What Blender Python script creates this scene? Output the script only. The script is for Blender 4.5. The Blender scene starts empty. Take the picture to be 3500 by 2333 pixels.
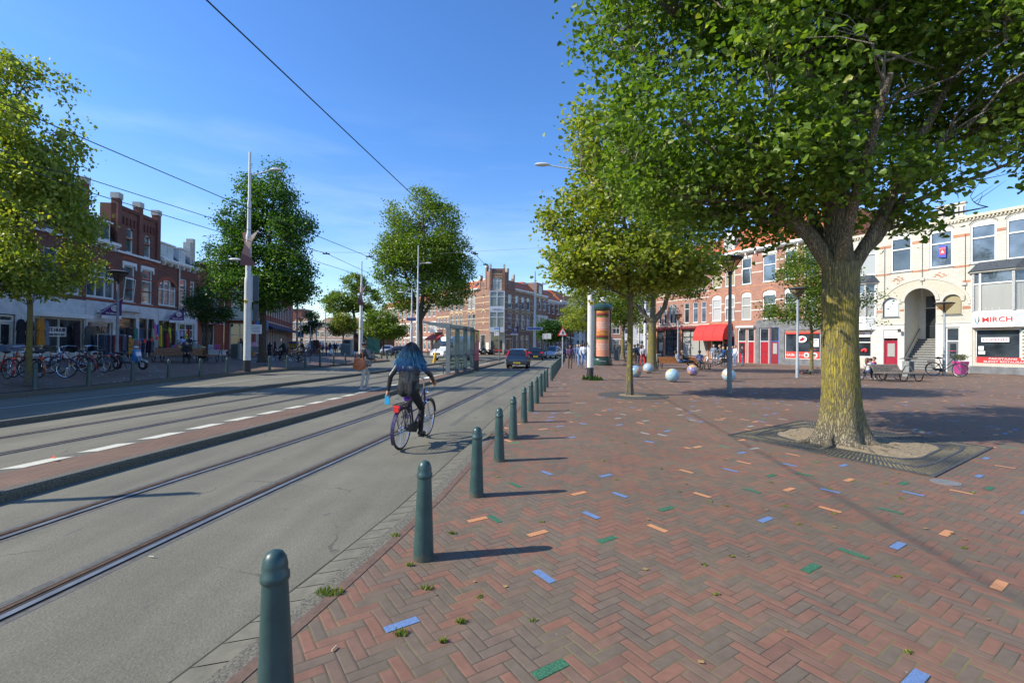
import bpy, bmesh, math, random
import numpy as np
from mathutils import Matrix, Vector
R = math.radians
random.seed(7); rng = np.random.default_rng(7)
scene = bpy.context.scene
COL = scene.collection
PI = math.pi

# ------------------------------------------------------------------ camera
FPX, PITCH, ROLL, HC = 1600.0, R(0.4), R(0.6), 1.65      # focal length in photo pixels (3500 wide)
Fv = np.array([0, math.cos(PITCH), math.sin(PITCH)])
_r = np.array([1., 0, 0]); _u = np.cross(_r, Fv)
Rv = math.cos(ROLL)*_r + math.sin(ROLL)*_u
Uv = -math.sin(ROLL)*_r + math.cos(ROLL)*_u
cam = bpy.data.objects.new('camera', bpy.data.cameras.new('camera'))
COL.objects.link(cam)
cam.matrix_world = Matrix(((Rv[0], Uv[0], -Fv[0], 0), (Rv[1], Uv[1], -Fv[1], 0), (Rv[2], Uv[2], -Fv[2], HC), (0, 0, 0, 1)))
cam.data.sensor_width = 36; cam.data.lens = 36*FPX/3500
cam.data.clip_start = 0.05; cam.data.clip_end = 3000
scene.camera = cam

# ------------------------------------------------------------------ sky and sun
SUN_EL = R(36.5); SUN_AZ = math.atan2(-1.0, -0.22)         # towards the sun: x = sin(az), y = cos(az)
w = bpy.data.worlds.new('World'); scene.world = w; w.use_nodes = True
nt = w.node_tree; nt.nodes.clear()
out = nt.nodes.new('ShaderNodeOutputWorld'); bg = nt.nodes.new('ShaderNodeBackground')
sky = nt.nodes.new('ShaderNodeTexSky'); sky.sky_type = 'NISHITA'; sky.sun_disc = False
sky.sun_elevation = SUN_EL; sky.sun_rotation = SUN_AZ % (2*PI)
sky.air_density = 1.0; sky.dust_density = 0.35; sky.ozone_density = 2.2; sky.altitude = 0
bg.inputs['Strength'].default_value = 0.138
# thin cirrus streaks low in the sky
tc = nt.nodes.new('ShaderNodeTexCoord'); mp = nt.nodes.new('ShaderNodeMapping')
mp.inputs['Rotation'].default_value = (0.1, 0.5, 0.35); mp.inputs['Scale'].default_value = (1.2, 3.0, 9.0)
nz = nt.nodes.new('ShaderNodeTexNoise'); nz.inputs['Scale'].default_value = 1.6; nz.inputs['Detail'].default_value = 6; nz.inputs['Roughness'].default_value = 0.55
rp = nt.nodes.new('ShaderNodeValToRGB'); rp.color_ramp.elements[0].position = 0.47; rp.color_ramp.elements[1].position = 0.72
sp = nt.nodes.new('ShaderNodeSeparateXYZ')
rz = nt.nodes.new('ShaderNodeMapRange'); rz.inputs['From Min'].default_value = 0.48; rz.inputs['From Max'].default_value = 0.05; rz.inputs['To Min'].default_value = 0.0; rz.inputs['To Max'].default_value = 0.30
mu = nt.nodes.new('ShaderNodeMath'); mu.operation = 'MULTIPLY'
mx = nt.nodes.new('ShaderNodeMixRGB'); mx.inputs['Color2'].default_value = (6.2, 6.9, 7.6, 1)
lk = nt.links.new
lk(tc.outputs['Generated'], mp.inputs['Vector']); lk(mp.outputs[0], nz.inputs['Vector']); lk(nz.outputs['Fac'], rp.inputs['Fac'])
lk(tc.outputs['Generated'], sp.inputs[0]); lk(sp.outputs['Z'], rz.inputs['Value'])
lk(rp.outputs['Color'], mu.inputs[0]); lk(rz.outputs[0], mu.inputs[1]); lk(mu.outputs[0], mx.inputs['Fac'])
hs = nt.nodes.new('ShaderNodeHueSaturation'); hs.inputs['Saturation'].default_value = 1.12; hs.inputs['Hue'].default_value = 0.512
tn = nt.nodes.new('ShaderNodeMixRGB'); tn.blend_type = 'MULTIPLY'; tn.inputs['Color2'].default_value = (.65, .98, 1.16, 1)
te = nt.nodes.new('ShaderNodeMapRange'); te.inputs['From Min'].default_value = -0.02; te.inputs['From Max'].default_value = 0.38; lk(sp.outputs['Z'], te.inputs['Value']); lk(te.outputs[0], tn.inputs['Fac'])
lk(sky.outputs[0], hs.inputs['Color']); lk(hs.outputs[0], tn.inputs['Color1']); lk(tn.outputs[0], mx.inputs['Color1']); lk(mx.outputs[0], bg.inputs['Color']); lk(bg.outputs[0], out.inputs['Surface'])
sl = bpy.data.lights.new('sun', 'SUN'); sl.energy = 4.1; sl.angle = R(0.53); sl.color = (1.0, 0.93, 0.80)
so = bpy.data.objects.new('sun', sl); COL.objects.link(so)
ch = math.cos(SUN_EL)
sd = Vector((math.sin(SUN_AZ)*ch, math.cos(SUN_AZ)*ch, math.sin(SUN_EL)))
so.rotation_euler = sd.to_track_quat('Z', 'Y').to_euler(); so.location = (-40, -10, 40)
scene.view_settings.view_transform = 'Standard'; scene.view_settings.look = 'None'
scene.view_settings.exposure = 0.68; scene.view_settings.gamma = 1.0

# ------------------------------------------------------------------ measured positions: photo pixel -> point on the ground
def ray(x, y): return Fv*FPX + Rv*(x-1750) + Uv*(1166.5-y)
def P(x, y, z=0.0):
    zz = 0.0
    d = ray(x, y)
    for _ in range(12 if callable(z) else 1):
        zt = z(X, Y) if (callable(z) and _ > 0) else (0.0 if callable(z) else z)
        t = (zt-HC)/d[2]; X, Y = d[0]*t, d[1]*t
    return (float(X), float(Y), float(zt))
def V(x, y, Y):
    d = ray(x, y); t = Y/d[1]; return (float(d[0]*t), float(Y), float(HC+d[2]*t))

def ip(pts):
    ys = [p[0] for p in pts]; xs = [p[1] for p in pts]
    def f(y):
        if y < ys[0]: return xs[0]+(y-ys[0])*(xs[1]-xs[0])/(ys[1]-ys[0])
        if y > ys[-1]: return xs[-1]+(y-ys[-1])*(xs[-1]-xs[-2])/(ys[-1]-ys[-2])
        return float(np.interp(y, ys, xs))
    return f
cB = ip([(2.05, -1.0), (3.55, -.66), (5.04, -.37), (6.58, -.15), (8.11, .05), (9.9, .27), (13.2, .71), (16.5, 1.16), (20, 1.62), (35, 3.62), (60, 7.0)])
cA = ip([(-6, -4.75), (3, -3.27), (5.5, -2.92), (7.4, -2.58), (9, -2.32), (12, -1.86), (21, -.52), (33, .97), (60, 4.4), (90, 8.2)])
cK1 = ip([(-6, -6.95), (5, -5.5), (7.3, -5.21), (9.2, -4.93), (13, -4.45), (16.3, -4.07), (19.8, -3.66), (30.3, -2.62), (46, -.7)])
cD1 = ip([(-6, -8.3), (6.2, -6.82), (8.2, -6.55), (10.1, -6.28), (13.5, -5.75), (15.8, -5.45), (46, -1.9)])
cC = ip([(-6, -9.6), (7.2, -7.86), (9.8, -7.5), (12.9, -7.0), (20, -6.05), (46, -2.8)])
cK2 = ip([(-6, -12.2), (9.4, -10.29), (12.5, -9.93), (17.8, -9.4), (30, -7.6), (44, -5.9)])
cKL = ip([(-6, -17.2), (13.8, -15.1), (20, -14.75), (26.6, -14.25), (31.9, -13.5), (46, -12.0)])
def zL(x, y):
    d = max(0.0, cKL(min(y, 46))-x)
    a = 0.04+0.31*min(d, 4)/4+0.08*min(max(d-4, 0), 7)/7
    return a*max(0.0, 1-max(0, y-44)/12.0)

# ------------------------------------------------------------------ object helpers
def tag(o, label=None, cat=None, group=None, kind=None):
    if label: o['label'] = label
    if cat: o['category'] = cat
    if group: o['group'] = group
    if kind: o['kind'] = kind
    return o
def empty(name, loc=(0, 0, 0), rz=0.0, label=None, cat=None, group=None, rx=0.0, ry=0.0):
    o = bpy.data.objects.new(name, None); COL.objects.link(o)
    o.location = loc; o.rotation_euler = (rx, ry, rz); o.empty_display_size = 0.2
    return tag(o, label, cat, group)
def copy_tree(o, parent=None):
    c = o.copy(); COL.objects.link(c); c.parent = parent
    for chd in list(o.children): copy_tree(chd, c)
    return c

class MB:
    def __init__(s): s.v = []; s.f = []; s.m = []; s.mi = 0
    def add(s, vs, fs):
        n = len(s.v); s.v.extend(vs); s.f.extend([tuple(i+n for i in f) for f in fs]); s.m.extend([s.mi]*len(fs)); return s
    def box(s, x0, x1, y0, y1, z0, z1):
        return s.add([(x0,y0,z0),(x1,y0,z0),(x1,y1,z0),(x0,y1,z0),(x0,y0,z1),(x1,y0,z1),(x1,y1,z1),(x0,y1,z1)],
                     [(3,2,1,0),(4,5,6,7),(0,1,5,4),(1,2,6,5),(2,3,7,6),(3,0,4,7)])
    def quad(s, a, b, c, d): return s.add([a, b, c, d], [(0, 1, 2, 3)])
    def poly(s, pts): return s.add(list(pts), [tuple(range(len(pts)))])
    def prism(s, pts, ax, a0, a1):          # polygon extruded along axis ax ('x','y','z')
        def mk(p, a):
            return (a, p[0], p[1]) if ax == 'x' else ((p[0], a, p[1]) if ax == 'y' else (p[0], p[1], a))
        n = len(pts); vs = [mk(p, a0) for p in pts]+[mk(p, a1) for p in pts]
        fs = [tuple(range(n-1, -1, -1)), tuple(range(n, 2*n))]+[(i, (i+1) % n, n+(i+1) % n, n+i) for i in range(n)]
        return s.add(vs, fs)
    def tube(s, pts, r, n=8, cap=True):
        pts = [Vector(p) for p in pts]; rs = r if isinstance(r, (list, tuple)) else [r]*len(pts)
        vs = []; fs = []; up = None
        for i, p in enumerate(pts):
            d = (pts[min(i+1, len(pts)-1)]-pts[max(i-1, 0)])
            if d.length < 1e-9: d = Vector((0, 0, 1))
            d.normalize()
            if up is None: up = d.orthogonal().normalized()
            else:
                up = up-d*up.dot(d)
                up = up.normalized() if up.length > 1e-6 else d.orthogonal().normalized()
            b = d.cross(up)
            for k in range(n):
                a = 2*PI*k/n; q = p+(up*math.cos(a)+b*math.sin(a))*rs[i]; vs.append(tuple(q))
        for i in range(len(pts)-1):
            for k in range(n):
                fs.append((i*n+k, i*n+(k+1) % n, (i+1)*n+(k+1) % n, (i+1)*n+k))
        if cap: fs.append(tuple(range(n-1, -1, -1))); fs.append(tuple((len(pts)-1)*n+k for k in range(n)))
        return s.add(vs, fs)
    def bar(s, a, b, w, h=None):            # square-section bar
        a = Vector(a); b = Vector(b); h = h or w; d = (b-a).normalized()
        u = d.cross(Vector((0, 0, 1)))
        u = u.normalized() if u.length > 1e-4 else Vector((1, 0, 0))
        v = u.cross(d)
        vs = [tuple(p+u*sx*w/2+v*sy*h/2) for p in (a, b) for sx, sy in ((-1,-1),(1,-1),(1,1),(-1,1))]
        return s.add(vs, [(3,2,1,0),(4,5,6,7),(0,1,5,4),(1,2,6,5),(2,3,7,6),(3,0,4,7)])
    def lathe(s, prof, n=16, c=(0, 0), cap=True):       # prof: (r, z)
        vs = []; fs = []
        for r_, z in prof:
            for k in range(n): vs.append((c[0]+r_*math.cos(2*PI*k/n), c[1]+r_*math.sin(2*PI*k/n), z))
        for i in range(len(prof)-1):
            for k in range(n): fs.append((i*n+k, i*n+(k+1) % n, (i+1)*n+(k+1) % n, (i+1)*n+k))
        if cap: fs.append(tuple(range(n-1, -1, -1))); fs.append(tuple((len(prof)-1)*n+k for k in range(n)))
        return s.add(vs, fs)
    def torus(s, c, axis, Rr, r_, n=28, m=6, a0=0, a1=2*PI):
        ax = Vector(axis).normalized(); u = ax.orthogonal().normalized(); 
        if abs(ax.x) > .9: u = Vector((0, 1, 0))
        v = ax.cross(u); c = Vector(c); full = abs(a1-a0-2*PI) < 1e-6; nn = n if full else n+1
        vs = []; fs = []
        for i in range(nn):
            a = a0+(a1-a0)*i/n; d = u*math.cos(a)+v*math.sin(a)
            for k in range(m):
                b = 2*PI*k/m; vs.append(tuple(c+d*(Rr+r_*math.cos(b))+ax*r_*math.sin(b)))
        for i in range(n):
            j = (i+1) % nn
            for k in range(m): fs.append((i*m+k, i*m+(k+1) % m, j*m+(k+1) % m, j*m+k))
        return s.add(vs, fs)
    def ball(s, c, r_, n=12, m=8, sc=(1, 1, 1)):
        vs = [(c[0], c[1], c[2]-r_*sc[2])]; fs = []
        for j in range(1, m):
            t = -PI/2+PI*j/m
            for k in range(n): vs.append((c[0]+r_*sc[0]*math.cos(t)*math.cos(2*PI*k/n), c[1]+r_*sc[1]*math.cos(t)*math.sin(2*PI*k/n), c[2]+r_*sc[2]*math.sin(t)))
        vs.append((c[0], c[1], c[2]+r_*sc[2]))
        for k in range(n): fs.append((0, 1+(k+1) % n, 1+k))
        for j in range(m-2):
            for k in range(n): a = 1+j*n+k; b = 1+j*n+(k+1) % n; fs.append((a, b, b+n, a+n))
        t = len(vs)-1
        for k in range(n): fs.append((t, 1+(m-2)*n+k, 1+(m-2)*n+(k+1) % n))
        return s.add(vs, fs)
    def build(s, name, mats, parent=None, smooth=False, loc=None, rot=None, bevel=0, label=None):
        me = bpy.data.meshes.new(name); me.from_pydata(s.v, [], s.f); me.update()
        mats = mats if isinstance(mats, (list, tuple)) else [mats]
        for m_ in mats: me.materials.append(m_)
        if len(mats) > 1: me.polygons.foreach_set('material_index', s.m)
        if smooth:
            me.polygons.foreach_set('use_smooth', [True]*len(me.polygons))
            try: me.set_sharp_from_angle(angle=R(40))
            except Exception: pass
        o = bpy.data.objects.new(name, me); COL.objects.link(o)
        if parent: o.parent = parent
        if loc: o.location = loc
        if rot: o.rotation_euler = rot
        if bevel:
            b = o.modifiers.new('bevel', 'BEVEL'); b.width = bevel; b.segments = 2; b.limit_method = 'ANGLE'
        if label: o['label'] = label
        return o

# ------------------------------------------------------------------ materials
_mc = {}
class NT:
    def __init__(s, name):
        s.mat = bpy.data.materials.new(name); s.mat.use_nodes = True; s.t = s.mat.node_tree
        s.b = s.t.nodes['Principled BSDF']
    def n(s, typ, **kw):
        nd = s.t.nodes.new(typ)
        for k, v in kw.items():
            if k.startswith('_'): setattr(nd, k[1:], v)
            else: nd.inputs[k.replace('__', ' ')].default_value = v
        return nd
    def l(s, a, b): s.t.links.new(a, b)
    def math(s, op, a, b=None, c=None):
        nd = s.t.nodes.new('ShaderNodeMath'); nd.operation = op
        for i, q in enumerate((a, b, c)):
            if q is None: continue
            if isinstance(q, (int, float)): nd.inputs[i].default_value = q
            else: s.l(q, nd.inputs[i])
        return nd.outputs[0]
    def mix(s, f, a, b, blend='MIX'):
        nd = s.t.nodes.new('ShaderNodeMixRGB'); nd.blend_type = blend
        for i, q in enumerate((f, a, b)):
            if isinstance(q, (int, float)): nd.inputs[i].default_value = q
            elif isinstance(q, tuple): nd.inputs[i].default_value = (*q[:3], 1)
            else: s.l(q, nd.inputs[i])
        return nd.outputs[0]
    def ramp(s, f, stops, interp='LINEAR'):
        nd = s.t.nodes.new('ShaderNodeValToRGB'); cr = nd.color_ramp; cr.interpolation = interp
        while len(cr.elements) < len(stops): cr.elements.new(0.5)
        for e, (p, c) in zip(cr.elements, stops): e.position = p; e.color = (*c[:3], 1)
        s.l(f, nd.inputs[0]); return nd.outputs[0]
    def bump(s, h, strength=0.3, dist=0.01):
        nd = s.n('ShaderNodeBump', Strength=strength, Distance=dist); s.l(h, nd.inputs['Height']); s.l(nd.outputs[0], s.b.inputs['Normal'])

def pm(col, rough=0.6, metal=0.0, var=0.12, scale=6.0, bump=0.0, name='paint', coat=0.0, spec=None):
    key = (tuple(col), rough, metal, var, scale, bump, name, coat)
    if key in _mc: return _mc[key]
    N = NT(name); tcn = N.n('ShaderNodeTexCoord')
    no = N.n('ShaderNodeTexNoise', Scale=scale, Detail=5.0, Roughness=0.6); N.l(tcn.outputs['Object'], no.inputs['Vector'])
    c0 = tuple(max(0, c*(1-var*1.6)) for c in col); c1 = tuple(min(1, c*(1+var)) for c in col)
    N.l(N.ramp(no.outputs['Fac'], [(0.3, c0), (0.7, c1)]), N.b.inputs['Base Color'])
    N.b.inputs['Roughness'].default_value = rough; N.b.inputs['Metallic'].default_value = metal
    N.b.inputs['Coat Weight'].default_value = coat
    if spec is not None: N.b.inputs['Specular IOR Level'].default_value = spec
    if bump: N.bump(no.outputs['Fac'], bump, 0.02)
    _mc[key] = N.mat; return N.mat

def brick_mat(name, c1, c2, mortar, bw=0.21, bh=0.062, rough=0.85, msz=0.008, blotch=0.25, flat=False):
    N = NT(name); tcn = N.n('ShaderNodeTexCoord'); sp = N.n('ShaderNodeSeparateXYZ'); cb = N.n('ShaderNodeCombineXYZ')
    N.l(tcn.outputs['Object'], sp.inputs[0]); N.l(N.math('ADD', sp.outputs['X'], sp.outputs['Y']), cb.inputs[0]); N.l(sp.outputs['Z'], cb.inputs[1])
    br = N.n('ShaderNodeTexBrick', Scale=1.0); br.inputs['Brick Width'].default_value = bw; br.inputs['Row Height'].default_value = bh
    br.inputs['Mortar Size'].default_value = msz; br.inputs['Color1'].default_value = (*c1, 1); br.inputs['Color2'].default_value = (*c2, 1); br.inputs['Mortar'].default_value = (*mortar, 1)
    fm = N.n('ShaderNodeMapping'); fm.inputs['Rotation'].default_value = (0, 0, R(-82)); N.l(tcn.outputs['Object'], fm.inputs[0]); N.l(fm.outputs[0] if flat else cb.outputs[0], br.inputs['Vector'])
    no = N.n('ShaderNodeTexNoise', Scale=0.7, Detail=6.0, Roughness=0.65); N.l(tcn.outputs['Object'], no.inputs['Vector'])
    k = N.ramp(no.outputs['Fac'], [(0.3, (1-blotch,)*3), (0.7, (1.08,)*3)])
    N.l(N.mix(1.0, br.outputs['Color'], k, 'MULTIPLY'), N.b.inputs['Base Color'])
    N.b.inputs['Roughness'].default_value = rough; N.bump(br.outputs['Fac'], -0.25, 0.006)
    return N.mat

HANG = R(34.0); HB = 0.0705; HN = 3                       # herringbone paving: angle, brick width, length in widths
HOFF = (0.0, 0.0)
def herring_mat():
    N = NT('herringbone_paving'); tcn = N.n('ShaderNodeTexCoord')
    mp = N.n('ShaderNodeMapping'); mp.vector_type = 'POINT'
    mp.inputs['Rotation'].default_value = (0, 0, -HANG); mp.inputs['Scale'].default_value = (1, 1, 1)
    N.l(tcn.outputs['Object'], mp.inputs['Vector'])
    sp = N.n('ShaderNodeSeparateXYZ'); N.l(mp.outputs[0], sp.inputs[0])
    wob = N.n('ShaderNodeTexNoise', Scale=3.0, Detail=2.0); N.l(tcn.outputs['Object'], wob.inputs['Vector'])
    wv = N.math('MULTIPLY', N.math('SUBTRACT', wob.outputs['Fac'], 0.5), 0.25)
    X = N.math('ADD', N.math('MULTIPLY', sp.outputs['X'], 1/HB), wv)
    Y = N.math('SUBTRACT', N.math('MULTIPLY', sp.outputs['Y'], 1/HB), wv)
    i = N.math('FLOOR', X); j = N.math('FLOOR', Y); fx = N.math('SUBTRACT', X, i); fy = N.math('SUBTRACT', Y, j)
    n = float(HN)
    k = N.math('FLOORED_MODULO', N.math('SUBTRACT', i, j), 2*n)
    hor = N.math('LESS_THAN', k, n-0.5); ver = N.math('SUBTRACT', 1.0, hor)
    # horizontal brick
    alh = N.math('ADD', k, fx); idhx = N.math('SUBTRACT', i, k)
    # vertical brick
    kv = N.math('SUBTRACT', k, n); alv = N.math('ADD', kv, N.math('SUBTRACT', 1.0, fy)); idvy = N.math('ADD', j, kv)
    al = N.math('ADD', N.math('MULTIPLY', alh, hor), N.math('MULTIPLY', alv, ver))
    ac = N.math('ADD', N.math('MULTIPLY', fy, hor), N.math('MULTIPLY', fx, ver))
    idx = N.math('ADD', N.math('MULTIPLY', idhx, hor), N.math('MULTIPLY', i, ver))
    idy = N.math('ADD', N.math('MULTIPLY', j, hor), N.math('MULTIPLY', idvy, ver))
    cb = N.n('ShaderNodeCombineXYZ'); N.l(idx, cb.inputs[0]); N.l(idy, cb.inputs[1]); N.l(N.math('MULTIPLY', hor, 7.3), cb.inputs[2])
    wn = N.n('ShaderNodeTexWhiteNoise'); wn.noise_dimensions = '3D'; N.l(cb.outputs[0], wn.inputs['Vector'])
    wn2 = N.n('ShaderNodeTexWhiteNoise'); wn2.noise_dimensions = '3D'
    cb2 = N.n('ShaderNodeCombineXYZ'); N.l(idy, cb2.inputs[0]); N.l(idx, cb2.inputs[1]); N.l(N.math('ADD', hor, 3.1), cb2.inputs[2]); N.l(cb2.outputs[0], wn2.inputs['Vector'])
    ed = N.math('MINIMUM', N.math('MINIMUM', ac, N.math('SUBTRACT', 1.0, ac)), N.math('MINIMUM', al, N.math('SUBTRACT', n, al)))
    jn = N.n('ShaderNodeTexNoise', Scale=40.0, Detail=3.0); N.l(tcn.outputs['Object'], jn.inputs['Vector'])
    thr = N.math('ADD', 0.012, N.math('MULTIPLY', jn.outputs['Fac'], 0.055))
    joint = N.math('LESS_THAN', ed, thr)
    base = N.ramp(wn.outputs['Value'], [(0.0, (.142, .108, .076)), (0.35, (.158, .114, .080)), (0.5, (.175, .112, .078)), (0.62, (.205, .106, .070)), (0.82, (.228, .110, .070)), (1.0, (.185, .096, .066))])
    fn = N.n('ShaderNodeTexNoise', Scale=9.0, Detail=6.0, Roughness=0.7); N.l(tcn.outputs['Object'], fn.inputs['Vector'])
    base = N.mix(1.0, base, N.ramp(fn.outputs['Fac'], [(0.25, (.78,)*3), (0.75, (1.2,)*3)]), 'MULTIPLY')
    big = N.n('ShaderNodeTexNoise', Scale=0.35, Detail=4.0); N.l(tcn.outputs['Object'], big.inputs['Vector'])
    base = N.mix(1.0, base, N.ramp(big.outputs['Fac'], [(0.3, (.84,)*3), (0.7, (1.1,)*3)]), 'MULTIPLY')
    # coloured bricks beyond the measured ones near the camera
    pos = N.n('ShaderNodeSeparateXYZ'); N.l(tcn.outputs['Object'], pos.inputs[0])
    far = N.math('MAXIMUM', N.math('GREATER_THAN', pos.outputs['Y'], 7.6), N.math('GREATER_THAN', pos.outputs['X'], 7.6))
    isc = N.math('MULTIPLY', N.math('LESS_THAN', wn2.outputs['Value'], 0.029), far)
    v3 = N.math('MULTIPLY', wn2.outputs['Value'], 1/0.029)
    cc = N.ramp(v3, [(0.0, (.13, .22, .43)), (0.33, (.60, .27, .12)), (0.72, (.06, .20, .11)), (0.86, (.34, .36, .34))], 'CONSTANT')
    base = N.mix(isc, base, cc)
    mossn = N.n('ShaderNodeTexNoise', Scale=2.2, Detail=4.0); N.l(tcn.outputs['Object'], mossn.inputs['Vector'])
    jc = N.ramp(mossn.outputs['Fac'], [(0.40, (.05, .042, .03)), (0.56, (.12, .105, .045)), (0.68, (.17, .17, .05))])
    col = N.mix(joint, base, jc)
    # chewing-gum and dirt spots
    vo = N.n('ShaderNodeTexVoronoi', Scale=2.4); N.l(tcn.outputs['Object'], vo.inputs['Vector'])
    gum = N.math('LESS_THAN', vo.outputs['Distance'], 0.035); col = N.mix(N.math('MULTIPLY', gum, 0.6), col, (.13, .125, .115))
    vo2 = N.n('ShaderNodeTexVoronoi', Scale=4.1); N.l(tcn.outputs['Object'], vo2.inputs['Vector'])
    crumb = N.math('LESS_THAN', vo2.outputs['Distance'], 0.022); col = N.mix(N.math('MULTIPLY', crumb, 0.7), col, (.42, .38, .31))
    N.l(col, N.b.inputs['Base Color']); N.b.inputs['Roughness'].default_value = 0.78
    N.bump(N.math('ADD', N.math('MINIMUM', N.math('MULTIPLY', ed, 6.0), 1.0), N.math('MULTIPLY', fn.outputs['Fac'], 0.9)), 0.4, 0.005)
    return N.mat

def asphalt_mat():
    N = NT('asphalt'); tcn = N.n('ShaderNodeTexCoord')
    a = N.n('ShaderNodeTexNoise', Scale=90.0, Detail=3.0, Roughness=0.8); b = N.n('ShaderNodeTexNoise', Scale=0.6, Detail=6.0, Roughness=0.65); c = N.n('ShaderNodeTexVoronoi', Scale=60.0)
    mp = N.n('ShaderNodeMapping'); mp.inputs['Rotation'].default_value = (0, 0, R(8)); mp.inputs['Scale'].default_value = (1.6, 0.12, 1)
    d = N.n('ShaderNodeTexNoise', Scale=1.3, Detail=5.0); N.l(tcn.outputs['Object'], mp.inputs[0]); N.l(mp.outputs[0], d.inputs['Vector'])
    for q in (a, b, c): N.l(tcn.outputs['Object'], q.inputs['Vector'])
    col = N.ramp(a.outputs['Fac'], [(0.3, (.120, .111, .082)), (0.55, (.184, .170, .124)), (0.8, (.27, .25, .185))])
    col = N.mix(1.0, col, N.ramp(b.outputs['Fac'], [(0.3, (.80,)*3), (0.7, (1.10,)*3)]), 'MULTIPLY')
    col = N.mix(1.0, col, N.ramp(d.outputs['Fac'], [(0.35, (.86,)*3), (0.65, (1.07,)*3)]), 'MULTIPLY')
    e = N.n('ShaderNodeTexNoise', Scale=3.0, Detail=3.0); mp2 = N.n('ShaderNodeMapping'); mp2.inputs['Scale'].default_value = (2.0, 0.7, 1)
    N.l(tcn.outputs['Object'], mp2.inputs[0]); N.l(mp2.outputs[0], e.inputs['Vector'])
    col = N.mix(N.ramp(e.outputs['Fac'], [(0.70, (0,)*3), (0.73, (.55,)*3)]), col, (.085, .083, .075))
    ck = N.n('ShaderNodeTexVoronoi', Scale=0.42); ck.feature = 'DISTANCE_TO_EDGE'; wv_ = N.n('ShaderNodeTexNoise', Scale=2.5, Detail=6.0); N.l(tcn.outputs['Object'], wv_.inputs['Vector'])
    av = N.n('ShaderNodeMixRGB', Fac=0.35); av.blend_type = 'ADD'; N.l(tcn.outputs['Object'], av.inputs[1]); N.l(wv_.outputs['Color'], av.inputs[2]); N.l(av.outputs[0], ck.inputs['Vector'])
    col = N.mix(N.math('MULTIPLY', N.math('LESS_THAN', ck.outputs['Distance'], 0.004), N.ramp(b.outputs['Fac'], [(.5, (0,)*3), (.56, (.6,)*3)])), col, (.05, .048, .04))
    N.l(col, N.b.inputs['Base Color']); N.b.inputs['Roughness'].default_value = 0.85
    N.bump(N.math('ADD', c.outputs['Distance'], a.outputs['Fac']), 0.45, 0.004)
    return N.mat

def bark_mat(name, moss=0.5, dark=(.055, .045, .034), light=(.20, .17, .12), mosscol=(.42, .34, .035), sc=9.0, blotch=False):
    N = NT(name); tcn = N.n('ShaderNodeTexCoord'); mp = N.n('ShaderNodeMapping'); mp.inputs['Scale'].default_value = (2.7, 2.7, 0.26)
    N.l(tcn.outputs['Object'], mp.inputs[0])
    v = N.n('ShaderNodeTexVoronoi', Scale=sc*1.6); v.feature = 'DISTANCE_TO_EDGE'
    wob = N.n('ShaderNodeTexNoise', Scale=sc*.7, Detail=4.0); N.l(mp.outputs[0], wob.inputs['Vector'])
    ad = N.n('ShaderNodeMixRGB', Fac=0.26); ad.blend_type = 'ADD'; N.l(mp.outputs[0], ad.inputs[1]); N.l(wob.outputs['Color'], ad.inputs[2]); N.l(ad.outputs[0], v.inputs['Vector'])
    no = N.n('ShaderNodeTexNoise', Scale=sc*3, Detail=5.0, Roughness=0.75); N.l(mp.outputs[0], no.inputs['Vector'])
    crack = N.math('MINIMUM', N.math('MULTIPLY', v.outputs['Distance'], 4.5), 1.0)
    hgt = N.math('ADD', N.math('MULTIPLY', crack, 0.7), N.math('MULTIPLY', no.outputs['Fac'], 0.6))
    col = N.ramp(hgt, [(0.25, dark), (0.62, light), (1.0, tuple(c*1.5 for c in light))])
    if moss:
        mn = N.n('ShaderNodeTexNoise', Scale=1.6, Detail=8.0, Roughness=0.8); N.l(tcn.outputs['Object'], mn.inputs['Vector'])
        sp = N.n('ShaderNodeSeparateXYZ'); N.l(tcn.outputs['Object'], sp.inputs[0])
        hi = N.n('ShaderNodeMapRange'); hi.inputs['From Min'].default_value = 0.1; hi.inputs['From Max'].default_value = 0.8; N.l(sp.outputs['Z'], hi.inputs['Value'])
        lo = N.n('ShaderNodeMapRange'); lo.inputs['From Min'].default_value = 3.6; lo.inputs['From Max'].default_value = 2.4; N.l(sp.outputs['Z'], lo.inputs['Value'])
        m = N.math('MULTIPLY', N.ramp(N.math('ADD', mn.outputs['Fac'], N.math('MULTIPLY', crack, 0.12)), [(0.50-.14*moss, (0,)*3), (0.58, (1,)*3)]), N.math('MULTIPLY', hi.outputs[0], lo.outputs[0]))
        m = N.math('MULTIPLY', m, N.math('ADD', 0.35, N.math('MULTIPLY', crack, 0.6)))
        mc = N.ramp(no.outputs['Fac'], [(0.35, tuple(c*.6 for c in mosscol)), (0.65, mosscol)])
        col = N.mix(m, col, mc)
    N.l(col, N.b.inputs['Base Color']); N.b.inputs['Roughness'].default_value = 0.9
    N.bump(hgt, 0.9, 0.03)
    return N.mat

def leaf_mat(name, stops, trans=0.35, rough=0.42):
    N = NT(name); at = N.n('ShaderNodeAttribute'); at.attribute_name = 'lv'
    col = N.ramp(at.outputs['Fac'], stops)
    N.l(col, N.b.inputs['Base Color']); N.b.inputs['Roughness'].default_value = rough; N.b.inputs['Specular IOR Level'].default_value = 0.35
    tr = N.n('ShaderNodeBsdfTranslucent'); tcol = N.mix(1.0, col, (1.5, 1.7, .5), 'MULTIPLY'); N.l(tcol, tr.inputs['Color'])
    ms = N.n('ShaderNodeMixShader', Fac=trans); N.l(N.b.outputs[0], ms.inputs[1]); N.l(tr.outputs[0], ms.inputs[2])
    N.l(ms.outputs[0], N.t.nodes['Material Output'].inputs['Surface']); return N.mat

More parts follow.
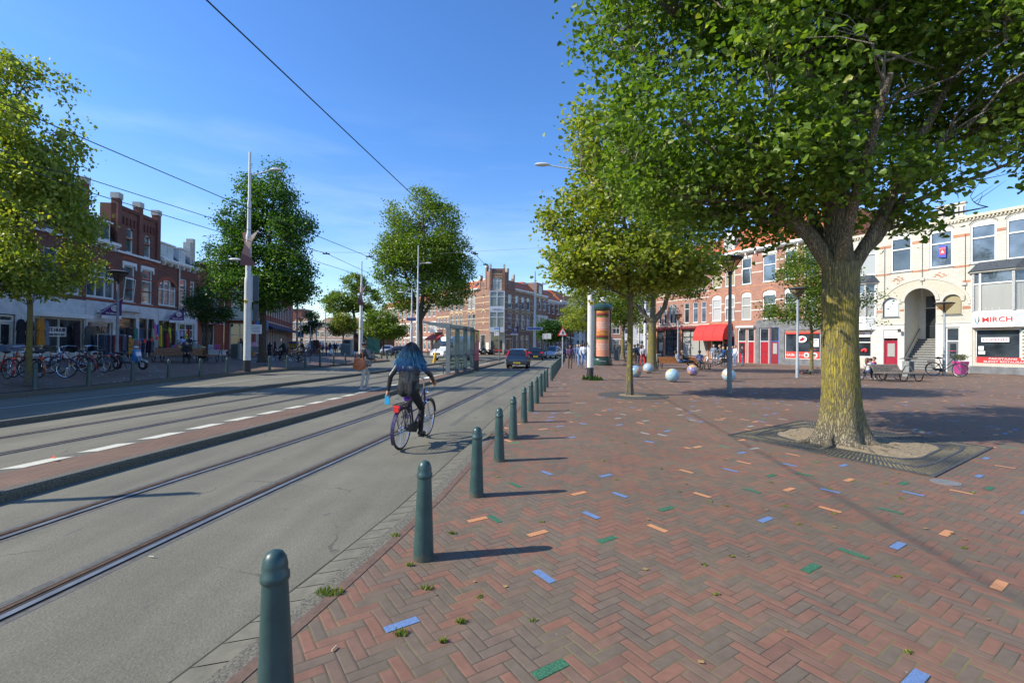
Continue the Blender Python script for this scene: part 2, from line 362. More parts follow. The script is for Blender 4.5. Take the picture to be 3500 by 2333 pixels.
def glass_mat(name='window_glass', base=(.035, .045, .055), rough=0.04, var=True):
    N = NT(name); tcn = N.n('ShaderNodeTexCoord')
    no = N.n('ShaderNodeTexNoise', Scale=0.9, Detail=3.0); N.l(tcn.outputs['Object'], no.inputs['Vector'])
    N.l(N.ramp(no.outputs['Fac'], [(0.35, tuple(c*.5 for c in base)), (0.65, tuple(c*1.5 for c in base))]), N.b.inputs['Base Color'])
    N.b.inputs['Roughness'].default_value = rough; N.b.inputs['Specular IOR Level'].default_value = 1.0; N.b.inputs['IOR'].default_value = 1.6
    N.bump(no.outputs['Fac'], 0.03, 0.05); return N.mat
def curtain_mat(name='curtained_glass', col=(.5, .5, .46)):
    N = NT(name); tcn = N.n('ShaderNodeTexCoord')
    wv = N.n('ShaderNodeTexWave', Scale=6.0, Distortion=2.0); wv.bands_direction = 'X'; N.l(tcn.outputs['Object'], wv.inputs['Vector'])
    N.l(N.ramp(wv.outputs['Fac'], [(0.2, tuple(c*.45 for c in col)), (0.8, col)]), N.b.inputs['Base Color'])
    N.b.inputs['Roughness'].default_value = 0.12; N.b.inputs['Coat Weight'].default_value = 0.9; N.b.inputs['Coat Roughness'].default_value = 0.03
    return N.mat
def clear_glass(name='clear_glass', tint=(.8, .9, .88), f=0.82):
    N = NT(name); tr = N.n('ShaderNodeBsdfTransparent'); tr.inputs[0].default_value = (*tint, 1)
    N.b.inputs['Base Color'].default_value = (.06, .08, .08, 1); N.b.inputs['Roughness'].default_value = 0.03; N.b.inputs['Specular IOR Level'].default_value = 1.0
    ms = N.n('ShaderNodeMixShader', Fac=f); N.l(N.b.outputs[0], ms.inputs[1]); N.l(tr.outputs[0], ms.inputs[2])
    N.l(ms.outputs[0], N.t.nodes['Material Output'].inputs['Surface']); return N.mat
def roof_mat(name='orange_roof_tiles', c=(.48, .125, .045)):
    N = NT(name); tcn = N.n('ShaderNodeTexCoord'); sp = N.n('ShaderNodeSeparateXYZ'); N.l(tcn.outputs['Object'], sp.inputs[0])
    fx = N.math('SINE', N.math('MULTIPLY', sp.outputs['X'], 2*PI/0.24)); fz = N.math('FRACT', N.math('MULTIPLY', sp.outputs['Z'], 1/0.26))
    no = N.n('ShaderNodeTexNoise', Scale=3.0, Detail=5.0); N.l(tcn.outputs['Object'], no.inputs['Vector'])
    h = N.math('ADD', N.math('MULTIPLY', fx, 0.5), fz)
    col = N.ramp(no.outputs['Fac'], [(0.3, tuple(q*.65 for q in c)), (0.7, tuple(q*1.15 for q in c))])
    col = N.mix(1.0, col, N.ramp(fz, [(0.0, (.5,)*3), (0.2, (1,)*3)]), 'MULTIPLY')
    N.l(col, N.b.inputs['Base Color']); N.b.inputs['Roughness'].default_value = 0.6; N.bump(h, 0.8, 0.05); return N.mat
def globe_mat(name, sea, land, land2, seed):
    N = NT(name); tcn = N.n('ShaderNodeTexCoord'); mp = N.n('ShaderNodeMapping'); mp.inputs['Location'].default_value = (seed*3.7, seed*1.3, seed)
    N.l(tcn.outputs['Object'], mp.inputs[0])
    v = N.n('ShaderNodeTexVoronoi', Scale=26.0); N.l(mp.outputs[0], v.inputs['Vector'])
    v2 = N.n('ShaderNodeTexVoronoi', Scale=26.0); v2.feature = 'DISTANCE_TO_EDGE'; N.l(mp.outputs[0], v2.inputs['Vector'])
    no = N.n('ShaderNodeTexNoise', Scale=2.6, Detail=4.0); N.l(v.outputs['Position'], no.inputs['Vector'])
    col = N.ramp(no.outputs['Fac'], [(0.0, sea), (0.52, land), (0.60, land2), (0.68, (.62, .60, .50))], 'CONSTANT')
    jit = N.n('ShaderNodeTexWhiteNoise'); N.l(v.outputs['Position'], jit.inputs['Vector'])
    col = N.mix(1.0, col, N.ramp(jit.outputs['Value'], [(0, (.72,)*3), (1, (1.25,)*3)]), 'MULTIPLY')
    col = N.mix(N.math('LESS_THAN', v2.outputs['Distance'], 0.05), col, (.5, .5, .47))
    N.l(col, N.b.inputs['Base Color']); N.b.inputs['Roughness'].default_value = 0.3; N.bump(v2.outputs['Distance'], 0.3, 0.01); return N.mat

WHITE = pm((.74, .74, .71), .5, name='white_paint', var=.06)
CREAM = pm((.60, .57, .48), .7, name='cream_render', var=.08, scale=2)
STONE = pm((.46, .45, .41), .8, name='pale_stone', var=.14, scale=2.5, bump=.2)
BLUESTONE = pm((.17, .175, .18), .75, name='blue_stone', var=.25, scale=2.0, bump=.2)
CONCRETE = pm((.30, .29, .26), .85, name='concrete', var=.18, scale=7, bump=.3)
GUTTER = pm((.155, .145, .108), .85, name='concrete_paver', var=.15, scale=9, bump=.3)
KERBM = pm((.145, .135, .105), .9, name='washed_kerb', var=.45, scale=60, bump=.7)
GALV = pm((.52, .53, .53), .45, .35, name='galvanised_steel', var=.10, scale=5)
POST = pm((.62, .62, .59), .5, name='pole_grey_paint', var=.07, scale=4)
BLACKP = pm((.025, .026, .028), .5, name='black_paint')
DARKM = pm((.05, .055, .06), .45, .3, name='dark_metal')
RUBBER = pm((.018, .018, .018), .8, name='black_rubber')
CHROME = pm((.72, .72, .72), .18, 1.0, name='chrome', var=.03)
STEELRAIL = pm((.36, .36, .35), .45, .8, name='polished_rail', var=.2, scale=3)
RUST = pm((.12, .065, .035), .7, .3, name='rusty_steel', var=.3, scale=12)
def boll_mat():
    N = NT('dark_green_paint'); tcn = N.n('ShaderNodeTexCoord'); oi = N.n('ShaderNodeObjectInfo'); ad = N.n('ShaderNodeVectorMath'); ad.operation = 'ADD'
    N.l(tcn.outputs['Object'], ad.inputs[0]); N.l(oi.outputs['Location'], ad.inputs[1])
    a = N.n('ShaderNodeTexNoise', Scale=7.0, Detail=6.0, Roughness=0.7); b = N.n('ShaderNodeTexNoise', Scale=34.0, Detail=4.0, Roughness=0.6)
    mp = N.n('ShaderNodeMapping'); mp.inputs['Scale'].default_value = (1, 1, .35); N.l(ad.outputs[0], mp.inputs[0]); N.l(ad.outputs[0], a.inputs['Vector']); N.l(mp.outputs[0], b.inputs['Vector'])
    col = N.ramp(a.outputs['Fac'], [(.3, (.024, .058, .056)), (.7, (.042, .085, .080))])
    chip = N.math('GREATER_THAN', N.math('ADD', b.outputs['Fac'], N.math('MULTIPLY', a.outputs['Fac'], .5)), .985)
    sp = N.n('ShaderNodeSeparateXYZ'); N.l(tcn.outputs['Object'], sp.inputs[0])
    gr_ = N.math('GREATER_THAN', N.math('SUBTRACT', a.outputs['Fac'], N.math('MULTIPLY', sp.outputs['Z'], 3.0)), .36)
    col = N.mix(N.math('MULTIPLY', chip, .8), col, (.17, .13, .085)); col = N.mix(N.math('MULTIPLY', gr_, .6), col, (.10, .085, .055))
    N.l(col, N.b.inputs['Base Color']); N.l(N.ramp(a.outputs['Fac'], [(.3, (.28,)*3), (.7, (.5,)*3)]), N.b.inputs['Roughness']); N.bump(b.outputs['Fac'], .15, .004); return N.mat
BOLL = boll_mat()
GLASS = glass_mat(); GLASSB = glass_mat('blue_window_glass', (.09, .12, .16), .03)
CURT = curtain_mat(); CURT2 = curtain_mat('yellow_curtained_glass', (.50, .43, .26))
CLEAR = clear_glass()
BRICKR = brick_mat('red_brick', (.34, .125, .082), (.40, .165, .11), (.36, .30, .24), msz=.007)
BRICKD = brick_mat('dark_red_brick', (.20, .062, .042), (.26, .085, .055), (.13, .09, .07), msz=.006)
BRICKC = brick_mat('brown_brick', (.235, .115, .080), (.30, .145, .10), (.27, .21, .16), msz=.006)
BRICKY = brick_mat('cream_glazed_brick', (.56, .53, .44), (.68, .64, .53), (.30, .27, .21), rough=.5, msz=.009, blotch=.14)
BRICKO = brick_mat('orange_brick', (.42, .13, .06), (.55, .22, .11), (.4, .3, .2))
BANDY = pm((.60, .47, .26), .8, name='yellow_brick_band', var=.15, scale=9)
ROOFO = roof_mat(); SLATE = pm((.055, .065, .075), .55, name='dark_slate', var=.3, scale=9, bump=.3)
HERR = herring_mat(); ASPH = asphalt_mat()
ISLB = brick_mat('island_paving', (.155, .088, .060), (.20, .112, .075), (.06, .05, .03), bw=.21, bh=.07, msz=.006, flat=True)
REDP = pm((.36, .012, .022), .4, name='crimson_paint', var=.1)
WOOD = pm((.30, .12, .035), .5, name='varnished_slats', var=.3, scale=10)
WOODG = pm((.24, .19, .14), .65, name='weathered_slats', var=.3, scale=10)
SKIN1 = (.50, .29, .20); SKIN2 = (.22, .11, .065); SKIN3 = (.09, .045, .03)

def text(s, size, mat, parent, loc, rot=(PI/2, 0, 0), name='lettering', ext=.006, align='CENTER', sx=1.0, bold=0.0):
    cu = bpy.data.curves.new('t', 'FONT'); cu.body = s; cu.size = size; cu.extrude = ext; cu.align_x = align; cu.align_y = 'CENTER'; cu.offset = bold; cu.resolution_u = 2
    t = bpy.data.objects.new('t', cu); COL.objects.link(t)
    me = bpy.data.meshes.new_from_object(t.evaluated_get(bpy.context.evaluated_depsgraph_get()))
    bpy.data.objects.remove(t); me.materials.clear(); me.materials.append(mat)
    o = bpy.data.objects.new(name, me); COL.objects.link(o); o.parent = parent; o.location = loc; o.rotation_euler = rot; o.scale = (sx, 1, 1)
    return o
# ================================================================== THE SETTING
def strip(mb, fa, fb, y0, y1, za, zb, step=1.5):
    n = max(1, int((y1-y0)/step)); ys = [y0+(y1-y0)*i/n for i in range(n+1)]
    for a, b in zip(ys[:-1], ys[1:]):
        mb.quad((fa(a), a, za), (fb(a), a, zb), (fb(b), b, zb), (fa(b), b, za))
off = lambda f, d: (lambda y: f(y)+d)
mb = MB(); mb.box(-500, 500, -40, 900, -.6, -.115)
tag(mb.build('road', ASPH), kind='structure')

kb = off(cB, -.42)
mb = MB()
strip(mb, kb, lambda y: 40.0, -6, 70, 0, 0, 1.0); mb.quad((40, -6, 0), (110, -6, 0), (110, 70, 0), (40, 70, 0))
mb.quad((9.5, 70, 0), (110, 70, 0), (110, 100, 0), (14, 100, 0))
# measured coloured paving bricks, snapped to the herringbone lattice, laid into the same sheet
ca, sa = math.cos(HANG), math.sin(HANG)
CBR = [(1,-.504,2.763),(1,.377,3.368),(3,.331,2.393),(2,.36,4.05),(1,3.152,4.004),(3,2.64,3.827),(3,2.117,3.545),(2,3.151,4.781),(1,2.32,4.56),(1,3.593,5.436),(2,3.13,5.472),(2,3.812,4.204),(2,3.332,3.361),(1,5.151,4.785),(3,3.768,4.768),(1,4.476,5.331),(2,5.144,5.463),(1,6.115,6.074),(3,5.669,5.569),(2,4.142,5.897),(3,2.653,5.395),(3,3.26,6.106),(1,2.835,6.345),(2,3.231,6.715),(1,3.838,6.648),(2,4.307,7.212),(1,4.659,6.628),(3,3.737,6.144),(1,3.538,7.37),(2,7.068,6.644),(1,7.378,7.137),(3,4.713,5.818),(1,1.996,2.405)]
for src in ((1062,1192,2),(1160,1194,3),(1268,1231,2),(1388,1185,1),(1548,1215,2),(1430,1244,3),(1355,1132,2),(1452,1135,1),(1580,1132,2),(1415,1095,1),(1272,1089,1),(1552,1080,2),(1204,1113,3),(1565,1169,3)):
    q = P(src[0]*1.488, src[1]*1.488); CBR.append((src[2], q[0], q[1]))
used = set()
want = {1: [0,1,1,0,0,0,1,1,0,1]}
ORI = 'hvhhhvhvhvhhhhvvvhhhvhvvvvhvhvhhhhvhvvhhvvhvvvh'
for n_, (c, x, y) in enumerate(CBR):
    u0 = (x*ca+y*sa)/HB; v0 = (-x*sa+y*ca)/HB; bestc = None
    for di in range(-3, 4):
        for dj in range(-3, 4):
            i = math.floor(u0)+di; j = math.floor(v0)+dj; k = (i-j) % (2*HN)
            if k < HN: cu_, cv_ = i-k+HN/2, j+.5
            else: cu_, cv_ = i+.5, j+(k-HN)-HN/2+1
            if (k < HN) != (ORI[n_] == 'h'): continue
            dd = (cu_-u0)**2+(cv_-v0)**2
            if bestc is None or dd < bestc[0]: bestc = (dd, i, j, k)
    _, i, j, k = bestc
    if k < HN: b = (i-k, i-k+HN, j, j+1); hz_ = 1
    else: jj = j+(k-HN); b = (i, i+1, jj-HN+1, jj+1); hz_ = 0
    if b in used: continue
    used.add(b); mb.mi = c; e = .05
    pts = [(b[0]+e, b[2]+e), (b[1]-e, b[2]+e), (b[1]-e, b[3]-e), (b[0]+e, b[3]-e)]
    mb.add([((p[0]*ca-p[1]*sa)*HB, (p[0]*sa+p[1]*ca)*HB, .003) for p in pts], [(0, 1, 2, 3)])
mb.mi = 0
BB = pm((.135, .225, .42), .7, name='blue_glazed_brick', var=.22, scale=120, bump=.3); BO = pm((.58, .26, .115), .7, name='orange_glazed_brick', var=.2, scale=120, bump=.3); BG = pm((.045, .17, .09), .7, name='green_glazed_brick', var=.5, scale=160, bump=.3)
tag(mb.build('plaza_paving', [HERR, BB, BO, BG]), kind='structure')

EDGEB = brick_mat('edge_course', (.18, .075, .06), (.21, .10, .08), (.07, .06, .04), bw=.21, bh=.1)
mb = MB(); strip(mb, kb, off(kb, .075), -6, 70, .004, .004, 1.0); tag(mb.build('paving_edge_course', pm((.150, .092, .064), .8, name='edge_brick', var=.2, scale=14, bump=.3)), kind='structure')
mb = MB(); strip(mb, off(kb, -.15), off(kb, -.002), -6, 70, -.03, -.004, 1.0)
strip(mb, off(kb, -.15), off(kb, -.151), -6, 70, -.03, -.12, 1.0); tag(mb.build('kerb', KERBM), kind='structure')
mb = MB()
for i in range(330):                      # concrete gutter blocks
    y0 = -3+i*.205; y1 = y0+.195; a, b = kb(y0), kb(y1); z0, z1 = -.09, -.06
    mb.quad((a-.385, y0-.02, z0), (a-.165, y0, z1), (b-.165, y1, z1), (b-.385, y1-.02, z0))
tag(mb.build('gutter_blocks', GUTTER), kind='structure')
mb = MB(); strip(mb, off(kb, -.40), off(kb, -.15), -4, 66, -.105, -.075, 1.0); strip(mb, off(kb, -.418), off(kb, -.40), -4, 66, -.108, -.105, 1.0)
tag(mb.build('gutter_joint', pm((.03, .028, .02), .9, name='gutter_dirt', var=.3, scale=20)), kind='structure')
# drain grate in the gutter
dg = P(1722, 1497, -.05)
gr = empty('drain_grate', (dg[0]-.05, dg[1], -.035), R(-8), 'rusty square iron drain grate set in the kerb beside the second row of bollards', 'drain')
m_ = MB(); m_.box(-.22, .22, -.22, -.17, 0, .03); m_.box(-.22, .22, .17, .22, 0, .03); m_.box(-.22, -.17, -.17, .17, 0, .03); m_.box(.17, .22, -.17, .17, 0, .03); m_.build('frame', RUST, gr)
m_ = MB(); [m_.box(-.165, .165, -.16+.045*k, -.135+.045*k, 0, .025) for k in range(8)]; m_.build('bars', RUST, gr)

# tram islands
def island(name, fr, fl, y0, y1, nose=True):
    m1 = MB(); strip(m1, fl, off(fr, -.16), y0, y1, -.105, -.004, 1.5); tag(m1.build(name, ISLB), kind='structure')
    m2 = MB(); strip(m2, off(fr, -.16), off(fr, -.02), y0, y1, .0, .0, 1.5); strip(m2, off(fr, -.02), fr, y0, y1, .0, -.02, 1.5); strip(m2, fr, fr, y0, y1, -.02, -.2, 1.5)
    tag(m2.build(name+'_kerb', KERBM), kind='structure')
island('tram_island', cK1, cD1, -6, 46)
island('second_tram_island', cK2, off(cK2, -.75), -6, 44)
# kerb joints every metre
# dashes
mb = MB(); y = -5.7
while y < 44:
    f = cD1; y1 = y+.66; mb.quad((f(y)-.10, y, -.100), (f(y)+.20, y+.05, -.083), (f(y1)+.20, y1+.05, -.083), (f(y1)-.10, y1, -.100)); y += 1.0
tag(mb.build('white_dashes', pm((.56, .55, .45), .8, name='road_paint', var=.14, scale=30)), kind='structure')
mb = MB(); strip(mb, off(cD1, -.11), off(cD1, .21), -6, 45, -.106, -.088, 1.5); tag(mb.build('island_edge_band', pm((.115, .11, .088), .85, name='edge_slab', var=.2, scale=20)), kind='structure')
mb = MB(); cN = ip([(-6, -14.2), (13.1, -13.0), (22.9, -12.0), (32, -10.8)]); strip(mb, cN, off(cN, .07), -6, 32, -.108, -.108); tag(mb.build('thin_white_line', pm((.6, .6, .58), .7, name='line_paint')), kind='structure')
# rails
mb = MB(); mg = MB(); mr = MB()
for f in (cA, off(cA, -1.46), cC, off(cC, -1.46)):
    y1 = 90 if f in (cA,) or f(0) > -7 else 60
    strip(mg, off(f, -.085), off(f, .105), -6, y1, -.112, -.112, 1.0)
    strip(mb, off(f, .035), off(f, .088), -6, y1, -.104, -.104, 1.0); strip(mb, off(f, .035), off(f, .035), -6, y1, -.104, -.112, 1.0)
    strip(mr, off(f, -.055), off(f, -.022), -6, y1, -.107, -.107, 1.0)
tag(mb.build('tram_rails', STEELRAIL), kind='structure'); tag(mg.build('rail_groove', pm((.022, .018, .014), .8, name='rail_groove', var=.3)), kind='structure')
tag(mr.build('rail_flange', RUST), kind='structure')
mb = MB()
for f in (cA, off(cA, -1.46), cC, off(cC, -1.46)):
    for d in (-.16, .10): strip(mb, off(f, d), off(f, d+.055), -6, 60, -.1135, -.1135, 1.0)
tag(mb.build('rail_sealant', pm((.115, .112, .10), .75, name='bitumen_seal', var=.25, scale=14)), kind='structure')

# left pavement, rising gently to the shops
mb = MB(); xs = [-40+i*1.0 for i in range(0, 29)]
ys = [-8+i*1.5 for i in range(37)]
for a, b in zip(ys[:-1], ys[1:]):
    for k in range(16):
        fa = lambda y, k=k: cKL(min(y, 46))-.16-(k/16)**1.6*30; fb_ = lambda y, k=k: cKL(min(y, 46))-.16-((k+1)/16)**1.6*30
        mb.quad(*[(xx, yy, zL(xx, yy)) for xx, yy in ((fb_(a), a), (fa(a), a), (fa(b), b), (fb_(b), b))])
mb.poly([(-12.15, 46, 0), (-16, 54, 0), (-45, 93, 0), (-120, 93, 0), (-120, 46, 0)])
tag(mb.build('left_pavement', HERR), kind='structure')
mb = MB(); strip(mb, off(cKL, -.16), cKL, -8, 46, .035, .03, 1.5); strip(mb, cKL, cKL, -8, 46, .03, -.2, 1.5)
mb.box(-.08, .08, 0, 9.1, -.2, .03); 
o = tag(mb.build('left_kerb', KERBM), kind='structure')
for vtx in o.data.vertices[-8:]:
    x, y, z = vtx.co; a = R(27); vtx.co = (-12.07+x*math.cos(a)-y*math.sin(a), 46+x*math.sin(a)+y*math.cos(a), z)
# corner pavement
mb = MB(); mb.prism([(-40, 126), (-5.6, 76.5), (-.2, 76), (30, 128), (26, 131), (-36, 130)], 'z', -.2, .0)
tag(mb.build('corner_pavement', ISLB), kind='structure')
mb = MB(); mb.prism([(9, 71), (9.3, 69.9), (60, 69.9), (60, 71)], 'z', .0, .03); tag(mb.build('cross_street_kerb', KERBM), kind='structure')
mb = MB(); mb.prism([(-3.2, 47), (-2.6, 47), (-1.0, 58), (-2.0, 58)], 'z', -.2, -.01); tag(mb.build('traffic_island', KERBM), kind='structure')

# moss tufts and weeds in the joints
mb = MB(); rr = random.Random(3)
def tuft(x, y, r, n, h, z0=0.003):
    for _ in range(n):
        a = rr.uniform(0, 2*PI); d = r*rr.random()**.6; px, py = x+d*math.cos(a)*1.5, y+d*math.sin(a); b = rr.uniform(0, 2*PI); wd = .004+.004*rr.random(); hh = h*rr.uniform(.4, 1)
        mb.add([(px-wd*math.cos(b), py-wd*math.sin(b), z0), (px+wd*math.cos(b), py+wd*math.sin(b), z0), (px+rr.uniform(-.6, .6)*hh, py+rr.uniform(-.6, .6)*hh, z0+hh)], [(0, 1, 2)])
for q in ((1125, 2025, .06, 160), (1545, 1822, .025, 40), (1370, 2165, .03, 60), (1575, 2125, .02, 50), (1400, 1932, .02, 40), (1515, 2192, .015, 30), (1350, 1830, .03, 40), (1460, 2010, .03, 50)):
    x, y, _ = P(q[0], q[1]); tuft(x, y, q[2], q[3], .03)
for _ in range(95):
    x = rr.uniform(-.5, 9); y = rr.uniform(2, 12)
    if x > kb(y)+.1: tuft(x, y, .018, 22, .016)
tag(mb.build('moss_tufts', leaf_mat('tuft_leaf', [(0, (.16, .20, .03)), (1, (.28, .27, .05))], .2)), kind='stuff')

# ================================================================== BUILDINGS
def wall_holes(mb, s0, s1, z0, z1, ops, y=0.0, d=.16):
    ops = [o for o in ops if o[1] > s0 and o[0] < s1 and o[3] > z0 and o[2] < z1]
    xs = sorted({s0, s1, *[min(max(v, s0), s1) for o in ops for v in o[:2]]}); zs = sorted({z0, z1, *[min(max(v, z0), z1) for o in ops for v in o[2:4]]})
    for a, b in zip(xs[:-1], xs[1:]):
        for c, e in zip(zs[:-1], zs[1:]):
            mx_, mz = (a+b)/2, (c+e)/2
            if any(o[0] < mx_ < o[1] and o[2] < mz < o[3] for o in ops): continue
            mb.quad((a, y, c), (b, y, c), (b, y, e), (a, y, e))
    for o in ops:
        a, b, c, e = o[:4]; Y = y+d
        mb.quad((a, y, c), (a, Y, c), (a, Y, e), (a, y, e)); mb.quad((b, Y, c), (b, y, c), (b, y, e), (b, Y, e))
        mb.quad((a, y, e), (a, Y, e), (b, Y, e), (b, y, e)); mb.quad((a, Y, c), (a, y, c), (b, y, c), (b, Y, c))
def shell(mb, s0, s1, z0, z1, D):
    a, b = s0+.004, s1-.004
    mb.quad((a, D, z0), (a, 0, z0), (a, 0, z1), (a, D, z1)); mb.quad((b, 0, z0), (b, D, z0), (b, D, z1), (b, 0, z1))
    mb.quad((b, D, z0), (a, D, z0), (a, D, z1), (b, D, z1)); mb.quad((a, 0, z1), (b, 0, z1), (b, D, z1), (a, D, z1))
    mb.quad((a, .9, z0), (b, .9, z0), (b, .9, z1), (a, .9, z1))
def archpts(s0, s1, zs, z1, n=12):
    w_ = (s1-s0)/2; h = z1-zs; c = (s0+s1)/2
    return [(c-w_*math.cos(PI*i/n), zs+h*math.sin(PI*i/n)) for i in range(n+1)]
def arch_fill(mb, s0, s1, zs, z1, y=0.0, d=.16, n=12):
    p = archpts(s0, s1, zs, z1, n)
    for (xa, za), (xb, zb) in zip(p[:-1], p[1:]):
        mb.quad((xa, y, za), (xb, y, zb), (xb, y, z1), (xa, y, z1)); mb.quad((xa, y, za), (xa, y+d, za), (xb, y+d, zb), (xb, y, zb))
def arch_ring(mb, s0, s1, zs, z1, t, y0, y1, n=14):
    p = archpts(s0, s1, zs, z1, n); q = archpts(s0-t, s1+t, zs, z1+t, n)
    for i in range(n):
        a, b, c, d = p[i], p[i+1], q[i+1], q[i]
        vs = [(v[0], yy, v[1]) for yy in (y0, y1) for v in (a, b, c, d)]
        mb.add(vs, [(0, 1, 2, 3), (7, 6, 5, 4), (0, 4, 5, 1), (2, 6, 7, 3), (1, 5, 6, 2), (3, 7, 4, 0)])
def win(root, s0, s1, z0, z1, pane=None, transom=.68, mull=0, frame=None, sill=None, w_=.085, y=.05, name='window', board=0.0, tilt=False, grid=0):
    frame = frame or WHITE; pane = pane or GLASS; m = MB(); t = .09; zt = z1-board
    m.box(s0, s0+w_, y, y+t, z0, z1); m.box(s1-w_, s1, y, y+t, z0, z1); m.box(s0+w_, s1-w_, y, y+t, z0, z0+w_*1.2); m.box(s0+w_, s1-w_, y, y+t, zt-w_, z1)
    if transom: zm = z0+(zt-z0)*transom; m.box(s0+w_, s1-w_, y-.012, y+t, zm-w_*.45, zm+w_*.45)
    for k in range(mull):
        x = s0+(s1-s0)*(k+1)/(mull+1); m.box(x-w_*.4, x+w_*.4, y-.006, y+t-.004, z0+w_*1.2, zt-w_)
    if grid:
        zz = z0+(zt-z0)*transom
        for k in range(grid): x = s0+(s1-s0)*(k+1)/(grid+1); m.box(x-.012, x+.012, y+.02, y+t-.01, zz, zt-w_)
    m.mi = 1
    if sill: m.box(s0-.06, s1+.06, -.05, y+t, z0-.07, z0-.003)
    f = m.build(name, [frame, sill or frame], root)
    g = MB(); g.quad((s0+w_*.9, y+t-.015, z0+w_), (s1-w_*.9, y+t-.015, z0+w_), (s1-w_*.9, y+t-.015, zt-w_*.9), (s0+w_*.9, y+t-.015, zt-w_*.9)); g.build('pane', pane, f)
    if tilt:
        zm = z0+(zt-z0)*transom if transom else zt-w_
        g = MB(); A = [(s0+w_, y, z0+w_), (s0+w_, y-.16, zm-w_), (s1-w_, y-.16, zm-w_), (s1-w_, y, z0+w_)]; g.bar(A[0], A[1], .05, .04); g.bar(A[3], A[2], .05, .04); g.bar(A[1], A[2], .04, .05); g.build('tilted_sash', frame, f)
    return f
def door(root, s0, s1, z0, z1, mat, y=.06, pane=None, frame=None, h=2.2, name='door', trans=True):
    m = MB(); f = frame or WHITE; t = .08
    m.box(s0, s0+.08, y, y+t, z0, z1); m.box(s1-.08, s1, y, y+t, z0, z1); m.box(s0+.08, s1-.08, y, y+t, z1-.08, z1)
    if z1-z0 > h+.3: m.box(s0+.08, s1-.08, y, y+t, z0+h, z0+h+.08)
    fr = m.build('door_frame', f, root)
    zt = z0+h if z1-z0 > h+.3 else z1-.08
    m = MB(); a, b = s0+.085, s1-.085
    m.box(a, b, y+.03, y+.07, z0+.02, zt)
    m.box(a+.12, b-.12, y+.015, y+.03, z0+.18, z0+.85)
    if pane: m.mi = 1; m.box(a+.14, b-.14, y+.02, y+.03, z0+1.0, zt-.15)
    else: m.box(a+.12, b-.12, y+.015, y+.03, z0+1.15, zt-.14)
    d = m.build(name, [mat, pane or mat], root)
    g = MB(); g.box(a+.25, b-.25, y+.0, y+.014, z0+.96, z0+1.02); g.ball((a+.07, y-.02, z0+1.05), .03, 6, 5); g.build('handle', CHROME, d)
    if z1-z0 > h+.3:
        g = MB(); g.quad((a, y+.05, z0+h+.08), (b, y+.05, z0+h+.08), (b, y+.05, z1-.08), (a, y+.05, z1-.08)); g.build('fanlight', GLASS, fr)
    return d
def cornice(root, s0, s1, z, h=.35, dp=.35, mat=None, brk=.9, name='cornice'):
    m = MB(); m.box(s0+.003, s1-.003, -dp, .0, z+h*.45, z+h); m.box(s0+.004, s1-.004, -dp*.75, .0, z+h*.2, z+h*.45); m.box(s0+.005, s1-.005, -.06, 0, z, z+h*.2)
    x = s0+.35
    while x < s1-.2: m.box(x, x+.1, -dp*.7, 0, z-.2, z+h*.2-.003); x += brk
    m.build(name, mat or WHITE, root)
def bands(root, lst, mat, name='brick_band', y=-.012):
    m = MB()
    for a, b, c, d in lst: m.box(a, b, y, 0.004, c, d)
    m.build(name, mat, root)
def slope_roof(root, s0, s1, z0, z1, run, mat, y0=-.05, name='roof', D=8):
    m = MB(); m.add([(s0, y0, z0), (s1, y0, z0), (s1, y0+run, z1), (s0, y0+run, z1), (s0, D, z1), (s1, D, z1), (s0, D, z0), (s1, D, z0)],
                    [(0, 1, 2, 3), (3, 2, 5, 4), (0, 3, 4, 6), (1, 7, 5, 2), (6, 4, 5, 7)]); return m.build(name, mat, root)
def dormer(root, s0, s1, z0, z1, depth=1.6, y=.1, nm=1, wall=None):
    m = MB(); m.box(s0, s1, y, y+depth, z0, z1); m.box(s0-.12, s1+.12, y-.15, y+depth, z1, z1+.12); d = m.build('dormer', wall or WHITE, root)
    g = MB(); k = (s1-s0-.12)/nm
    for i in range(nm): g.box(s0+.06+i*k+.05, s0+.06+(i+1)*k-.05, y-.02, y-.004, z0+.12, z1-.1)
    g.build('window', GLASSB, d)

FR = ((17.42, 63.55), R(-63.5118)); FL = ((-26.092, 19.105), R(97.0078))
FCL = ((-21.544, 104.27), R(-54)); FCC = ((-3.911, 80.0), 0.0); FCR = ((-1.296, 80.0), R(60))
def fempty(F, s, name, label, cat, group=None, y=0.0):
    (ox, oy), a = F
    return empty(name, (ox+math.cos(a)*s-math.sin(a)*y, oy+math.sin(a)*s+math.cos(a)*y, 0), a, label, cat, group)
def sh(F, s):                       # new frame shifted along facade: returns root whose local x = s still, by offsetting children
    return F
def froot(F, name, label, cat, group=None):
    (ox, oy), a = F; return empty(name, (ox, oy, 0), a, label, cat, group)

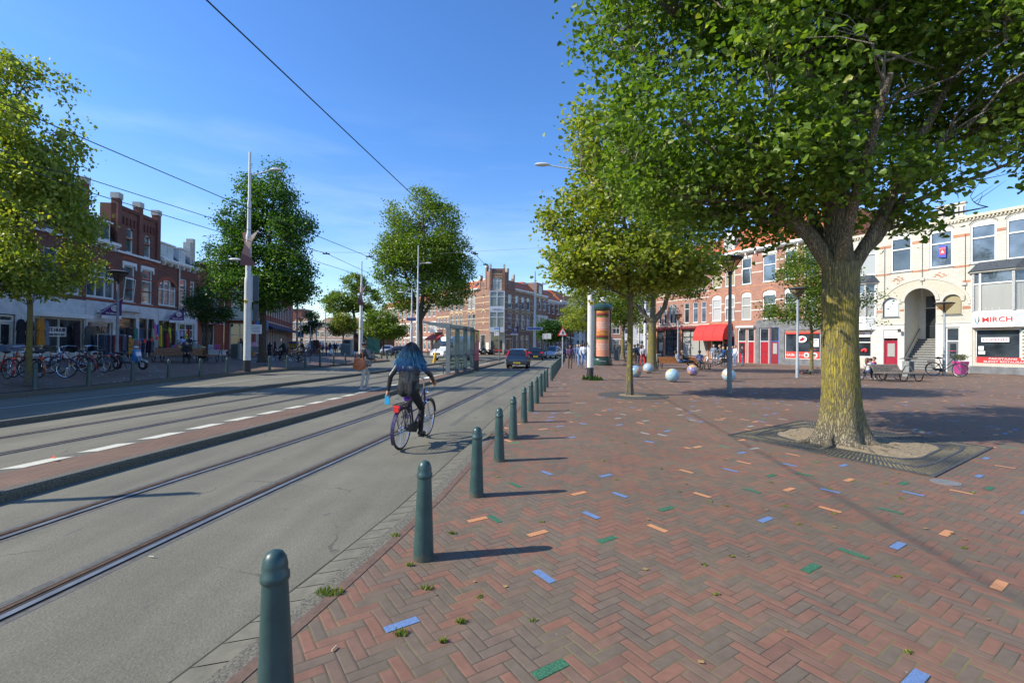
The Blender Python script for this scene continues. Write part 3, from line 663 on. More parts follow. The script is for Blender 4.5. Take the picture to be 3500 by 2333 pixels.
# ---------------- right row, red brick
b = froot(FR, 'brick_house', 'red brick house with white bands, orange roof and arched dormer behind the red awning', 'house', 'houses lining the square')
W = MB(); up = [(11.7, 12.95), (13.43, 14.65), (15.48, 16.63), (17.93, 19.33), (20.2, 21.4), (22.1, 23.3)]
ops = [(a, c, 8.25, 11.0) for a, c in up]+[(a, c, 4.52, 7.42) for a, c in up]+[(11.6, 14.7, .35, 3.5), (15.05, 16.06, 0.02, 3.58), (16.2, 17.02, 0.02, 3.58), (17.6, 18.6, 0.02, 3.6), (18.78, 19.65, .02, 3.6), (20.28, 23.6, .6, 3.1)]
wall_holes(W, 11.35, 24.1, 0, 11.6, ops); shell(W, 11.35, 24.1, 0, 11.6, 8)
for a, c in up: arch_fill(W, a, c, 7.1, 7.42)
W.build('wall', BRICKR, b)
pn = [CURT2, CURT2, GLASS, GLASSB, GLASS, GLASS]; pl = [curtain_mat('white_curtained_glass', (.62, .63, .62)), CURT, CURT, GLASS, GLASS, GLASS]
for i, (a, c) in enumerate(up):
    win(b, a, c, 8.25, 11.0, pn[i], .62, sill=STONE, tilt=(i == 2)); win(b, a, c, 4.52, 7.42, pl[i], .60, sill=STONE, board=.45, tilt=(i == 1))
bd = []
for z in (10.25, 9.35, 6.35, 5.45):
    e = [11.35]+[v for p in up for v in (p[0]-.02, p[1]+.02)]+[24.1]
    bd += [(e[i], e[i+1], z, z+.085) for i in range(0, len(e), 2)]
bd += [(a-.12, c+.12, 11.02, 11.24) for a, c in up]
bands(b, bd, pm((.72, .68, .60), .7, name='white_band', var=.1), 'white_band')
bands(b, [(11.36, 24.09, 7.95, 8.1), (11.36, 24.09, 4.25, 4.4)], BRICKO)
for a, c in up: m = MB(); arch_ring(m, a-.05, c+.05, 7.15, 7.5, .22, -.02, .002); m.build('window_arch', BRICKO, b)
cornice(b, 11.35, 24.1, 11.45, .42, .5, brk=1.1)
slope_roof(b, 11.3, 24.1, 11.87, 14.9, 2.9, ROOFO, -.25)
m = MB(); m.box(13.15, 14.5, .1, 2.4, 11.9, 13.7); p = archpts(13.05, 14.6, 13.7, 14.2, 10); m.prism(p, 'y', .0, 2.4); d = m.build('dormer', WHITE, b)
g = MB(); g.box(13.42, 14.22, .06, .095, 12.1, 13.55); g.build('window', CURT, d)
cornice(b, 15.0, 17.1, 3.6, .28, .3, brk=5, name='door_canopy')
for a, c, mt, pp in ((15.05, 16.06, REDP, GLASS), (16.2, 17.02, REDP, None)): door(b, a, c, 0.02, 3.58, mt, pane=pp)
m = MB(); m.box(17.24, 17.58, -.05, .004, 0, 3.62); m.box(19.68, 20.26, -.05, .004, 0, 4.42); m.box(17.24, 19.68, -.05, .004, 3.62, 4.42); m.box(23.62, 24.05, -.05, .004, 0, 4.42); m.box(20.26, 23.62, -.052, .004, 3.32, 4.42); m.box(20.26, 23.62, -.05, .004, 0, .58); m.build('stone_shopfront', BLUESTONE, b)
door(b, 17.6, 18.6, 0.02, 3.6, REDP, frame=pm((.55, .56, .58), .5, name='pale_frame')); door(b, 18.78, 19.65, .02, 3.6, pm((.25, .02, .025), .4, name='dark_red_paint'), pane=CURT, frame=pm((.06, .12, .42), .4, name='blue_frame_paint'))
win(b, 20.28, 23.6, .6, 3.1, GLASS, 0, name='shop_window', w_=.06)
m = MB(); m.box(20.36, 23.52, .02, .045, .66, 1.28); rb = m.build('red_window_banner', pm((.62, .05, .035), .5, name='banner_red', var=.05), b)
m = MB(); m.box(20.3, 23.6, .02, .045, 2.95, 3.28); m.build('red_window_header', pm((.62, .05, .035), .5, name='banner_red', var=.05), b)
text('HAIR', .4, WHITE, b, (20.75, .012, .95), name='lettering'); text('0 40 90 70', .2, WHITE, b, (21.6, .012, .95))
m = MB()
for x in (22.35, 23.1): m.prism([(x+.25*math.cos(k*PI/9), .97+.25*math.sin(k*PI/9)) for k in range(18)], 'y', .008, .018)
m.build('white_roundel', WHITE, b)
m = MB()
for x in (22.35, 23.1):
    m.prism([(x+.12*math.cos(k*PI/6), .93+.15*math.sin(k*PI/6)) for k in range(12)], 'y', .003, .007)
m.build('portrait', pm((.30, .17, .11), .6, name='portrait_skin'), b)
m = MB()
for x in (22.35, 23.1): m.prism([(x+.13*math.cos(k*PI/8), 1.0+.10*math.sin(k*PI/8)) for k in range(9)], 'y', -.001, .0025)
m.build('portrait_hair', BLACKP, b)
m = MB(); m.prism([(21.9+.48*math.cos(k*PI/12), 2.45+.32*math.sin(k*PI/12)) for k in range(24)], 'y', .012, .03); m.build('oval_sticker', WHITE, b)
m = MB(); m.prism([(21.72, 2.3), (21.95, 2.28), (22.15, 2.42), (22.2, 2.62), (22.05, 2.56), (21.95, 2.68), (21.85, 2.5), (21.7, 2.45)], 'y', .004, .012); m.build('red_emblem', REDP, b)
m = MB(); m.box(22.85, 23.45, .02, .035, 1.75, 2.5); m.build('price_list', WHITE, b)
text('EPILEREN', .11, BLACKP, b, (23.15, .012, 2.38)); text('€ 5,-', .17, BLACKP, b, (23.15, .012, 2.15)); text('Open', .13, pm((.8, .03, .03), .5, name='neon_red'), b, (23.1, .012, 1.52))
m = MB(); m.box(11.62, 14.66, -.004, .02, 2.9, 3.48); m.build('signboard', CREAM, b)
win(b, 11.6, 14.7, .35, 2.88, GLASS, 0, mull=1, name='shop_window', w_=.1); text('DOES', .40, pm((.55, .16, .08), .5, name='sign_red'), b, (13.7, .03, 2.1))
# red awning: a thing that hangs on the house
aw = froot(FR, 'awning', 'bright red curved shop awning hanging over the white shop door', 'awning')
REDA = pm((.62, .035, .03), .75, name='awning_canvas', var=.05, scale=2)
m = MB(); prof = [(-.0, 4.2), (-.45, 4.15), (-.9, 3.9), (-1.25, 3.45), (-1.45, 2.85), (-1.5, 2.45)]
for (ya, za), (yb, zb) in zip(prof[:-1], prof[1:]):
    for k in range(6):
        x0 = 10.35+k*.67; m.quad((x0, ya, za), (x0, yb, zb), (x0+.67, yb, zb), (x0+.67, ya, za))
for x in (10.35, 14.37): m.poly([(x, q[0], q[1]) for q in prof]+[(x, 0, 2.45)])
m.build('canopy', REDA, aw)
m = MB()
for k in range(30):
    x0 = 10.35+k*.134; m.poly([(x0, -1.503, 2.45), (x0+.134, -1.503, 2.45), (x0+.12, -1.503, 2.33), (x0+.067, -1.503, 2.29), (x0+.014, -1.503, 2.33)])
m.build('scalloped_valance', REDA, aw)
m = MB(); [m.tube([(x, q[0]-.01, q[1]+.012) for q in prof], .012, 5) for x in (10.35, 11.69, 13.03, 14.37)]; m.build('rib', pm((.4, .02, .02), .6, name='seam_red'), aw)
# second and third houses of the row
for s0, s1, wl, wu, lab, bk in ((7.1, 11.34, [(7.65, 8.42), (8.95, 9.74), (10.2, 10.9)], [(7.71, 8.5), (8.95, 9.74), (10.2, 10.9)], 'pinkish brick house with white bands above the dark cafe front, left of the red awning', BRICKR),
                            (2.9, 7.09, [(3.4, 3.9), (4.26, 4.75), (5.25, 5.78), (5.92, 6.45)], [(3.4, 3.9), (4.26, 4.75), (5.25, 5.78), (5.92, 6.45)], 'last pink brick house of the red row, farthest from the camera, with narrow paired windows', BRICKR)):
    b = froot(FR, 'brick_house', lab, 'house', 'houses lining the square'); W = MB()
    ops = [(a, c, 4.48, 6.88) for a, c in wl]+[(a, c, 8.3, 10.6) for a, c in wu]+([(7.3, 11.2, .5, 3.7)] if s0 > 5 else [(3.2, 4.3, .1, 3.6), (4.6, 6.9, .5, 3.7)])
    wall_holes(W, s0, s1, 0, 11.2, ops); shell(W, s0, s1, 0, 11.2, 8); W.build('wall', bk, b)
    for a, c in wl: win(b, a, c, 4.48, 6.88, GLASSB if a > 8 else GLASS, .7, sill=STONE, w_=.07)
    for a, c in wu: win(b, a, c, 8.3, 10.6, CURT if a < 8 else GLASSB, .7, sill=STONE, w_=.07)
    bands(b, [(s0, s1, 4.2, 4.28), (s0, s1, 7.3, 7.38), (s0, s1, 8.0, 8.08), (s0, s1, 10.75, 10.83)], pm((.72, .68, .60), .7, name='white_band', var=.1), 'white_band')
    cornice(b, s0, s1, 11.0, .4, .45); slope_roof(b, s0, s1, 11.4, 14.2, 2.8, ROOFO, -.2)
    if s0 > 5: win(b, 7.3, 11.2, .5, 3.7, CURT, .72, mull=2, frame=DARKM, name='cafe_window')
    else:
        win(b, 4.6, 6.9, .5, 3.7, GLASS, .72, mull=1, frame=DARKM, name='cafe_window'); door(b, 3.2, 4.3, .1, 3.6, DARKM, pane=CURT, frame=DARKM)
    m = MB(); m.box(s0+.1, s1-.1, -.35, .0, 3.75, 4.0); m.build('maroon_blind_box', pm((.16, .012, .02), .8, name='maroon_cloth'), b)
    for x in (s0+.06, s1-.28):
        m = MB(); m.box(x, x+.22, -.06, .004, .5, 3.74); m.build('brick_pier', BRICKO, b); m = MB(); m.box(x-.02, x+.24, -.1, .0, 0, .5); m.build('white_plinth', WHITE, b)
sg = froot(FR, 'round_sign', 'round green and white beer sign on a post beside the cafe pier', 'sign')
m = MB(); m.prism([(2.5+.62*math.cos(k*PI/12)*.8, 3.0+.5*math.sin(k*PI/12)) for k in range(24)], 'y', -1.0, -.9); m.build('disc', pm((.015, .20, .05), .4, name='sign_green'), sg)
m = MB(); m.prism([(2.5+.42*math.cos(k*PI/12)*.8, 3.0+.34*math.sin(k*PI/12)) for k in range(24)], 'y', -1.012, -1.002); m.build('white_disc', WHITE, sg)
m = MB(); m.box(2.08, 2.92, -1.02, -1.014, 2.9, 3.1); m.build('black_strip', BLACKP, sg); text('Heineken', .15, WHITE, sg, (2.5, -1.03, 3.0))
m = MB(); m.tube([(3.0, -1, 3), (3.0, -.1, 3)], .03); m.tube([(3.0, -.95, 0), (3.0, -.95, 3.6)], .06); m.build('bracket', GALV, sg)

# ---------------- right: cream brick building with the restaurant
b = froot(FR, 'corner_restaurant_building', 'cream glazed brick building with round arched porch, dentil parapet and restaurant below', 'building')
W = MB(); up = [(26.75, 28.02), (29.04, 30.42), (31.54, 32.89), (33.86, 35.21), (35.71, 36.97), (38.6, 39.9), (40.6, 41.9), (43.0, 44.3)]
ops = [(a, c, 7.72, 10.72) for a, c in up]+[(24.3, 27.7, .9, 3.2), (28.58, 29.52, .02, 3.15), (29.98, 31.92, 0, 6.3), (32.5, 33.3, .02, 3.25), (28.49, 29.6, 4.17, 5.74), (32.34, 33.4, 4.17, 5.66), (34.14, 38.6, .72, 3.07), (39.5, 44, .72, 3.07)]
wall_holes(W, 24.2, 46, 0, 11.15, ops)
a, c = 24.204, 45.996; D = 9
W.quad((a, D, 0), (a, 0, 0), (a, 0, 11.15), (a, D, 11.15)); W.quad((c, 0, 0), (c, D, 0), (c, D, 11.15), (c, 0, 11.15)); W.quad((c, D, 0), (a, D, 0), (a, D, 11.15), (c, D, 11.15)); W.quad((a, .01, 11.15), (c, .01, 11.15), (c, D, 11.15), (a, D, 11.15))
for x0, x1 in ((24.2, 29.7), (32.1, 46)): W.quad((x0, .9, 0), (x1, .9, 0), (x1, .9, 11.1), (x0, .9, 11.1))
W.quad((29.7, .9, 6.6), (32.1, .9, 6.6), (32.1, .9, 11.1), (29.7, .9, 11.1))
for a, c in up: arch_fill(W, a, c, 10.42, 10.72)
arch_fill(W, 29.98, 31.92, 5.33, 6.3); arch_fill(W, 28.49, 29.6, 5.2, 5.74); arch_fill(W, 32.34, 33.4, 5.14, 5.66)
# raised open parapets
for x0, x1 in ((28.0, 29.8), (32.0, 33.6)):
    wall_holes(W, x0, x1, 11.15, 12.15, [(x0+.35+k*.28, x0+.45+k*.28, 11.35, 11.95) for k in range(5)], y=-.02, d=.22); W.quad((x0, -.02, 12.15), (x1, -.02, 12.15), (x1, .2, 12.15), (x0, .2, 12.15)); W.quad((x1, .2, 11.15), (x0, .2, 11.15), (x0, .2, 11.2), (x1, .2, 11.2))
W.build('wall', BRICKY, b)
m = MB()
for x0, x1 in ((24.2, 28.0), (29.8, 32.0), (33.6, 46)): m.box(x0, x1, -.16, .3, 11.0, 11.2)
for x0, x1 in ((28.0, 29.8), (32.0, 33.6)): m.box(x0-.03, x1+.03, -.1, .28, 12.152, 12.26)
x = 24.25
while x < 45.9: m.box(x, x+.09, -.13, 0, 10.86, 10.998); x += .2
m.box(24.2, 46, -.06, .0, 10.8, 10.858); m.build('dentil_parapet', pm((.56, .50, .38), .8, name='parapet_stone', var=.12), b)
for i, (a, c) in enumerate(up): win(b, a, c, 7.72, 10.72, [CURT, GLASS, GLASSB, GLASSB, GLASSB, GLASSB, GLASS, GLASS][i], .66, sill=BLUESTONE, board=.3, w_=.1)
for a, c in up: m = MB(); arch_ring(m, a-.04, c+.04, 10.48, 10.8, .05, -.03, .0); m.build('hood_mould', BLUESTONE, b)
bo = []
ed = [24.2]+[v for p_ in up for v in (p_[0]-.02, p_[1]+.02)]+[46]
for i in range(0, len(ed), 2): bo += [(ed[i]+.003, min(ed[i+1], ed[i]+3), 9.75, 9.95), (ed[i]+.003, min(ed[i+1], ed[i]+3), 7.55, 7.7)]
bo += [(33.45, 33.92, 4.55, 4.75), (28.0, 28.45, 4.55, 4.75), (29.65, 29.93, 4.6, 4.78), (31.97, 32.3, 4.6, 4.78), (33.45, 33.92, 6.45, 6.6)]
for cx in (29.55, 32.15):
    for dx, dz in ((0, .25), (-.22, .12), (.22, .12), (0, 0), (-.3, -.02), (.3, 0), (0, -.28), (-.1, .1), (.12, -.1)): bo.append((cx+dx-.09, cx+dx+.09, 7.05+dz, 7.05+dz+.075))
bands(b, bo, BRICKO)
m = MB()
for x in (28.62, 31.1, 33.6): m.box(x-.02, x+.02, -.025, .0, 5.6 if x < 33 else 5.2, 9.9)
m.build('dark_groove', DARKM, b)
m = MB(); [m.box(x-.14, x+.14, -.1, .0, z-.2, z) for x, z in ((28.5, 6.0), (31.1, 7.05), (33.55, 6.45))]; m.build('stone_bracket', STONE, b)
m = MB(); arch_ring(m, 28.42, 33.75, 4.9, 6.95, .16, -.05, .003, 26); arch_ring(m, 29.98, 31.92, 5.33, 6.3, .22, -.07, .003, 18); arch_ring(m, 28.49, 29.6, 5.2, 5.74, .16, -.06, .003); arch_ring(m, 32.34, 33.4, 5.14, 5.66, .16, -.06, .003)
m.build('arch_ring', BRICKY, b)
m = MB()                                   # pale plaster field between the arches
for k in range(24):
    p = archpts(28.45, 33.72, 4.92, 6.93, 24); (xa, za), (xb, zb) = p[k], p[k+1]
    def low(x):
        for s0, s1, zs, z1 in ((29.76, 32.14, 5.33, 6.52), (28.33, 29.76, 5.2, 5.9), (32.14, 33.56, 5.14, 5.82)):
            if s0 <= x <= s1: c_ = (s0+s1)/2; q = max(0, 1-((x-c_)/((s1-s0)/2))**2); return zs+(z1-zs)*math.sqrt(q)
        return 5.2
    la, lb = low(xa), low(xb)
    if za > la+.05 or zb > lb+.05: m.quad((xa, -.012, min(la, za)), (xb, -.012, min(lb, zb)), (xb, -.012, zb), (xa, -.012, za))
m.build('plaster_field', pm((.52, .47, .36), .85, name='beige_plaster', var=.08), b)
win(b, 28.49, 29.6, 4.17, 5.74, pm((.55, .60, .62), .3, name='frosted_pane', var=.05), 0, sill=BLUESTONE, frame=DARKM, w_=.05); win(b, 32.34, 33.4, 4.17, 5.66, CURT2, 0, sill=BLUESTONE, frame=DARKM, w_=.05)
# stucco ground floor
m = MB(); wall_holes(m, 27.78, 34.0, .0, 3.55, [(28.56, 29.54, 0, 3.16), (29.98, 31.92, 0, 3.56), (32.48, 33.32, 0, 3.27)], y=-.03, d=.05); m.box(27.7, 29.96, -.07, -.0, 3.552, 3.62); m.box(31.94, 34.0, -.07, -.0, 3.552, 3.62); m.build('stucco_base', pm((.57, .55, .50), .9, name='light_stucco', var=.08, scale=3, bump=.1), b)
m = MB(); m.box(33.85, 46, -.07, -.002, 0, .5); m.build('plinth', BLUESTONE, b)
# porch
PW = pm((.60, .58, .50), .8, name='porch_plaster', var=.06)
m = MB(); m.quad((29.90, 2.4, 0), (29.90, .0, 0), (29.90, .0, 6.6), (29.90, 2.4, 6.6)); m.quad((32.0, 0, 0), (32.0, 2.4, 0), (32.0, 2.4, 6.6), (32.0, 0, 6.6)); m.quad((29.9, 2.4, 6.55), (29.9, .16, 6.55), (32, .16, 6.55), (32, 2.4, 6.55))
wall_holes(m, 29.9, 32, 2.45, 6.6, [(30.25, 31.2, 2.47, 5.95)], y=2.4, d=.1); m.build('porch_wall', PW, b)
m = MB()
for k in range(13): z = .19*(k+1); m.box(29.92, 31.98, -.2+k*.2, 2.55, z-.19+.002*(k > 0), z)
st_ = m.build('stair', pm((.36, .35, .32), .85, name='stair_stone', var=.2, scale=4, bump=.2), b)
m = MB(); [m.box(29.93, 31.97, -.204+k*.2, -.201+k*.2, .19*k+.01, .19*k+.15) for k in range(13)]; m.build('riser', pm((.12, .12, .115), .9, name='riser_shade'), st_)  # dark strips paint shade onto the riser fronts so the steps read
m = MB(); m.tube([(30.0, -.1, .95), (30.0, 2.3, 3.3)], .025); m.build('handrail', DARKM, b)
door(b, 30.25, 31.2, 2.48, 5.95, pm((.018, .024, .026), .35, name='near_black_green_paint'), y=2.42, h=2.4, frame=CREAM)
text('16', .12, BLACKP, b, (31.45, 2.39, 4.3))
door(b, 28.58, 29.52, .02, 2.3, pm((.33, .012, .035), .4, name='crimson_frame'), pane=CURT, frame=pm((.33, .012, .035), .4, name='crimson_frame'))
m = MB(); m.box(28.6, 29.5, .02, .05, 2.5, 3.12); m.build('repair_sign', WHITE, b)
for i, q in enumerate(("Reparatie's", 'klaar', 'terwijl u wacht')): text(q, .115, pm((.45, .03, .06), .5, name='sign_letters'), b, (29.05, .012, 2.97-i*.16), sx=1.1)
door(b, 32.5, 33.3, .02, 3.25, pm((.14, .15, .16), .4, name='grey_glazed_door'), pane=GLASS)
text('Ingang', .13, pm((.7, .12, .2), .5, name='pink_letters'), b, (32.9, .03, 1.55))
win(b, 24.3, 27.7, .9, 3.2, GLASS, .55, mull=1, name='shop_window'); m = MB()
rr = random.Random(5)
for k in range(9): m.ball((27.0+rr.uniform(-.35, .3), .06, 1.45+rr.uniform(-.04, .14)), .09, 8, 6, (1, .3, 1))
m.build('red_lantern', pm((.6, .03, .04), .5, name='red_goods'), b)
m = MB(); m.box(26.2, 27.6, .0, .04, 2.6, 3.05); m.build('window_sign', WHITE, b); text('KAPPER', .2, REDP, b, (26.9, -.01, 2.85))
# restaurant window and bays
win(b, 34.14, 36.4, .72, 3.07, GLASS, 0, name='restaurant_window', w_=.06); win(b, 36.95, 38.6, .72, 3.07, GLASS, 0, name='restaurant_window', w_=.06); win(b, 39.5, 44, .72, 3.07, GLASS, 0, mull=1, name='restaurant_window', w_=.06)
m = MB(); m.box(34.2, 38.5, .0, .045, .74, 1.14); m.build('red_window_banner', pm((.62, .03, .03), .5, name='banner_red2', var=.04), b)
text('PAKISTAANS', .19, WHITE, b, (35.55, -.012, 1.03), sx=1.3); text('BUFFET RESTAURANT', .19, WHITE, b, (35.7, -.012, .83), sx=1.2)
m = MB(); m.box(34.45, 35.85, .03, .05, 2.18, 2.5); m.build('course_sign', WHITE, b); text('LOPEND', .28, pm((.62, .05, .2), .5, name='pink_red'), b, (35.15, .02, 2.34), sx=1.15)
m = MB(); m.box(34.3, 34.58, .03, .05, 1.62, 1.9); m.box(34.3, 34.65, .03, .05, 1.33, 1.56); m.build('paper_notice', WHITE, b)
m = MB(); m.box(36.42, 36.9, -.01, .04, .98, 3.0); m.build('menu_board', pm((.45, .62, .5), .5, name='menu_green'), b)
m = MB()
for k in range(8):
    m.ball((36.56, -.02, 1.15+k*.24), .075, 8, 5, (1.2, .15, .8)); m.ball((36.78, -.02, 1.15+k*.24), .07, 8, 5, (1.2, .15, .8))
m.build('dish_picture', pm((.5, .12, .04), .5, name='dish', var=.5, scale=12), b)
def bay(s0, s1, text_=True):
    pl_ = [(s0, 0), (s0+.18, -.45), (s1-.55, -.45), (s1, 0)]
    m = MB(); p0 = [(x, y-(.03 if y < 0 else 0)) for x, y in pl_]; m.prism([(p[0], p[1]) for p in [(s0-.06, 0), (s0+.14, -.5), (s1-.5, -.5), (s1+.06, 0)]], 'z', 3.19, 4.18); f = m.build('bay_fascia', WHITE, b)
    m = MB(); m.prism(pl_, 'z', 4.181, 4.32); m.prism(pl_, 'z', 6.95, 7.1)
    for (xa, ya), (xb, yb) in zip(pl_[:-1], pl_[1:]):
        for q in ((xa, ya), (xb, yb)): m.box(q[0]-.07, q[0]+.07, q[1]-.05 if q[1] < 0 else -.07, q[1]+.07 if q[1] < 0 else .0, 4.321, 6.949)
        m.bar((xa, ya, 6.2), (xb, yb, 6.2), .07, .09)
    m.bar((s0+.55, -.45, 4.3), (s0+.55, -.45, 6.95), .11); bw = m.build('bay_window', WHITE, b)
    g = MB()
    for (xa, ya), (xb, yb) in zip(pl_[:-1], pl_[1:]): g.quad((xa, ya+.03, 4.3), (xb, yb+.03, 4.3), (xb, yb+.03, 6.2), (xa, ya+.03, 6.2))
    g.build('curtained_pane', CURT, bw); g = MB()
    for (xa, ya), (xb, yb) in zip(pl_[:-1], pl_[1:]): g.quad((xa, ya+.03, 6.2), (xb, yb+.03, 6.2), (xb, yb+.03, 6.98), (xa, ya+.03, 6.98))
    g.build('pane', GLASSB, bw)
    m = MB(); o4 = [(s0-.28, 0, 7.1), (s0+.02, -.72, 7.1), (s1-.4, -.72, 7.1), (s1+.28, 0, 7.1)]; i4 = [(s0+.25, 0, 7.75), (s0+.45, -.1, 7.75), (s1-.7, -.1, 7.75), (s1-.2, 0, 7.75)]
    m.add(o4+i4, [(0, 1, 5, 4), (1, 2, 6, 5), (2, 3, 7, 6), (4, 5, 6, 7), (3, 2, 1, 0)]); m.build('bay_roof', SLATE, b)
    m = MB(); m.prism([(s0-.2, 0), (s0+.06, -.62), (s1-.42, -.62), (s1+.2, 0)], 'z', 6.99, 7.098); m.build('bay_cornice', CREAM, b)
    return f
bay(34.0, 36.75); bay(25.3, 28.0); bay(39.8, 42.6)
text('MIRCH', .48, pm((.75, .03, .03), .4, name='letter_red'), b, (35.42, -.53, 3.70), sx=1.05, bold=.0035)
m = MB(); m.tube([(34.28, -.51, 3.9), (34.33, -.51, 3.6), (34.4, -.51, 3.4)], [.02, .035, .01], 6); m.mi = 1; m.tube([(34.5, -.51, 3.95), (34.5, -.51, 3.65), (34.42, -.51, 3.42)], [.02, .035, .01], 6); m.build('logo', [pm((.05, .3, .5), .5, name='logo_blue'), BLACKP], b)
m = MB(); [m.lathe([(.07, 4.33), (.09, 4.5)], 8, (34.45+.35*k, -.34)) for k in range(4)]; m.build('flower_pot', WHITE, b)
m = MB(); m.prism([(32.05, 8.5), (32.5, 8.42), (32.52, 9.3), (32.1, 9.38)], 'y', .0, .05); m.build('for_sale_sign', pm((.05, .08, .55), .5, name='sign_blue'), b)
m = MB(); m.box(32.14, 32.46, -.012, .0, 8.65, 9.2); m.build('red_panel', pm((.6, .05, .06), .5, name='sign_red3'), b); text('TE KOOP', .09, WHITE, b, (32.3, -.02, 9.1)); 
m = MB(); m.prism([(32.2, 8.78), (32.4, 8.78), (32.3, 9.0)], 'y', -.02, -.013); m.build('white_triangle', WHITE, b)
m = MB(); m.tube([(29.75, -.03, 3.05), (29.78, -.3, 3.1)], .02); m.box(29.7, 29.86, -.42, -.28, 2.95, 3.2); m.build('flood_lamp', BLACKP, b)

# ---------------- left row
def lhouse(lab): return froot(FL, 'shop_house', lab, 'house', 'shop houses on the left side')
BRICKD2 = brick_mat('brown_red_brick', (.18, .06, .042), (.25, .088, .06), (.10, .07, .055)); LB = BRICKD2; GRW = pm((.62, .62, .60), .8, name='grey_white_render', var=.12, scale=2.5); WIN = []
def shopbase(b, s0, s1, ops, z1=4.2, mat=None, y=-.06):
    m = MB(); wall_holes(m, s0, s1, 0, z1, ops, y=y, d=.2); m.quad((s0, y, z1), (s1, y, z1), (s1, 0, z1), (s0, 0, z1)); m.build('shopfront', mat or GRW, b)
def tower(b, W, s0, s1, zt, piers, ops):
    wall_holes(W, s0, s1, 8.0, zt, ops, y=-.02, d=.18); W.quad((s0, -.02, zt), (s1, -.02, zt), (s1, 1.0, zt), (s0, 1.0, zt)); W.quad((s0, 1, 8), (s0, -.02, 8), (s0, -.02, zt), (s0, 1, zt)); W.quad((s1, -.02, 8), (s1, 1, 8), (s1, 1, zt), (s1, -.02, zt)); W.quad((s1, 1, 8), (s0, 1, 8), (s0, 1, zt), (s1, 1, zt))
    for x in piers: W.box(x-.2, x+.2, -.16, .3, 8.0, zt+.35)
    m = MB(); [m.box(x-.24, x+.24, -.2, .34, zt+.352, zt+.75) for x in piers]; m.build('stone_cap', STONE, b)
    m = MB(); x = s0+.3
    while x < s1-.3: m.box(x, x+.14, -.09, -.018, zt-1.3, zt-.75); x += .38
    m.box(s0, s1, -.1, -.018, zt-.3, zt-.1); m.build('corbel_frieze', pm((.14, .045, .032), .85, name='frieze_brick', var=.2), b)
    m = MB(); m.box(s0, s1, -.16, -.0, 7.86, 8.0); m.build('string_course', WHITE, b)
# H0, leftmost, mostly behind the plane tree
b = lhouse('shop house outside the frame whose shadow falls over the left lanes'); m = MB(); m.box(-26, -4.01, 0, 8, 0, 10.3); m.build('wall', LB, b); m = MB(); [m.box(-25+k*2.2, -24+k*2.2, -.03, -.003, z, z+2.2) for k in range(9) for z in (1, 4.6, 7.6)]; m.build('window', GLASS, b)
b = lhouse('leftmost shop house with a cream garage-like door, half hidden by the plane tree'); W = MB(); up = [(-3.0, -1.9), (-1.0, .2), (1.4, 2.6), (3.4, 4.6), (5.3, 6.4)]
ops = [(a, c, 4.5, 6.9) for a, c in up]; wall_holes(W, -4, 7.2, 0, 8.4, ops+[(-3.5, 4.4, .8, 3), (5.3, 6.2, .5, 3)]); shell(W, -4, 7.2, 0, 8.4, 8); W.build('wall', LB, b)
for a, c in up: win(b, a, c, 4.5, 6.9, GLASSB, .7, sill=STONE)
shopbase(b, -4, 7.19, [(-3.5, 4.4, .8, 3), (5.3, 6.2, .4, 3)]); win(b, -3.5, 4.4, .8, 3, GLASS, 0, mull=3, name='shop_window'); door(b, 5.3, 6.2, .4, 2.95, CREAM, pane=GLASS); cornice(b, -4, 7.2, 8.2, .35, .45); slope_roof(b, -4, 7.2, 8.5, 10.2, 1.6, SLATE)
# H1
b = lhouse('dark red brick house with stepped tower gable and a for-rent notice in its shop window'); W = MB(); up = [(7.9, 9.0), (9.5, 10.6)]
wall_holes(W, 7.21, 11.0, 0, 8.0, [(a, c, 4.5, 7.05) for a, c in up]+[(7.35, 10.9, .8, 2.95)]); shell(W, 7.21, 11.0, 0, 8.0, 8)
tower(b, W, 7.21, 11.0, 11.3, (7.4, 9.2, 10.8), [(8.0, 8.8, 8.05, 9.85), (9.6, 10.4, 8.05, 9.85)]); W.build('wall', LB, b)
for a, c in up: win(b, a, c, 4.5, 7.05, GLASSB, .7, sill=STONE)
for a in (8.0, 9.6): win(b, a, a+.8, 8.05, 9.85, GLASSB, .65)
shopbase(b, 7.22, 10.99, [(7.35, 10.9, .8, 2.95)]); win(b, 7.35, 10.9, .8, 2.95, GLASS, 0, mull=1, name='shop_window', w_=.06)
m = MB(); m.box(7.25, 10.97, -.55, -.06, 3.0, 3.26); m.build('awning_box', WHITE, b)
m = MB(); m.box(8.22, 9.64, .03, .055, 1.85, 2.42); m.build('rent_notice', WHITE, b); text('TE HUUR', .30, pm((.02, .03, .10), .5, name='navy'), b, (8.93, .015, 2.24), bold=.008); text('068 555 9 559', .19, pm((.02, .03, .10), .5, name='navy'), b, (8.93, .015, 1.97), bold=.005)
# H2
b = lhouse('dark red brick house with slate mansard dormer, segment arch window and twin windowed tower gable'); W = MB(); up = [(14.47, 15.67), (16.44, 17.7)]
ops = [(a, c, 4.48, 7.1) for a, c in up]+[(11.1, 13.6, 4.5, 6.75), (11.2, 13.45, .85, 2.9), (14.05, 15.8, .35, 3.3), (16.15, 17.1, .35, 3.35), (17.2, 17.95, .35, 3.35)]
wall_holes(W, 11.01, 18.45, 0, 8.0, ops); arch_fill(W, 11.1, 13.6, 5.95, 6.75); shell(W, 11.01, 18.45, 0, 8.0, 8)
tower(b, W, 13.6, 18.44, 11.25, (13.8, 16.05, 18.2), [(14.67, 15.42, 8.03, 9.82), (16.63, 17.44, 8.03, 9.74)]); arch_fill(W, 14.67, 15.42, 9.5, 9.82, y=-.02); arch_fill(W, 16.63, 17.44, 9.42, 9.74, y=-.02)
W.build('wall', LB, b)
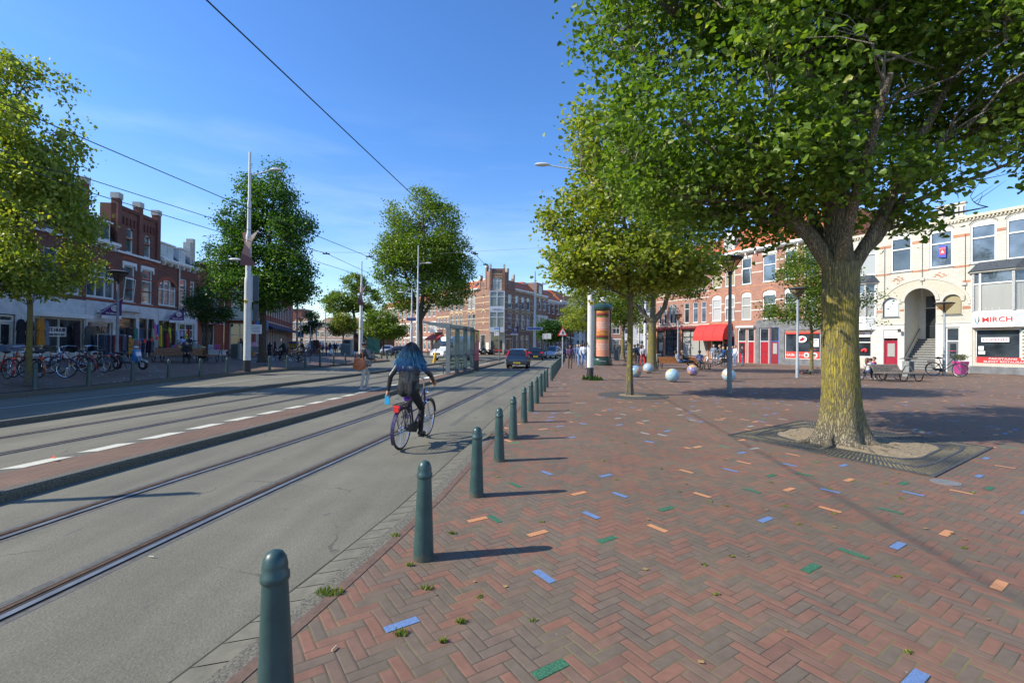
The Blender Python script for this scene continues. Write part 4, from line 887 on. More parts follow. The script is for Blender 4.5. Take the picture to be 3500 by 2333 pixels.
for a, c in up: win(b, a, c, 4.48, 7.1, GLASSB, .66, sill=STONE, tilt=(a < 15))
win(b, 14.67, 15.42, 8.03, 9.82, GLASSB, .6); win(b, 16.63, 17.44, 8.03, 9.74, GLASSB, .6); win(b, 11.1, 13.6, 4.5, 6.75, GLASSB, .62, mull=2, sill=STONE)
bands(b, [(a-.14, c+.14, 7.1, 7.36) for a, c in up]+[(a-.14, a-.02, 6.85, 7.1) for a, c in up]+[(c+.02, c+.14, 6.85, 7.1) for a, c in up], WHITE, 'lintel', -.06)
m = MB(); arch_ring(m, 11.08, 13.62, 5.97, 6.78, .28, -.015, .0); [arch_ring(m, a-.1, c+.1, 7.4, 7.6, .18, -.015, .0) for a, c in up]; m.build('window_arch', pm((.34, .09, .05), .85, name='orange_soldier_brick', var=.2, scale=12), b)
bands(b, [(11.02, 18.44, 4.3, 4.46), (13.7, 18.4, 6.3, 6.36), (13.7, 18.4, 5.4, 5.46), (13.7, 18.4, 9.0, 9.1)], pm((.34, .09, .05), .85, name='orange_soldier_brick', var=.2, scale=12))
cornice(b, 11.02, 13.55, 8.0, .35, .45); slope_roof(b, 11.01, 13.6, 8.35, 10.2, 1.2, SLATE); dormer(b, 11.3, 13.15, 8.45, 9.65, 1.4, .05, 2)
shopbase(b, 11.02, 18.44, [(11.2, 13.45, .85, 2.9), (14.05, 15.8, .35, 3.3), (16.15, 17.1, .35, 3.35), (17.2, 17.95, .35, 3.35)], 4.25)
win(b, 11.2, 13.45, .85, 2.9, GLASS, 0, name='shop_window', w_=.07); text('TAJ', .42, pm((.42, .24, .17), .5, name='copper_letters'), b, (12.6, .03, 2.42), bold=.01)
m = MB(); m.box(13.5, 16.1, -.35, -.06, 3.75, 3.98); m.box(11.9, 13.6, -.3, -.06, 3.5, 3.75); m.build('ledge', GRW, b)
BRW = pm((.20, .09, .035), .5, name='brown_wood', var=.2, scale=12)
door(b, 14.05, 15.8, .35, 3.3, BLACKP, pane=GLASS, frame=BRW, y=.1); door(b, 16.15, 17.1, .35, 3.35, pm((.06, .08, .14), .5, name='blue_grey_paint'), frame=BRW); door(b, 17.2, 17.95, .35, 3.35, BLACKP, frame=BRW, y=.1)
# H3
b = lhouse('dark brick house with slate roof dormers and downpipe, its shop hung with bright clothes'); W = MB()
ops = [(18.5, 20.85, 4.55, 6.65), (21.4, 22.45, 4.45, 7.05), (23.0, 23.7, 4.45, 7.05), (18.5, 20.85, 1.0, 3.3), (21.2, 23.7, .5, 3.2)]
wall_holes(W, 18.46, 24.2, 0, 8.1, ops); arch_fill(W, 18.5, 20.85, 5.95, 6.65); shell(W, 18.46, 24.2, 0, 8.1, 8); W.build('wall', LB, b)
win(b, 18.5, 20.85, 4.55, 6.65, GLASSB, .62, mull=2, sill=STONE); win(b, 21.4, 22.45, 4.45, 7.05, GLASSB, .66, sill=STONE); win(b, 23.0, 23.7, 4.45, 7.05, GLASSB, .66, sill=STONE)
m = MB(); arch_ring(m, 18.48, 20.87, 5.97, 6.68, .28, -.015, .0); m.build('window_arch', pm((.34, .09, .05), .85, name='orange_soldier_brick', var=.2, scale=12), b)
cornice(b, 18.47, 24.2, 8.0, .35, .4); slope_roof(b, 18.46, 24.2, 8.35, 10.1, 1.6, SLATE); dormer(b, 18.6, 20.5, 8.45, 9.55, 1.4, .05, 2); dormer(b, 21.35, 22.25, 8.45, 9.6, 1.4, .05)
m = MB(); m.tube([(21.15, -.1, 8.1), (21.15, -.1, .4)], .06); m.build('downpipe', GALV, b)
m = MB(); [m.lathe([(.12, 10.1), (.10, 10.6)], 8, (19.3+k*.4, 3)) for k in range(2)]; m.build('chimney_pot', BRICKO, b)
shopbase(b, 18.47, 24.19, [(18.5, 20.85, 1.0, 3.3), (21.2, 23.7, .5, 3.2)], 4.25); win(b, 18.5, 20.85, 1.0, 3.3, GLASS, .7, mull=2, frame=BRW, name='shop_window'); win(b, 21.2, 23.7, .5, 3.2, GLASS, .8, mull=1, name='shop_window')
for x0, z1 in ((23.3, 10.6), (23.75, 11.0)): m = MB(); m.box(x0, x0+.35, .2, .8, 8.1, z1); m.build('chimney', STONE, b)
# H4: red corner block of three faces
RB = pm((.30, .055, .032), .85, name='red_facing_brick', var=.14, scale=14, bump=.1); RBM = brick_mat('red_block_brick', (.33, .085, .055), (.38, .11, .07), (.22, .10, .07))
b = lhouse('red brick end house with mannequins in its window under a pink striped awning'); W = MB(); W2 = [(24.9, 25.9), (27.0, 28.2)]
wall_holes(W, 24.21, 29.3, 0, 9.0, [(24.9, 27.4, 1.1, 3.4)]+[(a, c, 4.6, 6.6) for a, c in W2]); shell(W, 24.21, 29.3, 0, 9.0, 8); W.build('wall', RBM, b)
win(b, 24.9, 27.4, 1.1, 3.4, clear_glass('display_glass', (.9, .9, .9), .7), 0, name='shop_window', w_=.05); [win(b, a, c, 4.6, 6.6, GLASSB, .6) for a, c in W2]
m = MB(); m.box(24.9, 27.4, .55, .6, 1.1, 3.4); m.box(24.9, 27.4, .17, .55, 1.05, 1.1); m.build('display_back', DARKM, b)
for k in range(5):
    x = 25.15+k*.5; m = MB(); m.mi = 0; m.tube([(x, .36, 1.1), (x, .36, 1.95), (x, .36, 2.2), (x, .36, 2.55), (x, .36, 2.68), (x, .36, 2.75), (x, .36, 2.85), (x, .36, 2.97)], [.06, .12, .14, .15, .05, .05, .08, .03], 8); m.build('mannequin', pm([(.45, .28, .2), (.5, .3, .22), (.12, .1, .09), (.48, .3, .24), (.4, .26, .2)][k], .6, name='dress'), b)
aw = froot(FL, 'awning', 'small pink and white striped awning over the mannequin window', 'awning'); m = MB()
for k in range(10): m.mi = k % 2; x = 24.3+k*.32; m.quad((x, 0, 4.15), (x, -.9, 3.55), (x+.32, -.9, 3.55), (x+.32, 0, 4.15)); m.quad((x, -.9, 3.55), (x, -.9, 3.3), (x+.32, -.9, 3.3), (x+.32, -.9, 3.55))
m.build('canopy', [pm((.6, .05, .12), .8, name='pink_canvas'), WHITE], aw)
def pw(F, s, y=0.0): (ox, oy), a = F; return (ox+math.cos(a)*s-math.sin(a)*y, oy+math.sin(a)*s+math.cos(a)*y)
c1p = pw(FL, 29.32); c2p = (c1p[0]+2.6, c1p[1]+1.0)
F5 = (c1p, math.atan2(1.0, 2.6)); a6 = math.atan2(.942, -.336); F6 = (c2p, a6)
b = empty('apartment_block', (c1p[0], c1p[1], 0), 0, 'long red brick block with glass balcony, open sign and navy awning along its curved side', 'building', 'shop houses on the left side')
def local(F, par, name='wing'):
    (ox, oy), a = F; return None
L5 = 2.78
def xf(F, o):                       # put a part built in facade frame F under root b
    (ox, oy), a = F; o.location = (ox-c1p[0], oy-c1p[1], 0); o.rotation_euler = (0, 0, a); return o
class Sub:                           # collects parts created for a facade frame, then moves them
    pass
def build_face(F, fn):
    t = empty('t'); fn(t); 
    for ch_ in list(t.children):
        ch_.parent = b; xf(F, ch_)
    bpy.data.objects.remove(t)
def face5(t):
    W = MB(); wall_holes(W, 0, L5, 0, 9.0, [(.5, 2.3, .4, 3.6), (.6, 2.2, 5.2, 7.4)]); W.quad((0, 0, 9), (L5, 0, 9), (L5, 5, 9), (0, 5, 9)); W.build('wall', RBM, t)
    win(t, .5, 2.3, .4, 3.6, GLASS, .62, mull=1, frame=GALV, name='glazed_entrance'); win(t, .6, 2.2, 5.2, 7.4, GLASS, 0, mull=2, frame=GALV)
    text('OPEN', .26, pm((.9, .02, .02), .4, name='neon_sign'), t, (.9, .02, 2.75))
    m = MB(); m.box(.2, 2.75, -1.0, 0, 3.85, 3.98); bl = m.build('balcony', STONE, t); m = MB(); m.box(.2, 2.75, -1.0, -.98, 4.0, 5.0); m.box(.2, .22, -.98, 0, 4.0, 5.0); m.box(.2, 2.75, -1.02, -.96, 5.001, 5.05); m.build('glass_balustrade', pm((.30, .40, .36), .2, name='frosted_glass', var=.06), bl)
build_face(F5, face5)
def face6(t):
    W = MB(); uw = [(1.2+k*2.1, 2.4+k*2.1) for k in range(17)]
    wall_holes(W, 0, 38, 0, 9.6, [(a, c, 5.0, 7.4) for a, c in uw]+[(a-.3, c+.3, .4, 3.3) for a, c in uw]); W.quad((0, 0, 9.6), (38, 0, 9.6), (38, 7, 9.6), (0, 7, 9.6)); W.quad((38, 0, 0), (38, 7, 0), (38, 7, 9.6), (38, 0, 9.6)); W.quad((0, .9, 0), (38, .9, 0), (38, .9, 9.5), (0, .9, 9.5)); W.build('wall', RBM, t)
    for a, c in uw: win(t, a, c, 5.0, 7.4, CURT, 0, mull=1, w_=.1)
    for a, c in uw: win(t, a-.3, c+.3, .4, 3.3, GLASSB, 0, mull=1, w_=.09, name='shop_window')
    m = MB(); [m.box(a-.75, a-.65, -.04, 0, 3.9, 9) for a, c in uw]; m.build('dark_pilaster', pm((.12, .02, .015), .8, name='dark_brick'), t)
    bands(t, [(0, 38, 4.1, 4.25), (0, 38, 3.5, 3.6)], STONE, 'stone_band', -.05)
    m = MB(); m.prism([(0, 3.95), (-1.3, 3.35), (-1.3, 3.15), (0, 3.6)], 'x', 3.5, 37); m.build('navy_awning', pm((.015, .025, .07), .8, name='navy_canvas'), t)
build_face(F6, face6)
m = MB(); m.box(0, .5, -1.2, -.1, 2.9, 3.9); o = m.build('blue_sign', pm((.04, .2, .45), .5, name='sign_blue2'), b); xf(F6, o); o.location.x += 0; m = MB(); m.box(36.5, 37.2, -1.9, -.9, 2.6, 3.6); xf(F6, m.build('blue_sign', pm((.03, .18, .4), .5, name='sign_blue3'), b))

# ---------------- corner building (three faces, one thing)
b = empty('corner_building', (-3.911, 80, 0), 0, 'brown brick corner building with castellated tower, white bay windows and butcher shop', 'building'); c1p = (-3.911, 80.0)
def fCL(t):
    W = MB(); up = [(24.2, 25.28), (22.75, 23.73), (19.72, 20.76), (18.14, 19.21), (16.21, 17.32)]
    wall_holes(W, 15.8, 30, 0, 11.3, [(a, c, 8.05, 10.45) for a, c in up]+[(a, c, 4.6, 7.12) for a, c in up]+[(27.1, 29.0, .3, 3.4), (23.4, 25.4, .5, 3.4), (19, 22.4, .5, 3.4)])
    W.quad((15.8, .9, 0), (30, .9, 0), (30, .9, 11.2), (15.8, .9, 11.2)); W.quad((15.8, 8, 0), (15.8, 0, 0), (15.8, 0, 11.3), (15.8, 8, 11.3))
    W.box(26.85, 30.0, -.05, .35, 11.3, 12.7)
    for x, z in ((26.95, 13.1), (28.9, 14.9)): W.box(x-.2, x+.2, -.12, .35, 11.3, z)
    W.box(28.7, 30.0, -.05, .35, 12.7, 14.2)
    W.build('wall', BRICKC, t)
    m = MB(); m.box(26.7, 27.2, -.15, .4, 13.101, 13.75); m.box(28.65, 29.15, -.15, .4, 14.901, 15.3); m.build('stone_pinnacle', STONE, t)
    for a, c in up: win(t, a, c, 8.05, 10.45, CURT if a > 20 else GLASS, .7, sill=STONE); win(t, a, c, 4.6, 7.12, GLASS, .66, sill=STONE)
    bl = []
    for z in (9.9, 8.9, 7.75, 6.2, 5.5, 4.15): 
        e = [15.8]+sorted(v for p_ in up for v in (p_[0]-.02, p_[1]+.02))+[30]
        if z in (7.75, 4.15): bl.append((15.8, 30, z, z+.1))
        else: bl += [(e[i], e[i+1], z, z+.09) for i in range(0, len(e), 2)]
    bands(t, bl+[(26.9, 30, 11.5, 11.6), (26.9, 28.6, 12.62, 12.72)], BANDY)
    m = MB()
    for a, c in up+[(27.7, 28.6)]: arch_ring(m, a-.1, c+.1, 7.15, 7.55, .16, -.05, 0)
    for z in (9.9, 8.9, 6.3, 5.3): m.prism([(28.15, z-.2), (28.35, z), (28.15, z+.2), (27.95, z)], 'y', -.05, 0)
    m.build('yellow_arch', BANDY, t)
    m = MB(); [m.box(a, a+.12, -.055, -.045, 11.7, 12.45) for a in (27.25, 27.55, 27.85, 28.15)]; m.build('parapet_slot', DARKM, t)
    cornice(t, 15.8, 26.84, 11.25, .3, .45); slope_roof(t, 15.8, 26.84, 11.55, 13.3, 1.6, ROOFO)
    m = MB(); m.box(20.0, 26.8, 1.5, 1.7, 13.302, 13.45); m.build('white_ridge', WHITE, t)
    m = MB(); m.add([(24.3, .35, 12.1), (25.2, .35, 12.1), (25.2, 1.0, 12.9), (24.3, 1.0, 12.9)], [(0, 1, 2, 3)]); m.build('skylight', DARKM, t)
    m = MB(); wall_holes(m, 22.9, 30, 0, 2.0, [(23.4, 25.4, .5, 2.1), (27.1, 29, .3, 2.1)], y=-.03, d=.05); m.build('pale_base', CREAM, t)
    for a, c in ((27.1, 29.0), (23.4, 25.4), (19, 22.4)): win(t, a, c, .5, 3.4, GLASS, 0, name='shop_window')
build_face(FCL, fCL)
def fCC(t):
    Lc = 2.615
    W = MB(); wall_holes(W, 0, Lc, 0, 13.1, [(.2, 2.4, 0.02, 3.3), (.54, 2.0, 10.97, 13.0), (.3, 2.3, 3.9, 10.5)]); W.box(0, Lc, 0, .3, 13.1, 14.66)
    W.box(-.0, .3, -.12, -.001, 10.9, 14.66); W.box(Lc-.3, Lc, -.12, -.001, 10.9, 14.66); W.build('wall', BRICKC, t)
    m = MB(); m.box(-.02, .3, -.15, .35, 14.661, 15.4); m.box(Lc-.3, Lc+.02, -.15, .35, 14.661, 15.4); m.build('stone_pinnacle', STONE, t)
    m = MB(); m.box(.0, 2.6, -.7, .1, 3.75, 4.6); m.box(.0, 2.6, -.7, .1, 7.15, 8.15); m.box(0.0, 2.6, -.7, .1, 10.6, 10.75)
    for z0, z1 in ((4.6, 7.15), (8.15, 10.6)):
        for x in (.0, 1.22, 2.44): m.box(x, x+.16, -.7, -.54, z0+.001, z1-.001)
        m.box(.16, 2.44, -.68, -.6, z0+(z1-z0)*.64, z0+(z1-z0)*.64+.12)
        m.box(.0, .1, -.54, .1, z0+.001, z1-.001); m.box(2.5, 2.6, -.54, .1, z0+.001, z1-.001)
    bw = m.build('bay_window', pm((.58, .61, .67), .5, name='pale_blue_white_paint', var=.05), t)
    g = MB(); [g.quad((.1, -.6, z0), (2.5, -.6, z0), (2.5, -.6, z1), (.1, -.6, z1)) for z0, z1 in ((4.6, 7.15), (8.15, 10.6))]; g.build('pane', curtain_mat('net_curtain_glass', (.22, .25, .24)), bw)
    m = MB(); m.tube([(.5, -.72, 7.7), (.7, -.72, 7.55), (.9, -.72, 7.7), (1.3, -.72, 7.6), (1.7, -.72, 7.7), (1.9, -.72, 7.55), (2.1, -.72, 7.65)], .03, 5); m.build('iron_ornament', BLACKP, t)
    win(t, .54, 2.0, 10.97, 13.0, CURT, .75, mull=1, name='balcony_door')
    m = MB(); [m.tube([(x, -.66, 10.75), (x, -.66, 11.7)], .012, 4) for x in [.1+.2*k for k in range(13)]]; m.tube([(.05, 0, 11.7), (.05, -.66, 11.7), (2.55, -.66, 11.7), (2.55, 0, 11.7)], .02, 5); m.build('balcony_railing', DARKM, t)
    bands(t, [(0.5, 2.1, 13.2, 13.28), (.5, 2.1, 13.7, 13.78)], BANDY)
    m = MB(); [m.box(.55+k*.24, .63+k*.24, -.02, -.002, 13.9, 14.4) for k in range(7)]; m.build('parapet_slot', DARKM, t)
    win(t, .2, 2.4, .05, 3.3, GLASS, 0, name='shop_window', frame=CREAM, w_=.12); m = MB(); m.box(-.05, .3, -.1, -.0, 0, 3.6); m.box(2.3, 2.66, -.1, 0, 0, 3.6); m.box(-.05, 2.66, -.12, 0, 3.3, 3.74); m.build('shop_surround', CREAM, t)
    m = MB(); m.box(.35, 2.2, .0, .03, .5, .85); m.build('red_counter', pm((.5, .05, .03), .6, name='butcher_red'), t)
build_face(FCC, fCC)
def fCR(t):
    W = MB(); up = [(1.12, 2.41), (3.67, 4.88), (5.89, 7.14), (7.96, 9.2)]
    wall_holes(W, 0, 10.5, 0, 11.3, [(a, c, 8.08, 10.38) for a, c in up]+[(a, c, 4.55, 7.12) for a, c in up]+[(.3, 3.0, .6, 3.4), (4.0, 4.9, .1, 3.4), (5.7, 7.0, .8, 3.4), (7.6, 8.9, .8, 3.4)])
    W.quad((0, .9, 0), (10.5, .9, 0), (10.5, .9, 11.2), (0, .9, 11.2)); W.box(0, 3.1, -.05, .35, 11.3, 12.8); W.box(0, 1.0, -.05, .35, 12.8, 14.1)
    for x, z in ((.85, 14.15), (2.9, 13.2)): W.box(x-.2, x+.2, -.12, .35, 11.3, z)
    W.build('wall', BRICKC, t)
    m = MB(); m.box(.6, 1.1, -.15, .4, 14.151, 14.8); m.box(2.65, 3.15, -.15, .4, 13.201, 14.0); m.build('stone_pinnacle', STONE, t)
    for a, c in up: win(t, a, c, 8.08, 10.38, GLASSB, .7, sill=STONE); win(t, a, c, 4.55, 7.12, GLASSB, .66, sill=STONE, tilt=(a in (3.67, 5.89)))
    bl = []
    for z in (9.9, 8.9, 7.75, 6.2, 5.5, 4.15):
        e = [0]+sorted(v for p_ in up for v in (p_[0]-.02, p_[1]+.02))+[10.5]
        if z in (7.75, 4.15): bl.append((0, 10.5, z, z+.1))
        else: bl += [(e[i], e[i+1], z, z+.09) for i in range(0, len(e), 2)]
    bands(t, bl+[(0, 3.0, 11.5, 11.6)], BANDY)
    m = MB(); [arch_ring(m, a-.1, c+.1, 7.15, 7.5, .16, -.05, 0) for a, c in up]; m.build('yellow_arch', BANDY, t)
    m = MB(); [m.box(a, a+.12, -.055, -.045, 11.7, 12.45) for a in (1.35, 1.65, 1.95, 2.25)]; m.build('parapet_slot', DARKM, t)
    cornice(t, 3.11, 10.5, 11.25, .3, .45); slope_roof(t, 3.11, 10.5, 11.55, 13.2, 1.6, ROOFO)
    win(t, .3, 3.0, .6, 3.4, GLASS, 0, name='shop_window'); door(t, 4.0, 4.9, .1, 3.4, BLACKP, pane=GLASS); win(t, 5.7, 7.0, .8, 3.4, GLASS, .7); win(t, 7.6, 8.9, .8, 3.4, GLASS, .7)
build_face(FCR, fCR)
m = MB(); m.prism([(.3, .2), (2.3, .2), (5.6, 7), (0, 16), (-8, 13.2)], 'z', 0.1, 11.25); m.build('inner_core', DARKM, b, loc=(.0, .95, 0))

def rowhouse(F, s0, s1, H, fl, nb, brick, lab, name='row_house', roof=None, group='brick houses in the far rows', pane=None, band=None, gable=False, wfr=.5, shop=True):
    b_ = froot(F, name, lab, 'house', group); W = MB(); bay_ = (s1-s0)/nb; fh = H/fl; ops = []; ws = []
    for k in range(nb):
        for i in range(fl):
            a = s0+bay_*(k+(1-wfr)/2); q = (a, a+bay_*wfr, i*fh+fh*.28 if i or not shop else .4, i*fh+fh*.86); ops.append(q); ws.append(q)
    wall_holes(W, s0, s1, 0, H, ops); shell(W, s0, s1, 0, H, 8)
    if gable: W.prism([(s0+(s1-s0)*.2, H), (s0+(s1-s0)*.8, H), (s0+(s1-s0)*.7, H+1.1), (s0+(s1-s0)*.5, H+1.9), (s0+(s1-s0)*.3, H+1.1)], 'y', .0, .3)
    W.build('wall', brick, b_)
    for q in ws: win(b_, *q, pane or (GLASSB if random.random() < .5 else GLASS), .66, mull=1 if q[1]-q[0] > 1.4 else 0, w_=.11)
    bands(b_, [(s0+.01, s1-.01, i*fh+fh*.9, i*fh+fh*.98) for i in range(fl)], band or WHITE, 'white_band', -.03)
    cornice(b_, s0, s1, H-.1, .35, .4)
    if roof: slope_roof(b_, s0, s1, H+.26, H+2.6, 2.4, roof)
    return b_
# row left of the corner building, along the same face
rowhouse(FCL, 10.2, 15.78, 10.9, 3, 4, BRICKC, 'brown brick house directly left of the corner building, above the dark red awning', band=BANDY, roof=ROOFO)
m = MB(); o_ = froot(FCL, 'balcony_and_awning', 'dark red shop awning under the small white wooden balcony behind the van', 'awning')
m.prism([(0, 3.6), (-1.5, 2.7), (-1.5, 2.4), (0, 2.9)], 'x', 8.0, 13.6); m.build('canopy', pm((.26, .025, .03), .8, name='dark_red_canvas'), o_)
m = MB(); m.box(9.5, 12.8, -1.1, 0, 4.0, 4.2); [m.box(9.5+.3*k, 9.62+.3*k, -1.1, -1.04, 4.2, 5.2) for k in range(11)]; m.box(9.5, 12.8, -1.12, -1.0, 5.2, 5.3); m.build('balcony', WHITE, o_)
LABS = ['pale pink brick house two doors left of the corner building', 'narrow brick house left of the corner row behind the large elm', 'brick house half hidden by the small round tree', 'brick house at the far left end of the corner row', 'last brick house of the corner row, farthest up the side street']
for k in range(5): rowhouse(FCL, 10.2-(k+1)*6.6, 10.18-k*6.6, 9.6+.5*(k % 2), 3, 3, [BRICKR, BRICKC][k % 2], LABS[k], roof=ROOFO, gable=(k % 2 == 0), wfr=.6)
# right of the corner building
b2 = rowhouse(FCR, 10.52, 16.4, 11.2, 3, 3, BRICKC, 'brown brick house right of the corner building with a tall dormer and white bay', roof=ROOFO, band=BANDY)
m = MB(); m.box(11.9, 14.7, .0, 2.5, 11.5, 13.75); m.build('tall_dormer', BRICKC, b2); m = MB(); m.box(12.75, 14.05, -.04, -.003, 11.6, 13.2); m.build('window', GLASSB, b2)
m = MB(); m.prism([(10.7, -.0), (11.0, -.8), (15.5, -.8), (15.8, 0)], 'z', 4.1, 7.4); m.build('timber_bay', CREAM, b2); m = MB(); [m.box(11.15+k*.72, 11.75+k*.72, -.83, -.802, 5.0, 6.9) for k in range(6)]; m.build('window', GLASSB, b2)
LABS = ['brick house behind the dark green street tree', 'brick house near the warning sign, far along the street', 'brick house beyond the pedestrians at the far end of the street', 'last house visible at the end of the street']
for k in range(4): rowhouse(FCR, 16.42+k*6.5, 22.9+k*6.5, 10.6+.4*(k % 2), 3, 3, [BRICKD, BRICKC][k % 2], LABS[k], roof=ROOFO)
# far rows
FFL = ((-98.0, 165.0), R(-6)); dirs = ['first', 'second', 'third', 'fourth', 'fifth', 'sixth', 'seventh']
PB = brick_mat('pale_far_brick', (.42, .25, .17), (.50, .31, .22), (.45, .36, .28), bw=.4, bh=.15)
for k in range(7): rowhouse(FFL, k*10+10, k*10+19.98, 8.6, 3, 5, PB, dirs[k]+' gabled house from the left in the pale row across the square', gable=True, wfr=.66, group='pale houses across the square')
ds = froot(((-108, 182), 0), 'brown_block', 'dark flat roofed brown block rising behind the pale far row', 'building'); m = MB(); m.box(0, 26, 0, 10, 0, 14.5); m.build('wall', BRICKD, ds); m = MB(); m.box(-.3, 26.3, -.3, 10.3, 14.502, 14.9); m.build('roof_edge', STONE, ds)
FFR = ((9.0, 108.0), R(-14))
LABS = ['white rendered shop house behind the advertising column', 'grey house front seen through the trees right of the column', 'brick house with white shopfront beyond the plane trees', 'house at the far right end of the distant shop row']
for k in range(4): rowhouse(FFR, k*8, k*8+7.98, 10, 3, 3, [GRW, BRICKR, GRW, BRICKC][k], LABS[k], group='distant shops behind the trees', roof=SLATE, wfr=.6)
# ================================================================== TREES
def leaves_mesh(C, spread, per, L, mat, name, parent, flat=.55, seed=1, heart=False, droop=.25, upb=.5):
    g = np.random.default_rng(seed); n = len(C)*per
    c = np.repeat(np.array(C), per, 0); sp_ = np.repeat(np.array(spread)[:, None], per, 0)
    d = g.normal(size=(n, 3)); d[:, 2] *= flat; c = c+d*sp_*.62
    a = g.normal(size=(n, 3)); a[:, 2] = a[:, 2]*.45-droop; a /= np.linalg.norm(a, axis=1)[:, None]
    nn = g.normal(size=(n, 3))*.75+np.array([0, 0, upb]); nn -= a*(nn*a).sum(1)[:, None]; nn /= np.linalg.norm(nn, axis=1)[:, None]
    b = np.cross(nn, a); ln = L*g.uniform(.6, 1.25, n)[:, None]; wd = ln*.78; f = ln*g.uniform(.02, .22, n)[:, None]
    if heart:
        vs = np.stack([c, c+a*ln*.18+b*wd*.46+nn*f, c+a*ln*.6+b*wd*.36+nn*f*.8, c+a*ln-nn*f*.5, c+a*ln*.6-b*wd*.36+nn*f*.8, c+a*ln*.18-b*wd*.46+nn*f], 1)
        k = 6; tri = np.array([[0, 1, 2], [0, 2, 3], [0, 3, 4], [0, 4, 5]])
    else:
        vs = np.stack([c, c+a*ln*.45+b*wd*.5+nn*f, c+a*ln, c+a*ln*.45-b*wd*.5+nn*f], 1); k = 4; tri = np.array([[0, 1, 2], [0, 2, 3]])
    vs = vs.reshape(-1, 3); F = (tri[None]+(np.arange(n)*k)[:, None, None]).reshape(-1, 3)
    me = bpy.data.meshes.new(name); me.vertices.add(len(vs)); me.vertices.foreach_set('co', vs.ravel().astype(np.float32))
    me.loops.add(F.size); me.loops.foreach_set('vertex_index', F.ravel().astype(np.int32)); me.polygons.add(len(F))
    me.polygons.foreach_set('loop_start', np.arange(len(F), dtype=np.int32)*3); me.polygons.foreach_set('loop_total', np.full(len(F), 3, np.int32)); me.update()
    at = me.attributes.new('lv', 'FLOAT', 'POINT')
    cl = np.repeat(g.uniform(-.16, .16, len(C)), per); lv = np.clip(g.beta(2.2, 2.6, n)+cl, 0, 1)
    at.data.foreach_set('value', np.repeat(lv, k).astype(np.float32)); me.materials.append(mat)
    o = bpy.data.objects.new(name, me); COL.objects.link(o); o.parent = parent; return o

def pn3(p, s, k):
    return math.sin(p[0]*s+k)*math.cos(p[1]*s*1.3+k*2)+math.sin(p[2]*s*1.1+k*3+p[0]*.5)*.8
def trunk_mesh(m, r0, zt, r1, flare=1.7, n=20, seed=0, lean=(0, 0), roots=5, fl_h=.35):
    g = random.Random(seed); ph = [g.uniform(0, 6) for _ in range(4)]; rings = [0, .05, .12, .2, .3, .45, .7, 1.0]+[1+(zt-1)*i/8 for i in range(1, 9)]
    rings = [z for z in rings if z <= zt+1e-6]; vs = []; fs = []
    for z in rings:
        t = z/zt; r = r0+(r1-r0)*t; e = math.exp(-z/fl_h)
        for k in range(n):
            a = 2*PI*k/n; q = 1+(flare-1)*e*(1+.45*math.cos(roots*a+ph[0])+.2*math.cos(3*a+ph[3]))+.035*math.sin(3*a+ph[1]+z*1.4)+.025*math.sin(7*a+ph[2]+z*2)
            vs.append((lean[0]*t*t+r*q*math.cos(a), lean[1]*t*t+r*q*math.sin(a), z-.03))
    for i in range(len(rings)-1):
        for k in range(n): fs.append((i*n+k, i*n+(k+1) % n, (i+1)*n+(k+1) % n, (i+1)*n+k))
    m.add(vs, fs)
def curve(p, q, bend, k=6, sd=0):
    g = random.Random(sd); p = Vector(p); q = Vector(q); o = Vector((g.uniform(-1, 1), g.uniform(-1, 1), g.uniform(-.3, .6)))*bend
    return [tuple(p.lerp(q, t/k)+o*math.sin(PI*t/k)) for t in range(k+1)]
